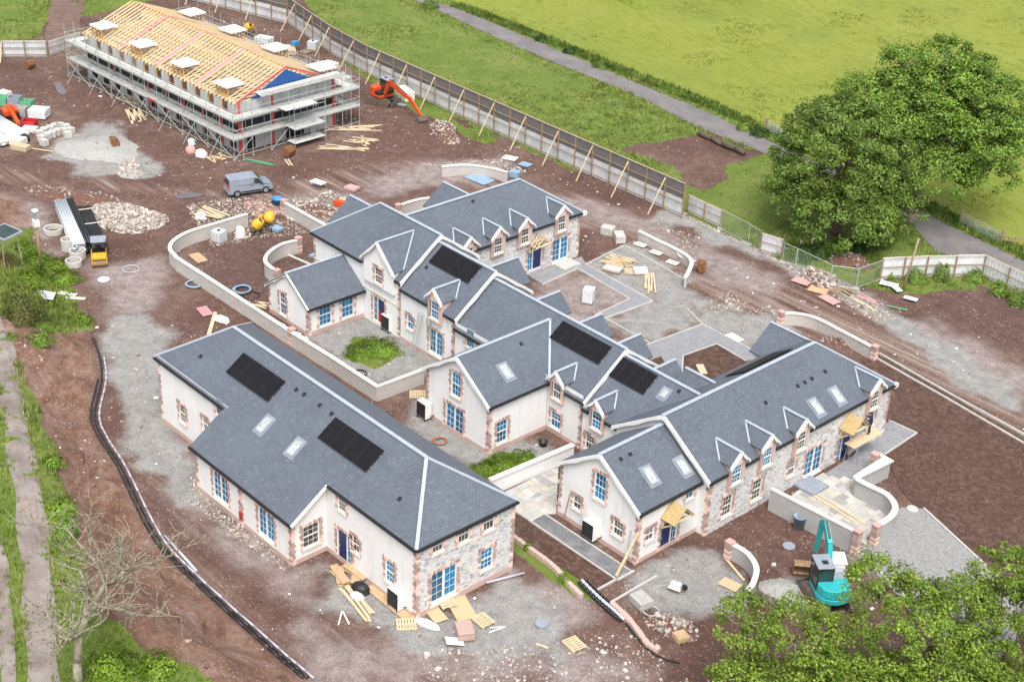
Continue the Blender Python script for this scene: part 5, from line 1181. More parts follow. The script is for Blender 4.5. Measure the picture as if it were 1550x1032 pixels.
# ================================================================ vehicles and machines
def lathe(mb, prof, c, n=20, mi=0):
    """prof: list of (r,z); closed if first radius 0"""
    b = len(mb.v)
    for r, z in prof:
        for k in range(n): t = 2 * math.pi * k / n; mb.v.append((c[0] + r * math.cos(t), c[1] + r * math.sin(t), c[2] + z))
    for i in range(len(prof) - 1):
        for k in range(n):
            j = (k + 1) % n; mb.f.append((b + i * n + k, b + i * n + j, b + (i + 1) * n + j, b + (i + 1) * n + k)); mb.uv.append(None); mb.mi.append(mi)
def LB(mb, name, mat, par, smooth=False, bev=0.0):
    o = mb.build(name, mat, par, smooth, local=True)
    if bev: md = o.modifiers.new('bev', 'BEVEL'); md.width = bev; md.segments = 3; md.limit_method = 'ANGLE'; md.angle_limit = .6
    return o
def wheel(par, x, y, r, w, rim):
    m = MB(); m.cyl((x, y - w / 2, r), (x, y + w / 2, r), r, 18); o = LB(m, 'wheel', TYRE, par, False, .03)
    m = MB(); m.cyl((x, y - w / 2 - .012, r), (x, y + w / 2 + .012, r), r * .62, 14); LB(m, 'rim', rim, o)
    m = MB(); m.cyl((x, y - w / 2 - .02, r), (x, y + w / 2 + .02, r), r * .2, 8); LB(m, 'hub', BLACKP, o)

a, b = Vector((-59.48,26.01)), Vector((-58.44,29.76))
d = (b - a).normalized(); ctr = (a + b) / 2 + Vector((-d.y, d.x)) * .9
V = thing('van', 'grey panel van parked on the mud track', 'van', (ctr.x, ctr.y, 0), math.atan2(d.y, d.x))
# body shell: side outline lofted across the width, narrowing towards the roof
prof = [(-2.2, .32), (-2.24, .62), (-2.2, 1.05), (-2.1, 1.72), (-2.0, 1.82), (.35, 1.82), (.62, 1.76), (1.28, 1.12), (1.95, .98), (2.16, .82), (2.22, .45), (2.14, .28), (1.78, .28), (1.70, .52), (1.5, .66), (1.28, .66), (1.08, .52), (1.0, .28), (-1.05, .28), (-1.13, .52), (-1.33, .66), (-1.55, .66), (-1.75, .52), (-1.83, .28)]
def hw(z, x): return .91 - max(0, z - .95) * .17 - (max(0, x - 1.2) * .10)
m = MB(); k0 = len(prof)
for sg in (-1, 1):
    for x, z in prof: m.v.append((x, sg * hw(z, x), z))
for i in range(k0): j = (i + 1) % k0; m.f.append((i, j, k0 + j, k0 + i)); m.uv.append(None); m.mi.append(0)
m.f.append(tuple(range(k0 - 1, -1, -1))); m.f.append(tuple(range(k0, 2 * k0))); m.uv += [None] * 2; m.mi += [0] * 2
LB(m, 'body', VANP, V, False, .05)
for sg in (-1, 1):
    def sp(x, z, o=.012): return (x, sg * (hw(z, x) + o), z)
    m = MB(); q = [(.30, 1.16), (1.12, 1.14), (.70, 1.62), (.30, 1.66)]; m.face([sp(*p) for p in q]); LB(m, 'side_window', CABGL, V)
    m = MB(); q = [(-1.7, 1.15), (.15, 1.15), (.15, 1.6), (-1.6, 1.6)]; m.face([sp(*p, .010) for p in q]); LB(m, 'side_panel', VANP, V)
    m = MB(); m.beam(sp(-1.0, .45), sp(.95, .45), .03, .12); LB(m, 'sill_strip', BLACKP, V)
    for xx in (.22, 1.18): m = MB(); m.beam(sp(xx, .5, .004), sp(xx, 1.62 if xx < 1 else 1.05, .004), .015, .015, (1, 0, 0)); LB(m, 'door_gap', BLACKP, V)
    m = MB(); m.obox((.98, sg * 1.02, 1.16), (.16, .2, .2)); LB(m, 'mirror', BLACKP, V, False, .04)
    m = MB(); m.obox((2.08, sg * .66, .84), (.2, .3, .14), 0, 0, .5); LB(m, 'headlight', GLASS, V, False, .03)
    m = MB(); m.box(-2.25, -2.16, sg * .78 - .07, sg * .78 + .07, .8, 1.35); LB(m, 'tail_light', RED, V)
    m = MB(); m.box(-.1, .04, sg * .93 - .02, sg * .93 + .02, 1.0, 1.03); LB(m, 'handle', BLACKP, V)
m = MB(); m.face([(.66, -.68, 1.745), (1.25, -.78, 1.16), (1.25, .78, 1.16), (.66, .68, 1.745)][::1]); m.v = [(x + .02, y, z + .02) for x, y, z in m.v]; LB(m, 'windscreen', CABGL, V)
m = MB(); m.face([(-2.215, -.66, 1.1), (-2.215, .66, 1.1), (-2.12, .6, 1.66), (-2.12, -.6, 1.66)]); LB(m, 'rear_window', CABGL, V)
m = MB(); m.box(2.1, 2.26, -.75, .75, .34, .56); LB(m, 'front_bumper', BLACKP, V, False, .04); m = MB(); m.box(-2.3, -2.2, -.85, .85, .34, .6); LB(m, 'rear_bumper', VANP, V, False, .04)
m = MB(); m.box(-2.32, -2.30, -.26, .26, .62, .74); LB(m, 'number_plate', YELL, V)
for x in (-1.44, 1.39):
    for y in (-.80, .80): wheel(V, x, y, .33, .22, GREYP)

def tracks(H, L_, w, h, gap, mat=STEELD):
    for sg in (-1, 1):
        m = MB(); pr = [(-L_ / 2 + h * .3, 0), (L_ / 2 - h * .3, 0), (L_ / 2 - .03, h * .3), (L_ / 2, h * .6), (L_ / 2 - h * .25, h), (-L_ / 2 + h * .25, h), (-L_ / 2, h * .6), (-L_ / 2 + .03, h * .3)]
        y0_, y1_ = sg * gap - w / 2, sg * gap + w / 2
        m.prism(pr, lambda x, z: (x, y0_, z), lambda x, z: (x, y1_, z)); o = LB(m, 'track', mat, H)
        n = 16
        for i in range(n): g = MB(); x = -L_ / 2 + .2 + (L_ - .4) * i / (n - 1); g.box(x - .035, x + .035, y0_ - .01, y1_ + .01, h, h + .03); LB(g, 'track_shoe', mat, o)
        for x in (-L_ * .33, 0, L_ * .33): g = MB(); g.cyl((x, y1_ if sg > 0 else y0_, h * .4), (x, (y1_ if sg > 0 else y0_) + sg * .03, h * .4), h * .22, 10); LB(g, 'roller', RUST, o)
def limb(H, name, pts, w0, th, mat):
    """box-section boom through points in the x-z plane, tapering th[i]"""
    m = MB()
    for i in range(len(pts) - 1):
        p, q = Vector((pts[i][0], 0, pts[i][1])), Vector((pts[i + 1][0], 0, pts[i + 1][1])); d_ = (q - p).normalized(); nrm = Vector((-d_.z, 0, d_.x)); p = p - d_ * .04; q = q + d_ * .04
        a_, b_ = th[i] / 2, th[i + 1] / 2; y = Vector((0, w0 / 2, 0))
        m.hexa([p - nrm * a_ - y, q - nrm * b_ - y, q - nrm * b_ + y, p - nrm * a_ + y, p + nrm * a_ - y, q + nrm * b_ - y, q + nrm * b_ + y, p + nrm * a_ + y])
    return LB(m, name, mat, H)
def bucket(H, c, w, s, mat, ang=0.0):
    pr = [(0, 0), (.15, .1), (.5, .05), (.72, -.25), (.62, -.62), (.25, -.72), (.2, -.66), (.52, -.55), (.62, -.25), (.44, -.02), (.12, -.02)]
    ca, sa = math.cos(ang), math.sin(ang); pr = [((x * ca - z * sa) * s, (x * sa + z * ca) * s) for x, z in pr]
    m = MB(); m.prism(pr, lambda x, z: (c[0] + x, -w / 2, c[1] + z), lambda x, z: (c[0] + x, w / 2, c[1] + z))
    full = [(0, 0), (.15, .1), (.5, .05), (.72, -.25), (.62, -.62), (.25, -.72)]; full = [((x * ca - z * sa) * s, (x * sa + z * ca) * s) for x, z in full]
    o = LB(m, 'bucket', mat, H)
    for sg in (-1, 1): g = MB(); g.prism(full, lambda x, z: (c[0] + x, sg * w / 2 - .015, c[1] + z), lambda x, z: (c[0] + x, sg * w / 2 + .015, c[1] + z)); LB(g, 'bucket_side', mat, o)
    for k in range(4): g = MB(); y = -w / 2 + w * (k + .5) / 4; x, z = full[-1]; g.obox((c[0] + x - .05, y, c[1] + z), (.16, .06, .05), 0, 0, ang); LB(g, 'tooth', STEELD, o)
def excavator(label, loc, slew, track_rz, col, s, boom, arm, bk, cabcol, bang):
    H = thing('excavator', label, 'excavator', loc, track_rz); n0 = len(COL.objects)
    tracks(H, 2.6 * s, .42 * s, .62 * s, .78 * s); m = MB(); m.box(-.6 * s, .6 * s, -.6 * s, .6 * s, .25 * s, .6 * s); LB(m, 'undercarriage', STEELD, H)
    m = MB(); m.hexa([(1.45 * s, -.98 * s, .06), (1.6 * s, -.98 * s, .06), (1.6 * s, .98 * s, .06), (1.45 * s, .98 * s, .06), (1.5 * s, -.98 * s, .5 * s), (1.58 * s, -.98 * s, .5 * s), (1.58 * s, .98 * s, .5 * s), (1.5 * s, .98 * s, .5 * s)]); LB(m, 'blade', STEELD, H)
    for y in (-.45, .45): m = MB(); m.beam((.5 * s, y * s, .32 * s), (1.5 * s, y * s, .28 * s), .1 * s, .12 * s); LB(m, 'blade_arm', STEELD, H)
    E = bpy.data.objects.new('upper_structure', None) if False else None
    rz = slew - track_rz
    def up(mb): c_, s_ = math.cos(rz), math.sin(rz); mb.v = [(x * c_ - y * s_, x * s_ + y * c_, z) for x, y, z in mb.v]; return mb
    m = MB(); m.cyl((0, 0, .58 * s), (0, 0, .72 * s), .45 * s, 16); LB(m, 'slew_ring', BLACKP, H)
    # body: rounded counterweight
    pr = [(.75, -.85), (.75, .85), (-.55, .9), (-1.0, .74), (-1.22, .35), (-1.27, 0), (-1.22, -.35), (-1.0, -.74), (-.55, -.9)]; pr = [(x * s, y * s) for x, y in pr]
    m = MB(); m.prism(pr, lambda x, y: (x, y, .72 * s), lambda x, y: (x, y, 1.02 * s)); body = LB(up(m), 'body', col, H, False, .05)
    pr2 = [(x * .99, y * .97) for x, y in pr if x < 0] ; pr2 = [(-.1 * s, -.84 * s), (-.1 * s, .84 * s)] + [(x * .98, y * .95) for x, y in pr[2:]]
    m = MB(); m.prism(pr2, lambda x, y: (x, y, 1.03 * s), lambda x, y: (x * .97, y * .97, 1.55 * s)); LB(up(m), 'engine_cover', col, H, False, .08)
    m = MB(); m.box(.0, .7 * s, -.86 * s, -.12 * s, 1.03 * s, 1.3 * s); LB(up(m), 'side_tank', GREYP if cabcol is None else cabcol, H, False, .05)
    # cab: posts, roof, glass
    cx0, cx1, cy0, cy1, cz0, cz1 = -.35 * s, .82 * s, .02 * s, .88 * s, 1.03 * s, 2.35 * s
    for x in (cx0, cx1 - .06 * s):
        for y in (cy0, cy1 - .06 * s): m = MB(); m.box(x, x + .06 * s, y, y + .06 * s, cz0, cz1); LB(up(m), 'cab_post', BLACKP, H)
    m = MB(); m.box(cx0 - .04 * s, cx1 + .02 * s, cy0 - .03 * s, cy1 + .03 * s, cz1, cz1 + .09 * s); rf_ = LB(up(m), 'cab_roof', GREYP, H, False, .05)
    m = MB(); m.box(cx0 + .3 * s, cx0 + .6 * s, cy0 + .25 * s, cy0 + .55 * s, cz1 + .095 * s, cz1 + .12 * s); LB(up(m), 'roof_hatch', BLACKP, rf_)
    for q in ((cx0 + .01, cx0 + .03, cy0 + .06 * s, cy1 - .06 * s), (cx1 - .03, cx1 - .01, cy0 + .06 * s, cy1 - .06 * s), (cx0 + .06 * s, cx1 - .06 * s, cy0 + .01, cy0 + .03), (cx0 + .06 * s, cx1 - .06 * s, cy1 - .03, cy1 - .01)):
        m = MB(); m.box(*q, cz0 + .25 * s, cz1 - .02); LB(up(m), 'cab_glass', CABGL, H)
        m = MB(); m.box(*q, cz0, cz0 + .25 * s); LB(up(m), 'cab_panel', BLACKP, H)
    m = MB(); m.box(cx0 + .2 * s, cx0 + .6 * s, cy0 + .2 * s, cy1 - .2 * s, cz0, cz0 + .5 * s); LB(up(m), 'seat', BLACKP, H)
    def sub(fn, *a_):
        pre = set(COL.objects); fn(*a_)
        for o in set(COL.objects) - pre:
            c_, s_ = math.cos(rz), math.sin(rz)
            for v in o.data.vertices: x, y, z = v.co; y2 = y - .18 * s; v.co = (x * c_ - y2 * s_, x * s_ + y2 * c_, z)
    sub(limb, H, 'boom', [(p[0] * s, p[1] * s) for p in boom], .24 * s, [.34 * s] + [.44 * s] * (len(boom) - 2) + [.26 * s], col)
    sub(limb, H, 'arm', [(p[0] * s, p[1] * s) for p in arm], .2 * s, [.26 * s, .38 * s, .2 * s], col)
    mid = boom[len(boom) // 2]
    def rams():
        m = MB(); m.cyl((.72 * s, 0, .85 * s), (mid[0] * s * .9, 0, mid[1] * s - .28 * s), .07 * s, 8); LB(m, 'boom_ram', STEELD, H)
        m = MB(); m.cyl((mid[0] * s, 0, (mid[1] + .32) * s), (arm[0][0] * s, 0, (arm[0][1] + .15) * s), .065 * s, 8); LB(m, 'arm_ram', STEELD, H)
    sub(rams)
    if bk: sub(bucket, H, (arm[-1][0] * s, arm[-1][1] * s), .95 * s, 1.0 * s, TANB if col is TEAL else STEELD, bang)
    return H
def heading(p, q): return math.atan2(q[1] - p[1], q[0] - p[0])
EX1 = (15.05,21); HEAD1 = heading(EX1, (10.54,24.19))
excavator('teal mini excavator with folded boom beside the white pallet load', (*EX1, 0), HEAD1 , heading(EX1, (11.93,22.3)), TEAL, 1.22, [(.75, 1.0), (1.45, 2.6), (2.3, 3.3)], [(2.25, 3.35), (2.75, 2.95), (3.1, .95)], False, None, 0)
EX2 = (-71.79,53.67); HEAD2 = heading(EX2, (-63.86,53.5))
excavator('orange tracked excavator with its arm stretched out beside the hoarding', (*EX2, 0), HEAD2, heading(EX2, (-69.19,54.77)), ORANGE, 1.15, [(.7, 1.1), (1.5, 2.5), (4.2, 1.8)], [(4.15, 1.9), (4.7, 1.75), (6.4, .62)], True, BLACKP, -.9)
# loose digging buckets
def loose_bucket(label, loc, rz, s, mat):
    H = thing('digger_bucket', label, 'bucket', loc, rz); bucket(H, (-.35 * s, .74 * s), .95 * s, s, mat, 0)
loose_bucket('tan digger bucket lying beside the teal excavator', (12.22,22), 2.3, 1.2, TANB); loose_bucket('rusty digger bucket on the grey gravel at upper left', (-77.15,23.53), 1.2, 1.3, RUST); loose_bucket('brown digger bucket at the end of the hook-shaped wall', (-21.34,50.15), .6, 1.1, RUST); loose_bucket('small rusty bucket near the upper left fence', (-103.94,27.95), .3, 1.1, RUST)
loose_bucket('rusty steel bucket in front of the scaffolding', (-64.99,36.44), .3, 1.2, RUST)
# roller
RO = (-54.74,9.32); RH = heading((-56.76,10.38), (-53.45,8.66))
H = thing('road_roller', 'small yellow tandem roller parked by the black pipe stack', 'roller', (*RO, 0), RH)
for x in (-.78, .78): m = MB(); m.cyl((x, -.62, .38), (x, .62, .38), .38, 22); LB(m, 'drum', TANB, H, False, .02)
m = MB(); m.box(-1.2, 1.2, -.66, -.58, .35, .75); m.box(-1.2, 1.2, .58, .66, .35, .75); LB(m, 'frame', YELL, H)
m = MB(); m.box(.3, 1.22, -.58, .58, .8, 1.1); LB(m, 'front_cover', YELL, H, False, .06); m = MB(); m.box(-1.15, -.45, -.58, .58, .8, 1.15); LB(m, 'engine_cover', BLACKP, H, False, .06)
m = MB(); m.box(-.35, .2, -.45, .45, .8, .95); LB(m, 'platform', BLACKP, H); m = MB(); m.box(-.3, .0, -.25, .25, .95, 1.15); m.box(-.36, -.28, -.25, .25, 1.15, 1.5); LB(m, 'seat', BLACKP, H)
for y in (-.52, .52): m = MB(); m.box(-.4, -.33, y - .03, y + .03, .9, 2.25); LB(m, 'roll_bar', YELL, H); m = MB(); m.box(.35, .41, y - .03, y + .03, 1.0, 2.2); LB(m, 'roof_post', BLACKP, H)
m = MB(); m.box(-.55, .75, -.62, .62, 2.22, 2.3); LB(m, 'canopy', GREYP, H, False, .03)
m = MB(); m.cyl((.3, 0, 1.0), (.18, 0, 1.45), .03, 6); m.cyl((.18, 0, 1.45), (.15, 0, 1.47), .2, 12); LB(m, 'steering_wheel', BLACKP, H)
# concrete mixers
def mixer(label, loc, rz, tilt):
    H = thing('concrete_mixer', label, 'mixer', loc, rz); M_ = Matrix.Rotation(tilt, 3, 'Y')
    m = MB(); lathe(m, [(.02, -.48), (.34, -.46), (.5, -.2), (.52, .12), (.4, .4), (.28, .62), (.25, .62), (.38, .35), (.45, .05)], (0, 0, 0), 18); m.v = [tuple(M_ @ Vector(p) + Vector((0, 0, 1.05))) for p in m.v]; LB(m, 'drum', YELL, H, True)
    m = MB(); m.tube([(-.55, -.35, .2), (-.1, -.62, 1.05), (.5, -.35, .05)], .035); m.tube([(-.55, .35, .2), (-.1, .62, 1.05), (.5, .35, .05)], .035); m.cyl((-.55, -.35, .2), (-.55, .35, .2), .03, 6); LB(m, 'stand', STEELD, H)
    m = MB(); m.box(-.25, .2, .62, .9, .75, 1.25); LB(m, 'motor_housing', YELL, H, False, .04)
    for y in (-.42, .42): wheel(H, -.55, y, .22, .1, CREAM)
mixer('yellow concrete mixer beside the white tank and bulk bag', (-51.15,23.23), .6, .7)
mixer('second yellow concrete mixer behind the first one', (-51.68,24.89), 2.2, .8)
mixer('yellow concrete mixer standing behind the unfinished building', (-99.97,54.89), .2, .9)

# ================================================================ site clutter
def tank(label, loc, rz):
    H = thing('water_tank', label, 'tank', loc, rz); m = MB(); m.box(-.55, .55, -.48, .48, .16, 1.12); LB(m, 'tank_body', WRAP, H, False, .08)
    for z in (.2, .42, .65, .88, 1.12):
        m = MB()
        for a_, b_ in (((-.58, -.51), (.58, -.51)), ((.58, -.51), (.58, .51)), ((.58, .51), (-.58, .51)), ((-.58, .51), (-.58, -.51))): m.cyl((*a_, z), (*b_, z), .016, 5)
        LB(m, 'cage_ring', GALV, H)
    for x in (-.58, -.2, .2, .58):
        m = MB(); m.cyl((x, -.51, .14), (x, -.51, 1.14), .016, 5); LB(m, 'cage_bar', GALV, H); m = MB(); m.cyl((x, .51, .14), (x, .51, 1.14), .016, 5); LB(m, 'cage_bar', GALV, H)
    m = MB(); m.box(-.6, .6, -.5, .5, 0, .13); LB(m, 'pallet_base', TIMBG, H); m = MB(); m.cyl((0, 0, 1.12), (0, 0, 1.2), .15, 12); LB(m, 'cap', BLACKP, H)
tank('white caged water tank inside the S-shaped wall', (-52.04,19.73), .3); tank('white caged tank tipped near the hoarding behind the scaffolding', (-90.87,58.09), .5)
def blob(rx_, ry_, rz_, seed, n=10, k=7, j=.14):
    r_ = random.Random(seed); m = MB(); prof = []
    for i in range(k + 1): t = math.pi * i / k * .5 + (0 if i else 0); prof.append((math.sin(math.pi * (i / k) * .5 + .0), math.cos(math.pi * (i / k) * .5)))
    b_ = 0
    for i, (rr, zz) in enumerate(prof):
        for q in range(n): t = 2 * math.pi * q / n; f = 1 + r_.uniform(-j, j); m.v.append((rx_ * max(rr, .02) ** .7 * math.cos(t) * f, ry_ * max(rr, .02) ** .7 * math.sin(t) * f, rz_ * zz * (1 + r_.uniform(-j, j) * .6)))
    for i in range(k):
        for q in range(n): j2 = (q + 1) % n; m.f.append((i * n + q, (i + 1) * n + q, (i + 1) * n + j2, i * n + j2)); m.uv.append(None); m.mi.append(0)
    m.f.append(tuple(range(n))); m.uv.append(None); m.mi.append(0)
    return m
def place(m, loc, rz=0.0, z=0.0):
    c_, s_ = math.cos(rz), math.sin(rz); m.v = [(loc[0] + x * c_ - y * s_, loc[1] + x * s_ + y * c_, zz + z + (loc[2] if len(loc) > 2 else 0)) for x, y, zz in m.v]; return m
def bag(label, loc, s=(.45, .45, .8), mat=SACK, seed=1, cat='bag', group=None, rz=.3):
    m = place(blob(*s, seed), loc, rz); one('bulk_bag' if s[2] > .5 else 'sack', m, mat, label, cat, (loc[0], loc[1], loc[2] if len(loc) > 2 else 0), group, True)
bag('white bulk bag between the tank and the yellow mixer', (-51.84,21.85), (.5, .5, 1.0), SACK, 3)
bag('white rounded bag on the boards behind the S-shaped wall', (-57.4,21.19), (.6, .5, .6), SACK, 4); bag('white bag with pink print by the scaffold corner', (-70.21,29.36), (.7, .6, .7), SACK, 5); bag('pink wrapped bag by the scaffold corner', (-71.74,29.08), (.6, .5, .7), PINKP, 6)
bag('grey-white bag under the scaffold front', (-73.54,30.28), (.45, .4, .6), WRAP, 7); bag('black rubbish bags by the front house timber pile', (-4.26,-0.86), (.65, .5, .55), BLKM, 8); bag('white crumpled bag next to the black rubbish bags', (-3.84,-1.48), (.5, .35, .35), SACK, 9)
bag('crumpled white sheet by the corner of the front house', (0.91,0.23), (.9, .35, .25), WRAP, 10); bag('white crumpled bag on the ground inside the S-shaped wall', (-39.43,11.78), (.8, .5, .3), SACK, 12); bag('black bag by the materials stack at upper left', (-84.23,17.23), (.6, .5, .7), BLKM, 13)
for i, q in enumerate([(-36.13,14.55),(-35.28,14.73),(-34.34,14.85),(-33.32,14.9),(-32.46,14.93)]): bag(('leftmost', 'second', 'middle', 'fourth', 'rightmost')[i] + ' white sack along the foot of the annex gable', q, (.55, .4, .4), SACK, 20 + i, 'sack', 'white sacks by the annex')
def pallet(label, loc, rz, group='wooden pallets lying about', tilt=None, mat=TIMB, z=0.0):
    H = thing('pallet', label, 'pallet', (loc[0], loc[1], z), rz, group)
    for k in range(7): m = MB(); x = -.54 + k * .18; m.box(x - .06, x + .06, -.5, .5, .12, .145); LB(m, 'deck_board', mat, H)
    for y in (-.45, 0, .45): m = MB(); m.box(-.6, .6, y - .05, y + .05, .02, .12); LB(m, 'bearer', mat, H)
    return H
pallet('pallet lying at the foot of the front house corner', (0.15,-0.79), .95); pallet('pallet on the chipboard sheets below the stone end', (0.2,2.34), -.3, z=.16); pallet('pallet lying alone right of the brick stack', (2.81,3.03), -.05); pallet('pallet with a few bricks in the open gravel', (7.92,5.78), -.15)
pallet('small pallet by the grey sheets in the courtyard', (-24.96,44.99), .7); pallet('grey weathered pallet in the rubble by the wire fence', (-11.51,56.55), .05, mat=TIMBG); pallet('pallet leaning near the middle wing wall', (-20.29,16.76), .9); pallet('pallet stacked behind the scaffold', (-90.61,56.74), .2, mat=TIMBG)
def board(label, loc, size, rz, mat, z=.04, name='board', tilt=0.0, cat='board'):
    if z > .9: z = hz(loc[0], loc[1]) + .06
    m = MB(); m.obox((loc[0], loc[1], z + size[2] / 2 + abs(tilt) * size[0] * .45), size, rz, 0, tilt); one(name, m, mat, label, cat, (loc[0], loc[1], z))
board('large chipboard sheet below the stone end french doors', (1.11,2.74), (2.3, 1.3, .03), -.35, OSB, .1); board('small chipboard sheet beside the large one', (0.64,1.18), (1.3, .9, .03), -.2, OSB, .06)
board('white plastic sheet leaning on the brick stack', (3.3,0.35), (1.1, .7, .03), 1.0, WRAP, .1, tilt=.2); board('plywood sheet lying by the short curved wall', (10.05,17.51), (1.3, .9, .03), .2, OSB); board('tan plywood sheet inside the S-shaped wall', (-50.29,16.43), (1.9, 1.0, .05), -.1, CARD)
board('brown walkway board along the front house wall', (-2.15,-0.23), (4.2, .8, .04), -.02, CARD, .05); board('pale board on the brown courtyard bed', (-9.41,36.77), (1.5, .6, .04), -.6, TIMB, .07); board('pale slab on the gravel by the lower path', (-11.21,42.89), (1.5, .8, .06), -.1, CREAM)
board('pinkish panel on the rubble bank', (-14.26,55.5), (1.6, 1.1, .06), .2, PINKP, .15); board('brown panel on the rubble bank beside the pink one', (-12.3,55.32), (1.7, 1.2, .06), .3, CARD, .12); board('second pinkish panel nearer the haul road', (-10.58,54.67), (1.8, 1.0, .06), -.1, PINKP, .1)
board('white broken sheet under the leaning pole', (-8.97,61.11), (1.6, .8, .05), .4, WRAP, .25); board('white broken sheet by the grass edge', (-7.91,60.8), (1.0, .6, .05), -.4, WRAP, .3); board('white sheet scrap at the grass edge', (-6.17,60.39), (1.2, .6, .05), .3, WRAP, .2)
board('red and white board lying inside the mud by the S-shaped wall', (-41.42,11.47), (1.6, .9, .05), -.2, PINKM, .05); board('grey corrugated sheet lying on the bank', (-50.68,2.14,1.9), (1.5, 1.3, .05), .9, CORR, 2.0, tilt=.15); board('white plank scrap on the bank', (-50.93,4.23,1.4), (1.6, .5, .05), .6, CREAM, 1.5); board('second white plank scrap on the bank', (-49.87,4.34,1), (1.7, .4, .05), .8, CREAM, 1.1)
board('blue-grey tarpaulin spread on the mud track', (-48.75,47.95), (2.6, 1.7, .06), .1, BLUET); board('blue wrapped pack by the low curved wall', (-47.16,51.22), (1.0, .8, .6), .5, BLUET); board('small blue tarpaulin near the hoarding', (-48.82,54.19), (1.2, 1.0, .08), .2, BLUET); board('pale sheet near the hoarding', (-51.06,54.13), (1.5, 1.1, .05), .4, CREAM)
board('pale pink pallet load on the mud left of the far wing', (-54.33,36.34), (1.3, 1.0, .25), .3, PINKP); board('pale board on the mud left of the far wing', (-56.8,34.11), (1.5, .9, .06), .2, CREAM, .5); board('orange barrier lying by the far terrace gable', (-51.86,33.06), (1.2, .5, .5), .5, ORANGE)
board('white slab leaning inside the hook-shaped wall', (-23.71,50.14), (.9, .6, .08), 1.0, CREAM, .2, tilt=.6); 
for i, q in enumerate([(-28.29,49.6),(-26.24,49.53),(-23.91,49.21)]): board(('left', 'middle', 'right')[i] + ' white paving slab in the bed inside the hook-shaped wall', q, (1.1, .7, .08), .2, CREAM, .08, 'paving_slab', cat='slab')
board('blue sheet on the mud beside the C-shaped wall', (-44.18,24.65), (1.0, .7, .2), .2, BLUET); board('pale scaffold plank lying left of the annex', (-44.06,23.28), (4.0, .25, .06), .15, BOARDS)
board('white mattress-like pack behind the orange excavator', (-71.45,56.69), (2.6, 1.2, 1.0), heading((-74,57.97), (-70.6,57.14)), CREAM, .0, cat='pack')
board('dark steel plate beside the excavator blade', (-69.52,54.67), (1.0, .6, .12), .2, GREYP, .1)
# paving packs, wrapped loads
def pack(label, loc, size, rz, mat, wrap=True, n=4, base=True, z=.0, cat='pack'):
    H = thing('pack', label, cat, (loc[0], loc[1], z), rz); b0 = .13 if base else 0
    if base:
        for y in (-.4, 0, .4): m = MB(); m.box(-size[0] / 2, size[0] / 2, y * size[1] - .05, y * size[1] + .05, 0, .13); LB(m, 'bearer', TIMBG, H)
    for k in range(n): m = MB(); e_ = rnd.uniform(-.02, .02); m.box(-size[0] / 2 + e_, size[0] / 2 + e_, -size[1] / 2, size[1] / 2, b0 + size[2] * k / n + .006, b0 + size[2] * (k + 1) / n); LB(m, 'layer', mat, H, False, .02)
    return H
pack('white wrapped pallet load by the patio wall pillar', (13.38,24.08), (1.35, 1.1, .85), -.75, WRAP); pack('wrapped white pallet in the stony courtyard bed', (-23.17,37.78), (.9, .9, 1.25), .5, WRAP); pack('grey concrete block cube by the far wing end', (-31.72,48.85), (1.2, .9, .75), .4, CONC, n=3); pack('second grey block cube by the far wing end', (-30.07,48.65), (1.4, .9, .7), -.6, CONC, n=3)
pack('grey paving pack with straps in the mud', (7.87,11.61), (1.3, 1.0, .5), -.2, BLOCK); pack('small brick pallet in the mud near the loose edging stones', (11.7,11.04), (.8, .8, .35), -.3, CARD); pack('stack of reclaimed bricks right of the front house corner', (3.12,1.28), (1.3, 1.0, .55), -.5, BRICK, n=6)
pack('bluish printed packs on the mud beside the yellow mixer', (-50.81,25.09), (1.1, .8, .3), .2, BLUET, n=2); pack('white panel pack in the courtyard gravel', (-24.31,45.41), (1.2, .8, .35), 1.0, WRAP, n=3); pack('grey panel pack in the courtyard gravel', (-26.19,43.82), (1.6, 1.0, .2), .4, CONC, n=2)
pack('grey block pack behind the scaffold right end', (-78.59,53.46), (1.6, 1.2, 1.0), .2, CONC); pack('cream block pack behind the scaffold', (-84.04,55.62), (1.7, 1.2, .7), .2, CREAM); pack('white wrapped pack behind the scaffold near the white mixer', (-96.3,54.73), (2.0, 1.3, .7), .4, WRAP); pack('timber pack behind the unfinished building', (-91.6,55.32), (2.6, 1.1, .5), -.5, TIMB)
pack('dark blue crate pack behind the scaffold', (-91.89,56.2), (.8, .8, .5), .2, BLUEP, z=.66, base=False)
# concrete pipe rings
def ring(label, loc, r, h, n=1, rz=0):
    H = thing('concrete_ring', label, 'concrete ring', loc, rz, 'concrete manhole rings by the pipe stacks')
    for k in range(n): m = MB(); lathe(m, [(r, k * h + .01), (r, k * h + h - .02), (r - .03, k * h + h), (r - .13, k * h + h), (r - .15, k * h + h - .02), (r - .15, k * h + .01), (r, k * h + .01)], (0, 0, 0), 28); LB(m, 'ring', CONC, H, False)
    return H
ring('large shallow concrete ring nearest the red bank', (-62.58,9.07), .85, .5); ring('stack of three concrete rings behind the others', (-58.58,8.43), .62, .36, 3); ring('concrete ring beside the end of the white pipe bundle', (-56.68,8.29), .72, .75); ring('concrete ring nearest the grassy bank', (-55.49,7.26), .72, .55)
ring('small concrete manhole ring right of the garden wall end', (-54.1,30.08), .45, .3); ring('pale manhole ring beside the wall pillar', (-52.44,27.77), .42, .2)
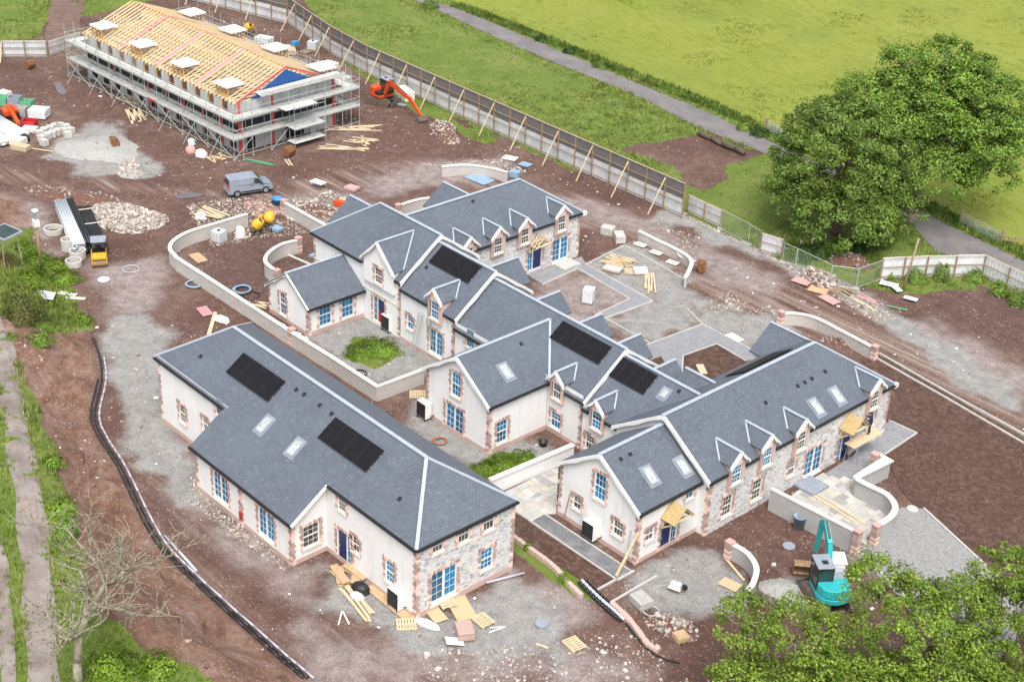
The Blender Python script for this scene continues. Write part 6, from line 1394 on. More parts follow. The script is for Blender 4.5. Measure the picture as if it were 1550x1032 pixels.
# pipe bundles
def bundle(label, p, q, wd, rows, r, mat, cols, frames):
    L_ = math.dist(p, q); H = thing('pipe_bundle', label, 'pipes', ((p[0] + q[0]) / 2, (p[1] + q[1]) / 2, 0), heading(p, q))
    for j in range(rows):
        for i in range(cols):
            y = (i - (cols - 1) / 2) * 2 * r + (r * .3 if j % 2 else 0); z = .12 + r + j * r * 1.9; e_ = rnd.uniform(-.12, .12)
            m = MB(); m.cyl((-L_ / 2 + e_, y, z), (L_ / 2 + e_, y, z), r, 8); LB(m, 'pipe', mat(i, j), H, True)
    for x in frames:
        m = MB(); w_ = cols * r + .06; h_ = .15 + rows * r * 1.95 + .05
        for a_, b_ in (((x * L_, -w_, 0), (x * L_, -w_, h_)), ((x * L_, w_, 0), (x * L_, w_, h_)), ((x * L_, -w_, h_), (x * L_, w_, h_)), ((x * L_, -w_, .06), (x * L_, w_, .06))): m.beam(a_, b_, .07, .07)
        LB(m, 'timber_frame', CREAM, H)
bundle('bundle of pale grey pipes with black ones on its right side', (-66.39,12.21), (-56.96,9.01), 1.2, 5, .11, lambda i, j: PIPEW if i < 5 else BLACKP, 8, ())
bundle('bundle of black corrugated pipes in timber frames behind the roller', (-64.33,12.98), (-56.22,10.2), 1.2, 4, .11, lambda i, j: BLACKP, 6, (-.38, 0, .36))
def pipe(label, pts, r, mat, name='pipe', cat='pipe', n=8, smooth=5, z=None, grp=None):
    P_ = smooth_path(pts, smooth) if len(pts) > 2 else pts
    m = MB(); V3 = [(x, y, (hz(x, y) if z is None else z) + r) for x, y in P_]
    for a_, b_ in zip(V3, V3[1:]): m.cyl(a_, b_, r, n, caps=True)
    return one(name, m, mat, label, cat, V3[0], grp, True)
TO = [(x, y) for x, y in TOE[8:18]]
def shift(pts, dx, dy): return [(x + dx, y + dy) for x, y in pts]
pipe('long black service pipe snaking along the foot of the red bank', shift(TO, .15, .25), .09, BLACKP); pipe('pale lilac duct pipe alongside the black one at the bank foot', shift(TO[1:], .38, .5), .07, PIPEL); pipe('second black pipe lying just beside the pale duct at the bank foot', shift(TO[2:], .0, .02), .07, BLACKP)
pipe('white pipe length lying on the duct line near the bank bottom', shift([(-17.1,-7.84),(-12.69,-8.25)], .45, .6), .08, PIPEW)
pipe('lilac downpipe lying on the gravel by the stone end', [(0.22,5.58),(1,8.13)], .08, PIPEL, z=.05)
for i, q in enumerate(([(3.83,10.41),(5.67,10.05),(7.18,9.86),(8.26,9.68)], [(3.91,10.1),(5.67,9.75),(7.16,9.53),(8.24,9.46)], [(4.04,10.67),(5.8,10.32),(7.2,10.18),(8.18,9.98)])): pipe(('white', 'black', 'thin black')[i] + ' pipe of the bundle lying below the planting strip', q, (.1, .1, .07)[i], (PIPEW, BLACKP, BLACKP)[i], z=.05 + .0 * i)
pipe('black drain pipe trailing on past the loose edging stones', [(8.54,9.62),(9.76,9.16),(11.26,8.9),(12.25,8.98),(13.06,9.42)], .07, BLACKP)
def coil(label, loc, R, mat, n=4, r=.035, z=.05, cat='coil'):
    H = thing('pipe_coil', label, cat, loc)
    for k in range(n):
        m = MB(); rr = R * (1 - .05 * (k % 3)); pts = [(rr * math.cos(t * math.pi / 10) + .05 * k, rr * math.sin(t * math.pi / 10), z + r + (k // 2) * r * 1.6) for t in range(21)]
        for a_, b_ in zip(pts, pts[1:]): m.cyl(a_, b_, r, 5, caps=False)
        LB(m, 'loop', mat, H)
coil('blue water pipe coil inside the S-shaped wall', (-42.81,15.93), .75, BLUET, 6, .05); coil('smaller blue pipe coil outside the S-shaped wall', (-46.17,13.38), .7, BLUET, 4, .04); coil('black pipe coil beside the blue one', (-41.49,16.04), .7, BLACKP, 2, .03); coil('orange hose coil on the gravel by the middle wing', (-14.34,13.87), .5, TERRA, 6, .03); coil('white hose loop on the mud by the roller', (-51.88,10.7), .7, PIPEW, 1, .03); coil('grey duct loop by the paving pack', (8.66,11.66), .5, PIPEW, 2, .025); coil('black pipe coil in the gravel court', (-25.53,15.26), .55, BLACKP, 3, .035)
# tubs, barrels, covers
def tub(label, loc, r0, r1, h, mat, cat='tub'):
    m = MB(); lathe(m, [(.01, 0), (r0, 0), (r1, h), (r1 + .03, h), (r1 + .03, h - .05), (r1 - .03, h - .04), (r0 - .04, .04), (.01, .04)], (0, 0, 0), 20); place(m, loc); one('tub', m, mat, label, cat, (*loc, 0), None, True)
tub('blue plastic barrel below the rendered patio wall', (8.9,25.91), .36, .42, .95, BLUET, 'barrel'); tub('bright blue tub by the end of the straight garden wall', (-55.91,28.7), .5, .55, .55, BLUEP); tub('dark bucket in the corner gravel of the middle wing', (-9.25,19.41), .26, .32, .4, BLACKP, 'bucket')
def cover(label, loc, r, mat, z=.06):
    m = MB(); lathe(m, [(.01, .07), (r * .9, .07), (r * .93, .09), (r, .09), (r, 0)], (0, 0, 0), 22); place(m, loc, 0, z - .05); one('manhole_cover', m, mat, label, 'cover', (*loc, 0))
cover('grey manhole cover in the open gravel right of the pallets', (5.26,5.62), .42, GREYP); cover('grey manhole cover in the mud left of the teal excavator', (9.85,23.68), .42, GREYP); cover('pale manhole cover on the edge of the brown lawn', (12.56,33.75), .4, CONC); cover('round white disc on the mud near the roller', (-51.49,7.88), .5, WRAP); cover('pale round lid by the mixer', (-51.98,27.89), .4, CREAM); cover('dark round cover by the pipe coils in the mud', (8.15,10.14), .1, BLACKP)
# ladders
def ladder(label, p0, p1, wd, along):
    H = thing('ladder', label, 'ladder', (p0[0], p0[1], 0)); p0, p1 = Vector(p0), Vector(p1); w_ = Vector(along).normalized() * wd / 2
    for sg in (-1, 1): m = MB(); m.beam(p0 + w_ * sg, p1 + w_ * sg, .06, .08, along); m.build('stile', GALV, H)
    n = int((p1 - p0).length / .28)
    for k in range(1, n): q = p0.lerp(p1, k / n); m = MB(); m.cyl(q - w_, q + w_, .018, 5); m.build('rung', GALV, H)
la = (-25.14,20.11); ladder('aluminium ladder leaning on the terrace wall left of the blue french doors', (la[0], la[1], 0), (la[0], 21.0, 3.6), .42, (1, 0, 0)); la = (-24.21,21.64); ladder('aluminium ladder in front of the blue french doors', (la[0] - .1, la[1] - .2, 0), (la[0] + .0, 21.0, 3.4), .42, (1, 0, 0))
# loose timber
def planks(label, ctr_, L_, n, rz, spread=.5, mat=TIMB, jit=.15, w_=.16, layers=1, z=.03):
    H = thing('timber_stack', label, 'timber', (*ctr_, 0), rz)
    for k in range(n):
        m = MB(); y = (k // layers - (n // layers - 1) / 2) * spread / max(1, n // layers) * 1.0 * 2; m.obox((rnd.uniform(-.3, .3) * L_ * .3, y, z + .03 + .07 * (k % layers)), (L_ * rnd.uniform(.8, 1.05), w_, .05), rnd.uniform(-jit, jit)); LB(m, 'plank', mat, H)
planks('fan of long planks on the mud in front of the scaffold', (-83.96,29.85), 4.2, 8, -.35, .8, TIMB, .12, .24); planks('short boards half under the scaffold front', (-88.17,31.65), 3.4, 5, .35, .5, OSB, .05, .3)
planks('pale boards leaning in the scaffold front', (-94.48,31.98), 1.6, 5, .8, .4, TIMBG, .2); planks('green boards lying before the scaffold end', (-65.35,33), 3.6, 3, .55, .2, GREENP, .05, .2); planks('scattered planks right of the scaffold', (-63.32,42.03), 5.0, 6, .75, .5, TIMB, .25); planks('heap of broken planks at the scaffold right end', (-63.81,44.79), 2.8, 9, .2, .9, TIMB, .9); planks('planks along the scaffold foot at its right end', (-67.21,46.25), 5.5, 7, .9, .7, TIMB, .2)
planks('cream planks piled behind the S-shaped wall', (-57.57,22.44), 3.0, 8, .3, .9, TIMB, .35, .22, 2); planks('long pale plank and scraps inside the mud by the S-shaped wall', (-39.57,11.05), 4.6, 2, -.7, .15, TIMB, .05)
planks('timber roof pack lying in the courtyard gravel', (-27.05,45.54), 2.8, 14, .25, 1.1, TIMB, .18, .12, 2); planks('bright yellow planks standing out in the courtyard gravel', (-22.51,44.77), 3.8, 8, heading((-24.63,46.94), (-20.55,42.77)), .5, TIMB, .08, .13, 2)
planks('cardboard and board heap by the blue front door', (-5.87,-0.62), 2.0, 10, -.3, 1.0, CARD, .5, .55, 4); planks('long planks below the cardboard heap', (-3.43,-1.8), 3.6, 6, -.15, .45, TIMB, .12, .16, 2); planks('loose stick near the pallets', (-0.54,2.97), 1.6, 1, 1.9, .1, TIMB); planks('single stick by the gravel pallet', (6.77,4.2), .9, 1, .4, .1, TIMB)
planks('long timber on the rubble bank by the wire fence', (-9.56,56.6), 6.5, 2, -.1, .2, TIMB, .04); planks('brown broken panel boards in the rubble bank', (-11.46,57.24), 3.4, 5, -.05, .5, TIMBG, .08, .25); planks('red and white rails near the grass tip', (-8.33,57.59), 2.6, 3, -.05, .3, PINKP, .2); planks('green rail near the grass tip', (-6.18,58.16), 2.0, 1, .5, .1, GREENP)
planks('two planks along the top of the slab patio', (8.67,29.68), 6.2, 2, heading((6.45,29.45), (11.58,28.99)), .4, TIMB, .02, .14, 1, .09); planks('white posts on the mud by the front house', (-2.8,-3.32), 1.6, 2, -.6, .3, WHITE, .3, .09); planks('white batten scraps right of the pallets', (3.9,3.18), 1.1, 2, 1.2, .2, WHITE, .3, .08)
planks('plank on the mud by the short curved wall', (9.06,19), 2.3, 1, -.35, .1, TIMB); planks('broken wood by the white tip near the annex', (-39.53,15.83), 1.5, 4, .4, .5, TIMB, .3); planks('plank scraps before the scaffold corner', (-68.64,30.3), 2.0, 6, .1, 1.0, TIMB, .7); planks('loose stick on the mud before the scaffold', (-63.45,35.28), 1.8, 2, -.35, .3, TIMB, .1); planks('stick beside the red ground near the materials stack', (-80.73,17.46), 3.0, 1, .55, .1, TIMB)
def lean(label, p0, p1, w_, mat, cat='post'):
    m = MB(); m.beam(p0, p1, w_, w_); one('timber_post', m, mat, label, cat, p0)
q = (4.85,12.53); lean('long pale plank leaning on the corner of the right gabled wing', (*q, .05), (4.9, 14.25, 2.7), .14, TIMB); q = (4.38,13.8); lean('grey pole leaning beside the plank on the gable corner', (*q, .05), (4.2, 14.3, 2.4), .06, GALV); q = (-1.62,14.1); lean('thin prop leaning left of the gable window', (*q, .05), (-1.4, 14.3, 2.2), .05, TIMBG)
# poles
def pole(label, base, z0, h, lean_=(0, 0), box_=True):
    H = thing('utility_pole', label, 'pole', (*base, z0)); m = MB(); m.cyl((0, 0, -.3), (lean_[0], lean_[1], h), .13, 10, .09); LB(m, 'pole_shaft', TIMBG, H, True)
    if box_:
        m = MB(); m.box(lean_[0] - .25, lean_[0] + .25, lean_[1] - .2, lean_[1] + .2, h - .6, h); LB(m, 'meter_box', WHITE, H); m = MB(); m.box(lean_[0] - .12, lean_[0] + .12, lean_[1] - .12, lean_[1] + .12, h + .02, h + .7); LB(m, 'lamp_head', GREYP, H); m = MB(); m.box(lean_[0] - .2, lean_[0] + .2, lean_[1] - .2, lean_[1] + .2, h + .7, h + .9); LB(m, 'floodlight', WHITE, H)
pole('timber pole with white boxes on the grassy bank', (-54.17,3.69), 1.6, 4.2); pole('leaning timber pole behind the white sheet fence', (-7.74,61.45), 0, 5.0, (.3, .6), False)
# tipped grey sheet stand at the left edge
H = thing('sheet_canopy', 'grey sheet-topped metal frame at the left edge of the bank', 'canopy', (-56,1.67,1.9)); 
for x, y in ((-1.0, -.8), (1.0, -.8), (1.0, .8), (-1.0, .8)): m = MB(); m.cyl((x, y, -.2), (x * .8, y * .8, 2.6), .03, 6); LB(m, 'leg', GALV, H)
m = MB(); m.obox((0, 0, 2.65), (2.4, 2.0, .12), .2, .08, .0); LB(m, 'sheet_top', GREYP, H); m = MB(); m.obox((0, 0, 2.73), (2.0, 1.6, .03), .2, .08, .0); LB(m, 'pane', CABGL, H)
# materials stack at upper left: bins, platform machine, block piles
def crate(label, loc, size, rz, mat, z=0.0, lid=None, cat='crate'):
    H = thing('crate', label, cat, (loc[0], loc[1], z), rz); a_, b_, c_ = size
    for q in ((-a_ / 2, a_ / 2, -b_ / 2, -b_ / 2 + .05, 0, c_), (-a_ / 2, a_ / 2, b_ / 2 - .05, b_ / 2, 0, c_), (-a_ / 2, -a_ / 2 + .05, -b_ / 2 + .05, b_ / 2 - .05, 0, c_), (a_ / 2 - .05, a_ / 2, -b_ / 2 + .05, b_ / 2 - .05, 0, c_)): m = MB(); m.box(*q); LB(m, 'side', mat, H)
    m = MB(); m.box(-a_ / 2 + .05, a_ / 2 - .05, -b_ / 2 + .05, b_ / 2 - .05, 0, c_ * .55); LB(m, 'contents', lid or mat, H)
crate('green bin nearest the mud in the upper left materials yard', (-92.32,21.71), (1.3, 1.0, 1.0), .7, GREENP); crate('green bin at the left edge of the materials yard', (-95.17,20.17), (1.5, 1.1, .9), .7, GREENP); crate('grey bin between the two green bins', (-93.59,20.98), (1.3, 1.1, 1.2), .7, GREYP); crate('red-lined crate at the end of the orange boom lift', (-87.07,19.33), (1.4, 1.1, .9), .7, RED, lid=RED)
crate('brown filled crate behind the red one', (-91.11,20.34), (1.4, 1.1, .9), .7, BLOCK, lid=CARD); pack('white wrapped pack right of the bins', (-89.28,21.52), (1.9, 1.5, .9), .7, WRAP); pack('pale crate pack below the red crate', (-86.05,18.81), (1.5, 1.0, .4), .7, CREAM, n=2); pack('cream insulation packs at the bottom of the yard', (-83.99,16.03), (2.4, 1.2, .6), .5, CREAM, n=2); pack('yellowish insulation pack at the yard corner', (-81.99,15.74), (1.8, .9, .5), .5, TIMB, n=2); pack('white wrapped pack at the upper edge of the yard', (-96.09,21), (1.3, 1.0, .9), .3, WRAP)
bundle('bundle of long pale slats in the materials yard', (-90.73,16.88), (-84.67,16.95), 2.0, 2, .13, lambda i, j: PIPEW, 8, ()); bundle('second bundle of cream slats at the left picture edge', (-89.7,15.08), (-83.88,14.97), 1.2, 2, .13, lambda i, j: CREAM, 5, ())
H = thing('boom_lift', 'orange telescopic boom machine lying low among the bins', 'machine', (-89.04,18.55), heading((-93.34,19.95), (-87.54,18.68))); m = MB(); m.beam((-2.2, 0, 1.3), (1.9, 0, .7), .35, .4); LB(m, 'boom', ORANGE, H); m = MB(); m.beam((-1.2, .1, 1.6), (-.4, .5, 1.2), .3, .3); LB(m, 'boom_head', ORANGE, H); m = MB(); m.box(-2.6, -1.2, -.7, .7, .45, 1.1); LB(m, 'chassis', ORANGE, H, False, .08)
for x in (-2.3, -1.4):
    for y in (-.75, .75): wheel(H, x, y, .38, .25, GREYP)
for i, q in enumerate([(-84.5,19.05),(-84.85,19.82),(-85.04,20.51),(-85.23,21.21),(-85.08,21.73),(-84.43,21.99),(-83.02,18.58),(-83.37,19.34),(-83.55,20.03),(-83.73,20.72),(-83.55,21.29),(-83.32,21.92),(-81.93,18.23),(-82.49,21.17)]):
    m = MB(); m.obox((q[0], q[1], .32), (.75, .6, .62), rnd.uniform(0, 1.5)); m2 = one('stone_block', m, CONC, 'pale grey concrete block in the loose group beside the gravel mound', 'block', (*q, 0), 'loose concrete blocks by the gravel mound')
# lone log beside the road
def log(label, p, q, r):
    H = thing('log', label, 'log', (*p, 0)); m = MB(); P_, Q_ = Vector((*p, r)), Vector((*q, r)); mid_ = P_.lerp(Q_, .5) + Vector((.15, .1, .05)); m.tube([P_, mid_, Q_], [r, r * .95, r * .8], 9); m.build('trunk', BARK, H, True); 
    for t in (.3, .7): m = MB(); c_ = P_.lerp(Q_, t); m.cyl(c_, c_ + Vector((.2, .2, .7)), r * .35, 6, r * .2); m.build('branch_stub', BARK, H)
log('long felled log at the edge of the road', (-43.79,75.03), (-40.1,74.58), .28); log('second felled log beyond the first by the road', (-40.01,74.69), (-36.92,74.51), .33)
# trestle platform at the porch and the wheelbarrow
q = (36.49,0.42); PLX, PLY = 6.35, 36.2
H = thing('trestle_platform', 'plank platform on steel trestles under the right stone wing porch', 'trestle', (PLX, PLY, 0))
for k in range(4): m = MB(); m.box(PLX - .45 + k * .23, PLX - .24 + k * .23, PLY - 1.7, PLY + 1.7, 1.72, 1.77); m.build('plank', TIMB, H)
for y in (PLY - 1.2, PLY + 1.2):
    m = MB()
    for x in (PLX - .4, PLX + .4): m.cyl((x, y, 1.7), (x, y - .35, 0), .022, 5); m.cyl((x, y, 1.7), (x, y + .35, 0), .022, 5)
    m.cyl((PLX - .5, y, 1.69), (PLX + .5, y, 1.69), .03, 5); m.build('trestle', GALV, H)
q = (8.22,14.32); H = thing('wheelbarrow', 'upturned pale wheelbarrow on the gravel before the white gable', 'wheelbarrow', (*q, 0), .4)
m = MB(); pr = [(-.45, -.3), (.45, -.36), (.45, .36), (-.45, .3)]; m.prism(pr, lambda x, y: (x * .7, y * .7, .62), lambda x, y: (x, y, .28)); LB(m, 'tray', CREAM, H, False, .05)
for y in (-.25, .25): m = MB(); m.tube([(.5, y * .4, .55), (-.2, y, .66), (-.9, y * 1.2, .25)], .022); LB(m, 'handle', GALV, H)
m = MB(); m.cyl((.62, -.06, .5), (.62, .06, .5), .2, 12); LB(m, 'wheel', TYRE, H)
m = MB(); m.box(5.62, 7.3, *(lambda p: (p[1] - .9, p[1] + .9))((6.91,30.41)), .05, .24); one('door_step', m, GREYP, 'grey stone step outside the blue french doors of the right stone wing', 'step')
m = MB(); m.box(-30.1, -28.7, *(lambda p: (p[1] - 1.0, p[1] + 1.0))((-29.43,41.33)), .03, .2); one('door_step', m, CONC, 'pale stone step outside the far wing french doors', 'step')

# ================================================================ loose ground cover
def stones_mesh(name, pts, sizes, mat, seed, flat=.7):
    n = len(pts); r_ = np.random.RandomState(seed)
    base = np.array([(-1, -1, -1), (1, -1, -1), (1, 1, -1), (-1, 1, -1), (-1, -1, 1), (1, -1, 1), (1, 1, 1), (-1, 1, 1)], float) * .5
    top = np.array([1, 1, 1, 1, .72, .72, .72, .72])
    v = base[None] * (1 + r_.uniform(-.38, .38, (n, 8, 3))); v[:, :, :2] *= top[None, :, None]
    v *= np.stack([sizes * r_.uniform(.7, 1.5, n), sizes * r_.uniform(.6, 1.1, n), sizes * flat * r_.uniform(.6, 1.1, n)], -1)[:, None]
    a = r_.uniform(0, 6.28, n); c, s = np.cos(a)[:, None], np.sin(a)[:, None]
    x = v[..., 0] * c - v[..., 1] * s; y = v[..., 0] * s + v[..., 1] * c
    V_ = np.stack([x + pts[:, 0:1], y + pts[:, 1:2], v[..., 2] + pts[:, 2:3] + (sizes * flat * .28)[:, None]], -1).reshape(-1, 3)
    q = np.array([(0, 3, 2, 1), (4, 5, 6, 7), (0, 1, 5, 4), (1, 2, 6, 5), (2, 3, 7, 6), (3, 0, 4, 7)])
    F_ = (q[None] + (np.arange(n) * 8)[:, None, None]).reshape(-1, 4)
    me_ = bpy.data.meshes.new(name); mesh_np(me_, V_, F_); me_.materials.append(mat); o = bpy.data.objects.new(name, me_); COL.objects.link(o); return o
def stuff(o, label, cat): o['kind'] = 'stuff'; o['label'] = label; o['category'] = cat; return o
BLDG = [[(-29, 0), (.1, 0), (.1, 7.9), (-29, 7.9)], [(-20, -2.7), (-9, -2.7), (-9, 0), (-20, 0)], [(-39.7, 21.3), (1, 20.6), (1, 28.6), (-39.7, 29)], [(-38.3, 15.7), (-32.8, 15.7), (-32.8, 21.3), (-38.3, 21.3)], [(-17.75, 15.3), (-10.83, 15.3), (-10.83, 20.6), (-17.75, 20.6)], [(-2.5, 14.35), (4.75, 14.35), (4.75, 20.2), (-2.5, 20.2)], [(-3, 20), (5.5, 20), (5.5, 40.2), (-3, 40.2)], [(-38.1, 25), (-30.2, 25), (-30.2, 43.5), (-38.1, 43.5)], [UL(x0, y0, 0)[:2], UL(x1, y0, 0)[:2], UL(x1, y1, 0)[:2], UL(x0, y1, 0)[:2]]]
NOSTONE = BLDG + [p for k, p in PATHS.items()] + list(PATIOS.values()) + list(BEDS.values())
def cand(n, seed, poly=None):
    r_ = np.random.RandomState(seed)
    if poly is None: FP = [(-144.28,38.35),(-56.31,170.21),(29.91,23.06),(9.72,-4.55),(-0.42,-19.06),(-6.18,-25.97)]; poly = FP
    xs = [p[0] for p in poly]; ys = [p[1] for p in poly]; X = r_.uniform(min(xs), max(xs), n); Y = r_.uniform(min(ys), max(ys), n); k = poly_sdf(poly, X, Y) > 0
    return X[k], Y[k], np.random.RandomState(seed + 1)
def masked(X, Y, polys, m=0.0):
    k = np.ones(X.shape, bool)
    for p in polys: k &= poly_sdf(p, X, Y) < m
    return k
X, Y, r_ = cand(115000, 5)
g_ = zone(GRASS, .5, 2.2, X, Y) * (1 - zone(BARE, .8, 4, X, Y)); dens = .04 + .75 * sstep(.48, .72, fbm(X, Y, 9.0)) + .45 * zone(GRAVEL, 1, 4, X, Y)
k = masked(X, Y, NOSTONE) & (g_ < .35) & (r_.rand(len(X)) < dens)
X, Y = X[k], Y[k]; sz = .055 * np.exp(r_.normal(0, .48, len(X))); sz = np.clip(sz, .03, .26)
stuff(stones_mesh('rubble', np.stack([X, Y, height(X, Y)], -1), sz, STONES, 3), 'loose stones and rubble scattered over the site mud', 'rubble')
RUBZ = [[(-54.96,56.54),(-42.33,57.71),(-33.31,57.77),(-25.7,57.77),(-16.25,56.78),(-5.31,54.58),(-5.48,56.69),(-10.14,58.33),(-18.56,57.77),(-30.87,58.41),(-48.1,57.23)], [(-55.3,46.01),(-51.55,53.47),(-47.08,53.04),(-51.06,47.67)], [(-60.83,21.63),(-59.92,25.42),(-55.06,31.91),(-49.49,31.68),(-54.03,28.14),(-53.29,25.41),(-55.69,19.83)], [(-55.69,19.83),(-52.44,27.77),(-48.73,27.36),(-50.32,23.39),(-51.42,18.51)], [(-16.26,44.34),(-17.69,48.53),(-12.07,49.75),(-11.64,48.35)], [(-31.25,54.62),(-26.05,55.37),(-22.64,50.64)], [(-21.56,-2.19),(-9.36,-2.54),(-8.78,-3.45),(-19,-4.04)], [(2.61,-1.52),(10.55,10.52),(13.71,7.68),(4.7,-3.23)]]
allp = []
for i, p in enumerate(RUBZ):
    X, Y, r_ = cand((14000, 2000, 4500, 1800, 800, 900, 1500, 2500)[i], 40 + i, p); k = masked(X, Y, NOSTONE); X, Y = X[k], Y[k]; allp.append(np.stack([X, Y, height(X, Y)], -1))
A_ = np.concatenate(allp); sz = np.clip(.07 * np.exp(r_.normal(0, .55, len(A_))), .035, .4)
stuff(stones_mesh('rubble', A_, sz, STONEW, 9), 'pale broken brick and concrete rubble along the hoarding and walls', 'rubble')
LITTER = simple('pale_litter', (.72, .70, .66), .7, var=.1, scale=3, island=True)
X, Y, r_ = cand(8000, 91); g_ = zone(GRASS, .5, 2.2, X, Y); k = masked(X, Y, NOSTONE) & (g_ < .3) & (fbm(X + 9, Y, 7.0) > .5); X, Y = X[k], Y[k]
stuff(stones_mesh('litter', np.stack([X, Y, height(X, Y) + .01], -1), np.clip(.10 * np.exp(r_.normal(0, .5, len(X))), .05, .35), LITTER, 92, .25), 'pale scraps of broken sheet and offcuts littering the mud', 'litter')
# bank stones
X, Y, r_ = cand(34000, 77); d_ = poly_sdf(BANK, X, Y); k = (d_ > .2) & (d_ < 6.5) & (zone(GRASS, .5, 2.2, X, Y) < .4); X, Y = X[k], Y[k]
stuff(stones_mesh('rubble', np.stack([X, Y, height(X, Y)], -1), np.clip(.085 * np.exp(r_.normal(0, .5, len(X))), .04, .35), simple('red_bank_stone', (.34, .225, .19), .95, var=.2, scale=2, island=True), 10), 'reddish stones on the cut face of the bank', 'rubble')
# heaps
def heap(label, poly_c, rx_, ry_, h, mat, smat, nst, ssz, seed, rz=0.0, cat='heap'):
    H = thing('heap', label, cat, poly_c, rz); n = 26; m = MB(); idx_ = {}
    r_ = np.random.RandomState(seed); ph = r_.uniform(0, 6, 6)
    def hh(x, y):
        a_ = math.atan2(y, x); e_ = 1 + .16 * math.sin(2 * a_ + ph[0]) + .1 * math.sin(3 * a_ + ph[1]) + .06 * math.sin(5 * a_ + ph[2]); q = math.hypot(x / rx_, y / ry_) / e_
        return h * max(0, 1 - q ** 1.6) * (1 + .25 * math.sin(x * 1.7 + ph[3]) * math.sin(y * 1.9 + ph[4])) + .12 * math.sin(x * 4 + ph[5]) * math.sin(y * 3.7) * max(0, 1 - q) - .06
    for i in range(n + 1):
        for j in range(n + 1): x, y = (i / n * 2 - 1) * rx_ * 1.3, (j / n * 2 - 1) * ry_ * 1.3; idx_[i, j] = len(m.v); m.v.append((x, y, hh(x, y)))
    for i in range(n):
        for j in range(n):
            f = (idx_[i, j], idx_[i + 1, j], idx_[i + 1, j + 1], idx_[i, j + 1])
            if max(m.v[q][2] for q in f) > -.05: m.f.append(f); m.uv.append(None); m.mi.append(0)
    LB(m, 'mound', mat, H, True)
    if nst:
        X, Y = r_.uniform(-1.15, 1.15, nst) * rx_, r_.uniform(-1.15, 1.15, nst) * ry_; Z = np.array([hh(x, y) for x, y in zip(X, Y)]); k = Z > -.03
        o = stones_mesh('loose_stones', np.stack([X, Y, np.maximum(Z, 0)], -1)[k], np.clip(ssz * np.exp(r_.normal(0, .45, k.sum())), .04, .5), smat, seed + 1); o.parent = H; o['kind'] = 'stuff'
GRAVM = simple('grey_gravel', (.40, .39, .365), .95, var=.16, scale=8, bmp=.5); EARTH = simple('red_earth', (.17, .085, .062), .97, var=.2, scale=3, bmp=.6)
heap('pale heap of crushed concrete behind the pipe bundles', (-61.26,15.58), 3.4, 3.0, 1.2, STONEW, STONEW, 2600, .16, 31, .4); heap('low grey gravel mound in front of the unfinished building', (-77.92,22.17), 5.2, 3.2, .7, GRAVM, GRAVM, 900, .06, 32, .3); heap('small grey gravel heap beside the teal excavator', (12.76,19.78), 1.5, 1.3, .6, GRAVM, GRAVM, 500, .05, 33)
heap('ridge of red earth behind the pipe bundles', (-68.03,14.59), 5.5, 1.5, .8, EARTH, STONES, 500, .12, 34, .5); heap('earth and rubble ridge at the orange excavator bucket', (-60.92,53.55), 3.4, 1.4, .8, EARTH, STONEW, 500, .12, 35, -.4); heap('rubble and soil heap behind the wire fence', (-13.53,57.09), 2.6, 1.3, .9, EARTH, STONEW, 500, .18, 36, -.3); heap('rounded earth heap beside the weeds under the trees', (-14.1,62.49), 2.2, 1.2, .9, EARTH, STONES, 150, .15, 37, .2)
heap('low pale gravel spill on the mud by the scaffold', (-71.45,21.89), 2.6, 1.3, .35, GRAVM, STONEW, 350, .12, 38, -.3); heap('heap of broken bricks near the grey van', (-55.46,26.74), 2.2, 1.4, .4, STONES, simple('broken_brick', (.55, .36, .30), .9, var=.2, scale=4, island=True), 700, .13, 39, .2); heap('brown spoil heap near the far garden wall end', (-52.98,30.8), 2.4, 1.5, .5, EARTH, STONEW, 400, .13, 41, .1); heap('stone and soil heap beside the sweeping wall', (-4.75,49.71), 2.0, .9, .5, EARTH, STONES, 350, .14, 42, .6); heap('rubble heap near the loose edging stones', (10.64,11.6), 1.6, 1.2, .45, EARTH, STONEW, 300, .14, 43)
heap('low heap of grey rubble at the far terrace corner', (-53.93,33.42), 1.8, 1.2, .5, STONES, STONEW, 300, .14, 44)

# ================================================================ vegetation
def mk_leaf(name, c1, c2, c3, trans=.25):
    m = bpy.data.materials.new(name); m.use_nodes = True; N, L = m.node_tree.nodes, m.node_tree.links; N.clear()
    out = N.new('ShaderNodeOutputMaterial'); d_ = N.new('ShaderNodeBsdfPrincipled'); d_.inputs['Roughness'].default_value = .6; d_.inputs['Specular IOR Level'].default_value = .3; t = N.new('ShaderNodeBsdfTranslucent'); mx = N.new('ShaderNodeMixShader'); mx.inputs[0].default_value = trans
    ri = N.new('ShaderNodeNewGeometry'); c = ramp(N, L, ri.outputs['Random Per Island'], [(0, c1), (.55, c2), (1, c3)])
    nz = noise(N, L, ri.outputs['Position'], .55, 4, .65); c = mixrgb(N, L, 1.0, c, ramp(N, L, nz, [(.34, .5), (.68, 1.25)]), 'MULTIPLY')
    L.new(c, d_.inputs['Base Color']); L.new(c, t.inputs['Color']); L.new(d_.outputs[0], mx.inputs[1]); L.new(t.outputs[0], mx.inputs[2]); L.new(mx.outputs[0], out.inputs['Surface']); return m
